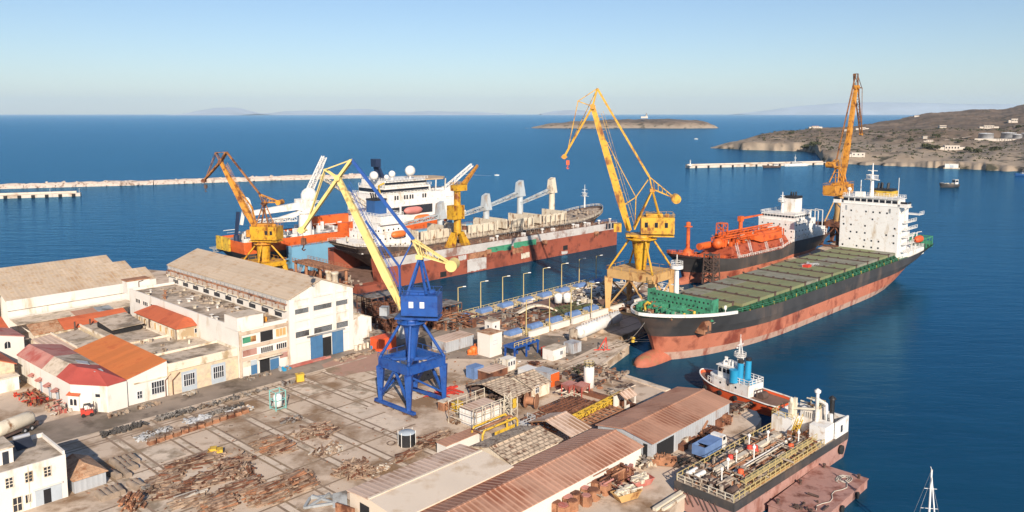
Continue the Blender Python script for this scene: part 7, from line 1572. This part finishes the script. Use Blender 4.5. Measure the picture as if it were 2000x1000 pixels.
b=MB(); b.box(-2.5,0,0,5.5,2.4,1.9); b.i=1; b.box(-2.6,-.1,1.903,5.6,2.5,2.05); tag(b.obj('brown_roof_store',['white_wall','rust_roof'],loc=at(893,884),rot=ang(42.5)),'low white store with a brown flat roof at the end of the tan roof slope','shed')
heap('yard_scrap','dark scrap between the open sheds and the steel grids',62,84,28,40,120,'x',mats=['rust_dark','machinery','rust'],s0=.5,s1=2.4,hm=.9,seed=14)
heap('yard_scrap','rust brown scrap around the hoppers and the silo',80,92,38,50,110,'x',mats=['rust_dark','machinery','rust_light'],s0=.4,s1=2,hm=.8,seed=15)
heap('bush_pile','dark brush pile right of the orange container end',84,88,38.5,41,60,'x',mats=['shrub','rust_dark'],s0=.3,s1=1.2,hm=1.2,seed=16,cat='brush pile')
heap('red_steelwork','flat red steel frames lying right of the blue crane leg',53.5,60,26,30,26,'x',mats=['red_paint'],s0=1,s1=3,hm=.4,pipes=.7,seed=17,cat='steel frames')
heap('rubbish_heap','sandy rubbish heap below the scaffolded container',46,51,39,42,60,'x',mats=['timber_pale','machinery'],s0=.3,s1=1.3,hm=.8,seed=18)
# scaffolds and scrap by the dock water
def scaffold(name,label,a,b_,nx,ny,nz,st,h,m='rust'):
    t=T(name,label,'scaffold',g(a,b_),ang(42.5)); b=MB()
    for i in range(nx+1):
        for j in range(ny+1): b.bar((i*st,j*st,0),(i*st,j*st,nz*h),.16)
    for k in range(1,nz+1):
        for i in range(nx+1): b.bar((i*st,0,k*h),(i*st,ny*st,k*h),.12)
        for j in range(ny+1): b.bar((0,j*st,k*h),(nx*st,j*st,k*h),.12)
    b.obj('frame',[m],t)
    b=MB(); b.box(0,0,nz*h+.08,nx*st,ny*st*.7,nz*h+.2); b.obj('planks',['scrap_grey'],t)
    b=MB(); clutter(b,0,nx*st,0,ny*st,0,nx*ny*5,.5,2,nz*h*.8,random.Random(int(a)),.5); b.obj('stored_scrap',['rust'],t)['kind']='stuff'
scaffold('scaffold_block','rusty scaffold block by the dock water right of the white side shed',79,-27,5,3,4,2.2,1.8)
scaffold('scaffold_block','lower rusty scaffold in front of the tall scaffold block',76,-17,4,2,2,2.2,1.9)
scaffold('scaffold_block','rust brown scaffold stack between the blue crane and the ship lift',88,-12,5,3,3,2.2,1.7)
heap('pipe_heap','tangled rusty pipes heaped at the near end of the ship lift',88,99,-16,-4,170,'x',mats=['rust','rust_light','scrap_grey'],s0=.6,s1=2.6,hm=3.2,pipes=.7,seed=20)
b=MB(); b.box(0,0,0,6,1.2,3.8); tag(b.obj('white_hoarding',['white_paint'],loc=g(75.5,-10),rot=ang(42.5)),'white and rust hoarding panel behind the blue crane column','hoarding')
heap('hall_front_scrap','low scrap and planks lying before the open hall door',53,64,-8,-5.6,50,'x',mats=['timber_pale','machinery'],s0=.3,s1=1.8,hm=.5,seed=21)
for i in range(4): b=MB(); b.rev((0,0,0),[(.45,0),(.45,1.3),(.4,1.35)],10); tag(b.obj('white_drum',['cream_paint'],loc=g(61.5+i*1.25,-10.5)),'white drum in the short row below the white side shed','drum','white drums below the side shed')
b=MB(); b.box(0,0,0,1.6,1,1); tag(b.obj('blue_bin',['tug_blue'],loc=g(64.4,-8),rot=.6),'small bright blue bin in front of the white drums','bin')
b=MB(); b.bar((0,0,.25),(10.5,0,.25),.5,.4); b.bar((0,.7,.25),(9.5,.7,.25),.4,.4); tag(b.obj('red_pipe_bundle',['pink_roof'],loc=g(43.5,-10.4),rot=ang(42.5)),'bundle of long red pipes along the hall front wall','pipes')
heap('oil_drum_group','blue and grey drums at the foot of the annex wall',40.5,43,-11,-9.6,14,'x',mats=['tug_blue','steel_pale'],s0=.5,s1=.9,hm=1,pipes=0,seed=22,cat='drums')
# ------------------------------------------------------------- workshop front and road
for i,(a0,a1,sd) in enumerate(((32,38,1),(9,13,2),(3,7.2,4))): heap('wall_debris',('grey stones and tyres along the annex foot','mixed junk below the orange roof wall window','planks and junk at the foot of the red roof corner')[i],a0,a1,-11.2,-9.6,26,'x',mats=['scrap_grey','machinery','timber_pale'],s0=.3,s1=1.2,hm=.7,pipes=.1,seed=30+sd)
heap('rope_pile','brown rope pile beside the barred workshop windows',18.5,21,-11.6,-10,22,'x',mats=['machinery','rope'],s0=.3,s1=.9,hm=.8,seed=37)
heap('red_junk','red and rusty junk heaped below the row of door hoods',-5.5,-1.6,-36,-27,80,'x',mats=['red_paint','rust','rust_light'],s0=.3,s1=1.4,hm=1.3,seed=38)
heap('pale_junk','sand coloured junk heap at the white corner building wall',-3.5,-.5,-25,-18.5,50,'x',mats=['timber_pale','rope','pink_roof'],s0=.3,s1=1.2,hm=1.2,seed=39)
t=T('forklift','red forklift parked in front of the tiny arched kiosk','forklift',at(172,812),ang(60))
b=MB(); b.box(-1.2,-.6,.35,.9,.6,1.1); b.box(-1.25,-.6,1.1,-.5,.6,1.5); b.obj('body',['red_paint'],t)
b=MB(); b.bars([(-.9,-.5,1.1),(-.6,-.5,2.3),(.5,-.5,2.3),(.7,-.5,1.1)],.09); b.bars([(-.9,.5,1.1),(-.6,.5,2.3),(.5,.5,2.3),(.7,.5,1.1)],.09); b.bar((-.6,0,2.32),(.5,0,2.32),1.0,.06); b.obj('overhead_guard',['black_paint'],t)
b=MB(); b.bars([(1.05,-.35,.2),(1.05,-.35,2.6)],.14); b.bars([(1.05,.35,.2),(1.05,.35,2.6)],.14); b.bar((1.1,-.4,1.2),(1.1,.4,1.2),.1); b.bar((1.1,-.3,.15),(2.2,-.3,.15),.12,.06); b.bar((1.1,.3,.15),(2.2,.3,.15),.12,.06); b.obj('mast',['rust_dark'],t)
for x in (-.8,.6):
    for y in (-.62,.62): b=MB(); b.tube((x,y-.12,.35),(x,y+.12,.35),.35,n=12); b.obj('wheel',['rubber'],t)
# tanker lorry
def wheels(t,xs,w,r=.5):
    for x in xs:
        for y in (-w,w):
            b=MB(); b.tube((x,y-.16,r),(x,y+.16,r),r,n=14); wo=b.obj('wheel',['rubber'],t); b=MB(); b.tube((x,y-.17,r),(x,y+.17,r),r*.5,n=10); b.obj('rim',['steel_pale'],wo)
t=T('tanker_truck','dusty beige tanker truck at the left photo edge above the office roof','truck',at(8,858),ang(200))
b=MB(); b.M=Matrix.Translation((0,0,2.1))@Matrix.Rotation(R(90),4,'Y'); b.rev((0,0,-5.5),[(.3,-.3),(1.1,0),(1.3,.4),(1.3,6.6),(1.1,7),(.3,7.3)],18); b.obj('tank',['cream_paint'],t)
b=MB(); b.box(2.3,-1.2,.6,4.2,1.2,3.0); b.obj('cab',['white_paint'],t); b=MB(); b.box(4.203,-1.1,1.8,4.25,1.1,2.7); b.obj('windscreen',['glass_dark'],t)
b=MB(); b.box(-5.6,-1,.6,4,1,.95); b.box(-6.2,-.9,.5,-5.65,.9,1.3); b.obj('chassis',['rust_dark'],t); wheels(t,(-4.6,-3.2,3.2),1.05)
def car(label,P,h,m):
    t=T('parked_car',label,'car',P,ang(h)); b=MB(); pr=[(-2,.3),(-2,.85),(-1.75,.95),(1.0,.95),(1.95,.8),(2.05,.3)]
    b.add([(x,-.82,z) for x,z in pr]+[(x,.82,z) for x,z in pr],[tuple(range(6)),tuple(range(6,12))[::-1]]+[(i,6+i,6+(i+1)%6,(i+1)%6) for i in range(6)]); b.obj('body',[m],t)
    b=MB(); pr=[(-1.7,.95),(-1.3,1.42),(.2,1.42),(.95,.95)]; b.add([(x,-.7+.08*(z>1),z) for x,z in pr]+[(x,.7-.08*(z>1),z) for x,z in pr],[(0,1,2,3),(7,6,5,4),(0,4,5,1),(2,6,7,3)]); b.i=1; b.add([(-1.3,-.62,1.425),(.2,-.62,1.425),(.2,.62,1.425),(-1.3,.62,1.425)],[(0,1,2,3)]); b.obj('cabin',['glass_dark',m],t)
    wheels(t,(-1.25,1.3),.75,.32); return t
car('dark navy car parked at the left photo edge by the stone house',at(6,760),42,'navy_paint'); car('bright blue car parked beside the stone house lean-to',at(17,752),42,'tug_blue')
# ------------------------------------------------------------- slipway yard: timber, chain and blocks
def timber(name,label,u,v,la,lb,hh,n,dirdeg=0,m=('timber','timber_pale','rust'),seed=1,L0=2,L1=5,tid=.12,cat='timber pile'):
    P=at(u,v); rq=random.Random(seed); b=MB(); M=Matrix.Rotation(R(dirdeg),4,'Z')
    n=int(n*1.9); L0*=.75; L1*=.62; tid*=.8
    for i in range(n):
        x,y=rq.gauss(0,.38)*la,rq.gauss(0,.36)*lb; x=max(-la,min(la,x)); y=max(-lb,min(lb,y))
        k=max(0,1-(x/la)**2*.8-(y/lb)**2*.8); z=hh*k*rq.random()+.1; L_=rq.uniform(L0,L1)/2; a=rq.gauss(0,tid); e=V((math.cos(a)*L_,math.sin(a)*L_,rq.gauss(0,.06+tid*.25)*L_))
        b.i=rq.choice((0,0,1,2)) if len(m)>2 else 0; b.bar(V((x,y,z))-e,V((x,y,z))+e,rq.uniform(.14,.34),rq.uniform(.14,.3))
    b.v=[M@p for p in b.v]
    return tag(b.obj(name,list(m),loc=P,rot=ang(42.5)),label,cat)
TP=lambda lb,u,v,la,lw,hh,n,d,**k: timber('timber_pile',lb,u,v,la,lw,hh,n,d,**k)
SG=('scrap_grey','rust_dark','timber'); TR=('timber','rust_light','timber_pale')
TP('tidy slanted stack of reddish beams alone in the middle of the yard',534,872,1.9,4.4,1.3,80,2,seed=1,L0=3,L1=6,tid=.08,m=TR)
TP('loose scatter of planks and scrap right of the tidy beam stack',615,845,4.2,4.2,.6,80,-10,seed=2,L0=.8,L1=4,tid=.8)
TP('small dark tangle of scrap above the tidy beam stack',568,822,2.4,1.4,.7,36,0,m=SG,seed=3,L0=.6,L1=2.4,tid=1.)
TP('wild bristling heap of thin rods at the lower middle',695,924,2.6,3.2,1.7,150,30,seed=4,L0=1.4,L1=4.4,tid=1.3)
TP('flat pile of rusty planks right of the black round tank',852,862,3.2,3.4,1.0,90,-12,seed=5,L0=2,L1=6,tid=.3)
TP('short row of brown beams against the tan roof edge',792,893,3.4,1.0,.8,24,5,seed=6,L0=2,L1=5,tid=.15)
TP('sandy mound of broken wood below the brown beams',745,918,3.2,1.2,.6,30,10,m=('timber_pale','timber','rope'),seed=7,L0=.8,L1=3,tid=.8)
TP('wide loose spread of grey brown planks left of the yellow crate',385,903,5,2.6,.8,110,-4,seed=8,L0=2,L1=6,tid=.2)
TP('mixed beams and scrap in the middle of the plank field',410,938,4.6,2.8,.8,110,-6,seed=9,L0=1.5,L1=6,tid=.4)
TP('row of upright bristling slats in the middle of the plank field',478,925,2.6,1.6,1.5,80,60,seed=10,L0=1.6,L1=3.4,tid=.5)
TP('tall stack of red brown beams, rightmost at the lower edge',578,948,2.0,3.6,1.8,90,2,seed=11,L0=3.5,L1=6.5,tid=.07,m=TR)
TP('stack of red brown beams left of the tallest beam stack',520,972,2.0,3.2,1.7,80,0,seed=12,L0=3.5,L1=6.5,tid=.06,m=TR)
TP('stack of thick beams on the lower edge below the scattered planks',425,992,1.9,2.6,1.5,60,-2,seed=16,L0=3.5,L1=6.5,tid=.06,m=TR)
TP('pale thin beams lying side by side at the lower edge',372,978,2.6,2.2,.7,40,0,seed=17,L0=3,L1=6,tid=.12,m=('timber_pale','timber','rope'))
TP('rusty brick red stack of blocks at the lower left edge',258,990,1.5,2.4,2.0,50,50,m=('rust_light','rust','timber'),seed=13,L0=1.4,L1=3,tid=.1)
TP('scattered planks at the left end of the plank field',322,940,3.6,2.2,.7,60,-4,seed=14,L0=1.5,L1=5.5,tid=.35)
TP('low spread of split planks between the yellow crate and the slats',452,905,3.0,1.8,.6,60,-4,seed=21,L0=2,L1=5,tid=.3)
TP('broad layer of brown beams in front of the bristling slats',470,956,3.6,2.4,1.0,90,-2,seed=22,L0=2.5,L1=6,tid=.15)
TP('stray beams and scrap at the lower left of the plank field',345,960,3.4,2.0,.6,60,-6,seed=23,L0=1.5,L1=5.5,tid=.4)
TP('dusty splinters scattered right of the round tank planks',640,880,4,2.4,.25,50,10,seed=24,L0=.6,L1=2.4,tid=1.2,m=('timber_pale','timber','rope'))
TP('small dark rubble pile among the concrete blocks',290,958,1.6,1.1,.9,20,0,m=SG,seed=15,L0=.8,L1=2.4,tid=1)
for i,(a0,a1,b0,b1,lb,ms,n) in enumerate(((-1.4,6.5,-2.6,-.6,'dark heaped anchor chain nearest the office house',['chain_dark'],120),(8.5,16,-2.4,-.8,'dark heaped anchor chain in the middle of the road edge',['chain_dark','scrap_grey'],150),(17,25.5,-2.2,-.7,'dark chain and scrap at the right of the road edge',['chain_dark','machinery','scrap_grey'],110),(26,32,-2.2,-1,'loose brown scrap strip below the annex building',['machinery','scrap_grey'],50),(2.5,8.8,3.2,6.2,'pale grey heap of chain and plates, left of three',['steel_pale','scrap_grey'],130),(12,17,2.8,5.4,'pale grey heap of chain and plates, middle of three',['steel_pale'],110),(19.5,24.5,4,7,'pale grey heap of chain and plates, right of three',['steel_pale','concrete_pale'],110),(17,24,2.4,4,'dark chain bundle above the right pale heap',['chain_dark','scrap_grey'],60))):
    P=g((a0+a1)/2,(b0+b1)/2); rq=random.Random(60+i); b=MB(); x1,y1=(a1-a0)/2,(b1-b0)/2
    for k in range(n):
        x,y=rq.uniform(-x1,x1),rq.uniform(-y1,y1); s_=rq.uniform(.25,.7); b.i=rq.randrange(len(ms)); z=rq.uniform(0,.55)
        if i in (4,5,6): b.cb((x,y,z*.6),(s_*2,s_*.7,.12),rq.uniform(0,3),rq.uniform(-.6,.6))
        else:
            a=rq.uniform(0,6.28); pts=[V((x,y,z+.15))+V((math.cos(a)*s_*.7*math.cos(q_)-math.sin(a)*.3*s_*math.sin(q_),math.sin(a)*s_*.7*math.cos(q_)+math.cos(a)*.3*s_*math.sin(q_),.15*math.sin(q_*2))) for q_ in (0,1.05,2.1,3.14,4.2,5.25,6.28)]; b.path(pts,.09,4)
    tag(b.obj('chain_heap' if i!=3 else 'scrap_strip',ms,loc=P,rot=ang(42.5)),lb,'chain heap' if i!=3 else 'scrap')
kb=None
for i in range(13):
    a=3.6+i*1.55; P=g(a,8.3-.12*i+rr.uniform(-.2,.2))
    if kb is None:
        kb=T('keel_block','rust brown keel block in the long row beside the pale chain heaps','keel block',P,ang(42.5),'keel blocks in a row'); b=MB(); b.box(-.65,-.55,0,.65,.55,.35); b.box(-.55,-.5,.36,.55,.5,.72); b.obj('timber_course',['rust_light'],kb); b=MB(); b.box(-.6,-.52,.723,.6,.52,1.05); b.obj('cap',['timber'],kb)
    else: dup(kb,P,ang(42.5)+rr.uniform(-.15,.15))
cbk=None
def cblock(P,label,grp,r):
    global cbk
    if cbk: return dup(cbk,P,r,label,grp)
    t=cbk=T('concrete_block',label,'concrete block',P,r,grp); b=MB(); n_=8; vs=[]
    for x in (-1.5,1.5):
        vs+= [(x,-.5,0)]+[(x,-.5*math.cos(math.pi*k/n_),.45+.42*math.sin(math.pi*k/n_)) for k in range(n_+1)]+[(x,.5,0)]
    m=n_+3; b.add(vs,[(k,k+1,m+k+1,m+k) for k in range(m-1)]+[tuple(range(m))[::-1],tuple(range(m,2*m))]); b.obj('body',['concrete_old'],t)
    b=MB(); b.bars([(-.9,0,.82),(-.9,0,1.02),(-.6,0,1.02),(-.6,0,.82)],.06); b.obj('lifting_eye',['rust'],t)
for i,(u,v) in enumerate(((224,930),(238,918),(248,915),(258,912),(236,905),(250,902),(262,899),(246,927),(226,908))): cblock(at(u,v),'round topped concrete block in the cluster right of the tiled shed','concrete blocks by the tiled shed',ang(132)+rr.uniform(-.1,.1))
for i,(u,v) in enumerate(((198,972),(210,968),(222,964),(233,960),(262,952),(272,949))): cblock(at(u,v),'round topped concrete block in the row below the tiled shed','concrete blocks below the tiled shed',ang(132)+rr.uniform(-.1,.1))
t=T('caged_tank','white tank inside a teal steel cage standing on the yard','caged tank',at(543,798),ang(42.5))
b=MB()
for x in (-1.1,1.1):
    for y in (-1.1,1.1): b.bar((x,y,0),(x,y,3.8),.16)
for z in (.3,2,3.7): b.rail([(-1.1,-1.1,z-.01),(1.1,-1.1,z-.01),(1.1,1.1,z-.01),(-1.1,1.1,z-.01)],.02,.06,9,1,True)
b.obj('cage',['teal_paint'],t); b=MB(); b.rev((0,0,.4),[(.3,0),(.85,.2),(.85,2.3),(.3,2.8)],14); b.obj('tank',['tank_white'],t)
b=MB(); b.box(-.8,-.6,0,.8,.6,1.5); b.box(-.9,-.7,1.503,.9,.7,1.65); tag(b.obj('yellow_bin',['yellow_paint'],loc=at(586,744),rot=.5),'yellow rubbish bin at the road edge in front of the annex','bin')
heap('stone_heap','grey stones next to the yellow rubbish bin',35.5,38.5,-2,-.8,24,'x',mats=['scrap_grey','rust_dark'],s0=.4,s1=1.1,hm=.8,pipes=.1,seed=44)
b=MB(); b.box(-1.2,-.7,0,1.2,.7,1.0); b.box(-.9,-.72,1.0,.2,.72,1.3); tag(b.obj('yellow_crate',['yellow_paint'],loc=at(421,888),rot=.3),'yellow steel crate at the top of the beam field','crate')
t=T('round_tank','black round tank with a pale top and bollards in the yard','tank',at(795,868),0)
b=MB(); b.rev((0,0,0),[(1.5,0),(1.5,2.2)],24); b.obj('shell',['black_paint'],t); b=MB(); b.rev((0,0,2.203),[(1.5,0),(1.35,.12),(.1,.2)],24); b.obj('top',['grey_wall'],t)
for k in range(6): b=MB(); b.bar((1.55*math.cos(k*1.05),1.55*math.sin(k*1.05),0),(1.55*math.cos(k*1.05),1.55*math.sin(k*1.05),2.6),.09); b.obj('stake',['white_paint'],t)
b=MB()
for k in range(2): b.path([(.6*math.cos(i*.5)*(1.3-.3*k),.9*math.sin(i*.5),.08) for i in range(14)],.05,4)
tag(b.obj('cable_coil',['rust_dark'],loc=at(764,866)),'loose cable coil on the slab left of the black round tank','cable')
# grey steel parts in the lower middle
t=T('steel_frame_part','pale grey fabricated steel frame lying at the lower edge','steel part',at(628,990),ang(70)); b=MB(); b.bars([(-2.5,0,.3),(2.5,0,.3),(1.6,2,.5),(-1.4,2.4,.5),(-2.5,0,.3)],.35); b.bars([(-2,0,.3),(1.4,2,.9)],.3); b.bars([(2,0,.3),(-1.2,2.2,.9)],.3); b.slab([(1.5,-1,.2),(3.6,-1.4,.2),(3.9,1.2,1.4),(1.8,1.2,1.2)],.15); b.obj('frame',['grey_steel'],t)
b=MB(); b.box(0,0,0,3.5,.3,1.6); tag(b.obj('rusty_plate',['rust_light'],loc=at(655,1003),rot=ang(120)),'rusty steel plate standing by the end of the long shed','steel plate')
# ------------------------------------------------------------- quay road on the right
t=T('tipper_truck','blue tipper truck with a white cab parked beside the tank barge','truck',at(1384,889),ang(44))
b=MB(); b.box(-3.4,-1.25,1.0,2.2,1.25,1.15); 
for y in (-1.25,1.17): b.box(-3.4,y,1.15,2.2,y+.08,2.7)
for x in (-3.4,2.12): b.box(x,-1.17,1.15,x+.08,1.17,2.7)
b.box(-1.8,-1.17,2.55,2.12,1.17,2.62); b.obj('tipper_body',['cover_blue'],t)
b=MB(); b.box(-3.1,-1.1,1.16,2,1.1,1.9); b.obj('load',['rust_dark'],t)
b=MB(); b.box(2.4,-1.2,.7,4.0,1.2,2.0); b.add([(2.4,-1.2,2),(4,-1.2,2),(4,1.2,2),(2.4,1.2,2),(2.45,-1.1,2.9),(3.6,-1.1,2.9),(3.6,1.1,2.9),(2.45,1.1,2.9)],[(4,5,6,7),(0,1,5,4),(1,2,6,5),(2,3,7,6),(3,0,4,7)]); cb_=b.obj('cab',['white_paint'],t)
b=MB(); b.add([(4.0,-1.0,2.05),(4.0,1.0,2.05),(3.66,.95,2.8),(3.66,-.95,2.8)],[(0,1,2,3)]); b.v=[p+V((.03,0,.02)) for p in b.v]; b.box(2.7,-1.19,2.1,3.5,-1.15,2.7); b.obj('windscreen',['glass_dark'],cb_)
b=MB(); b.box(-3.3,-.5,.6,4,.5,.95); b.obj('chassis',['rust_dark'],t); wheels(t,(-2.4,-1.2,3.2),1.0)
def skip(label,u,v,h,m,fill,sc=1.,seed=1):
    t=T('waste_skip',label,'skip',at(u,v),ang(h)); b=MB(); s_=sc
    o_=[(-1.8*s_,-1*s_,.15),(1.8*s_,-1*s_,.15),(1.8*s_,1*s_,.15),(-1.8*s_,1*s_,.15),(-2.6*s_,-1.2*s_,1.5*s_),(2.6*s_,-1.2*s_,1.5*s_),(2.6*s_,1.2*s_,1.5*s_),(-2.6*s_,1.2*s_,1.5*s_)]
    b.add(o_,[(3,2,1,0),(0,1,5,4),(1,2,6,5),(2,3,7,6),(3,0,4,7)]); b.bars([o_[4],o_[5],o_[6],o_[7],o_[4]],.14); b.obj('bin',[m],t)
    b=MB(); rq=random.Random(seed)
    b.box(-2.1*s_,-1.05*s_,.9*s_,2.1*s_,1.05*s_,1.2*s_); clutter(b,-1.9*s_,1.9*s_,-.9*s_,.9*s_,1.2*s_,34,.3,1.5,.7,rq,.3); b.obj('load',[fill],t)['kind']='stuff'
skip('orange skip in front of the big rust shed doorway',1296,908,100,'rust_light','rust_light',.8,1)
skip('yellow bottomed skip full of pale rubble, nearer one',1223,975,60,'beige_steel','cream_paint',.85,2)
skip('rust red skip full of pale rubble behind the nearer one',1252,948,60,'pink_roof','cream_paint',.75,3)
skip('rusty skip beside the pile of blocks along the grey shed wall',1390,856,44,'rust_light','rust',.9,4)
t=T('pallet_crate','pale square crate beside the side doorway of the rust shed','crate',at(1334,876),ang(44)); b=MB(); b.box(0,0,0,1.7,1.7,1.5); b.obj('body',['cream_paint'],t); b=MB(); b.box(-.05,-.05,1.503,1.75,1.75,1.6); b.obj('lid',['machinery'],t)
rq=random.Random(70); n0=at(1322,880); n1=at(1415,818); dd=(n1-n0)
for i in range(9):
    P=n0+dd*((i+.5)/9)+V((rq.uniform(-.6,.6),rq.uniform(-.6,.6),0)); t=T('rusty_tank','rusty cut steel block in the pile along the grey shed wall','steel block',P,ang(44)+rq.uniform(-.5,.5),'rusty blocks along the grey shed wall'); b=MB(); s_=rq.uniform(.7,1.5); b.box(-s_,-s_*.7,0,s_,s_*.7,s_*rq.uniform(.8,1.3)); b.bar((-s_*.7,0,s_),(s_*.7,.3,s_*1.8),.3); b.obj('plate_block',['rust_light' if i%3 else 'rust'],t)
P0=at(1085,1000); P1=at(1180,950)
for i in range(10):
    P=P0+(P1-P0)*((i%5)/5)+(V((.75,-.66,0))*(1.6*(i//5)))+V((rq.uniform(-.3,.3),rq.uniform(-.3,.3),0)); t=T('rusty_barrel_box','rust brown steel caisson in the double row beside the striped roof shed','steel caisson',P,ang(44)+rq.uniform(-.2,.2),'rusty caissons beside the striped roof shed'); b=MB(); s_=rq.uniform(.85,1.1); b.prism([(s_*math.cos(k*math.pi/3),s_*math.sin(k*math.pi/3)) for k in range(6)],0,1.5); b.obj('shell',['rust_light'],t); b=MB(); b.prism([(s_*.8*math.cos(k*math.pi/3),s_*.8*math.sin(k*math.pi/3)) for k in range(6)],1.503,1.6); b.obj('lid',['pink_roof' if i%2 else 'rust'],t)
def hp(name,lb,u,v,la,lb_,n,ms,seed,hm=1.4,cat='scrap heap'):
    P=at(u,v); rq=random.Random(seed); b=MB()
    for i in range(n): b.i=rq.randrange(len(ms)); clutter(b,-la,la,-lb_,lb_,0,1,.4,2,hm,rq,.4)
    tag(b.obj(name,ms,loc=P,rot=ang(44)),lb,cat)
hp('rust_frame_heap','red brown scaffold frames heaped against the white shed wall',1200,945,3.6,1.3,70,['rust','rust_light','pink_roof'],80,2.4)
hp('pallet_heap','grey pallets and boxes at the end of the striped roof shed',1262,905,2.2,1.3,40,['machinery','scrap_grey','cream_paint'],81,1.5)
hp('quay_scrap','rusty scrap strip between the skips and the shed wall',1165,965,3.4,1.,50,['rust','machinery'],82,1.2)
hp('shed_end_scrap','rusty plates heaped at the far corner of the big rust shed',1405,828,2.4,1.2,50,['rust','rust_light','rust_dark'],83,1.8)
hp('tyre_heap','dark tyres and pipes on the quay edge beside the barge end',1330,905,1.8,1.0,30,['rubber','rust_dark'],84,.8)
hp('quay_litter','fine scrap on the quay corner near the orange tug',1440,800,2.6,1.2,50,['rust_dark','rust','machinery'],85,1.)
hp('apron_litter','small scrap on the quay apron behind the silo',1215,762,3.6,1.0,36,['rust_dark','scrap_grey','concrete_pale'],86,.5)
t=T('quay_fender_beam','pale timber fender beams at the quay wall by the barge end','fender',at(1300,985),ang(44)); b=MB(); b.bar((-3,0,.3),(6,0,.3),.6,.5); b.bar((-2,-.8,.2),(4,-.8,.2),.4,.4); b.obj('beam',['cream_paint'],t)
# loose litter nobody could count
b=MB(); rq=random.Random(90)
for i in range(520):
    a,b_=rq.uniform(-12,60),rq.uniform(-3,52)
    if rq.random()<.5: a=rq.gauss(10,14); b_=rq.gauss(30,10)
    P=g(a,b_,.012); 
    if (P-at(127,900)).length<14 and b_>8 and a<-4: continue
    s_=rq.uniform(.06,.25); b.i=rq.randrange(3); b.cb(P,(s_*rq.uniform(1,4),s_,s_*.2),rq.uniform(0,3))
for i in range(260): P=g(rq.uniform(60,112),rq.uniform(-6,40),.02); s_=rq.uniform(.1,.4); b.i=rq.randrange(3); b.cb(P,(s_*2,s_,s_*.5),rq.uniform(0,3))
tag(b.obj('ground_litter',['timber','rust_light','machinery']),'small wood chips, scrap and stones strewn over the yard','litter',kind='stuff')
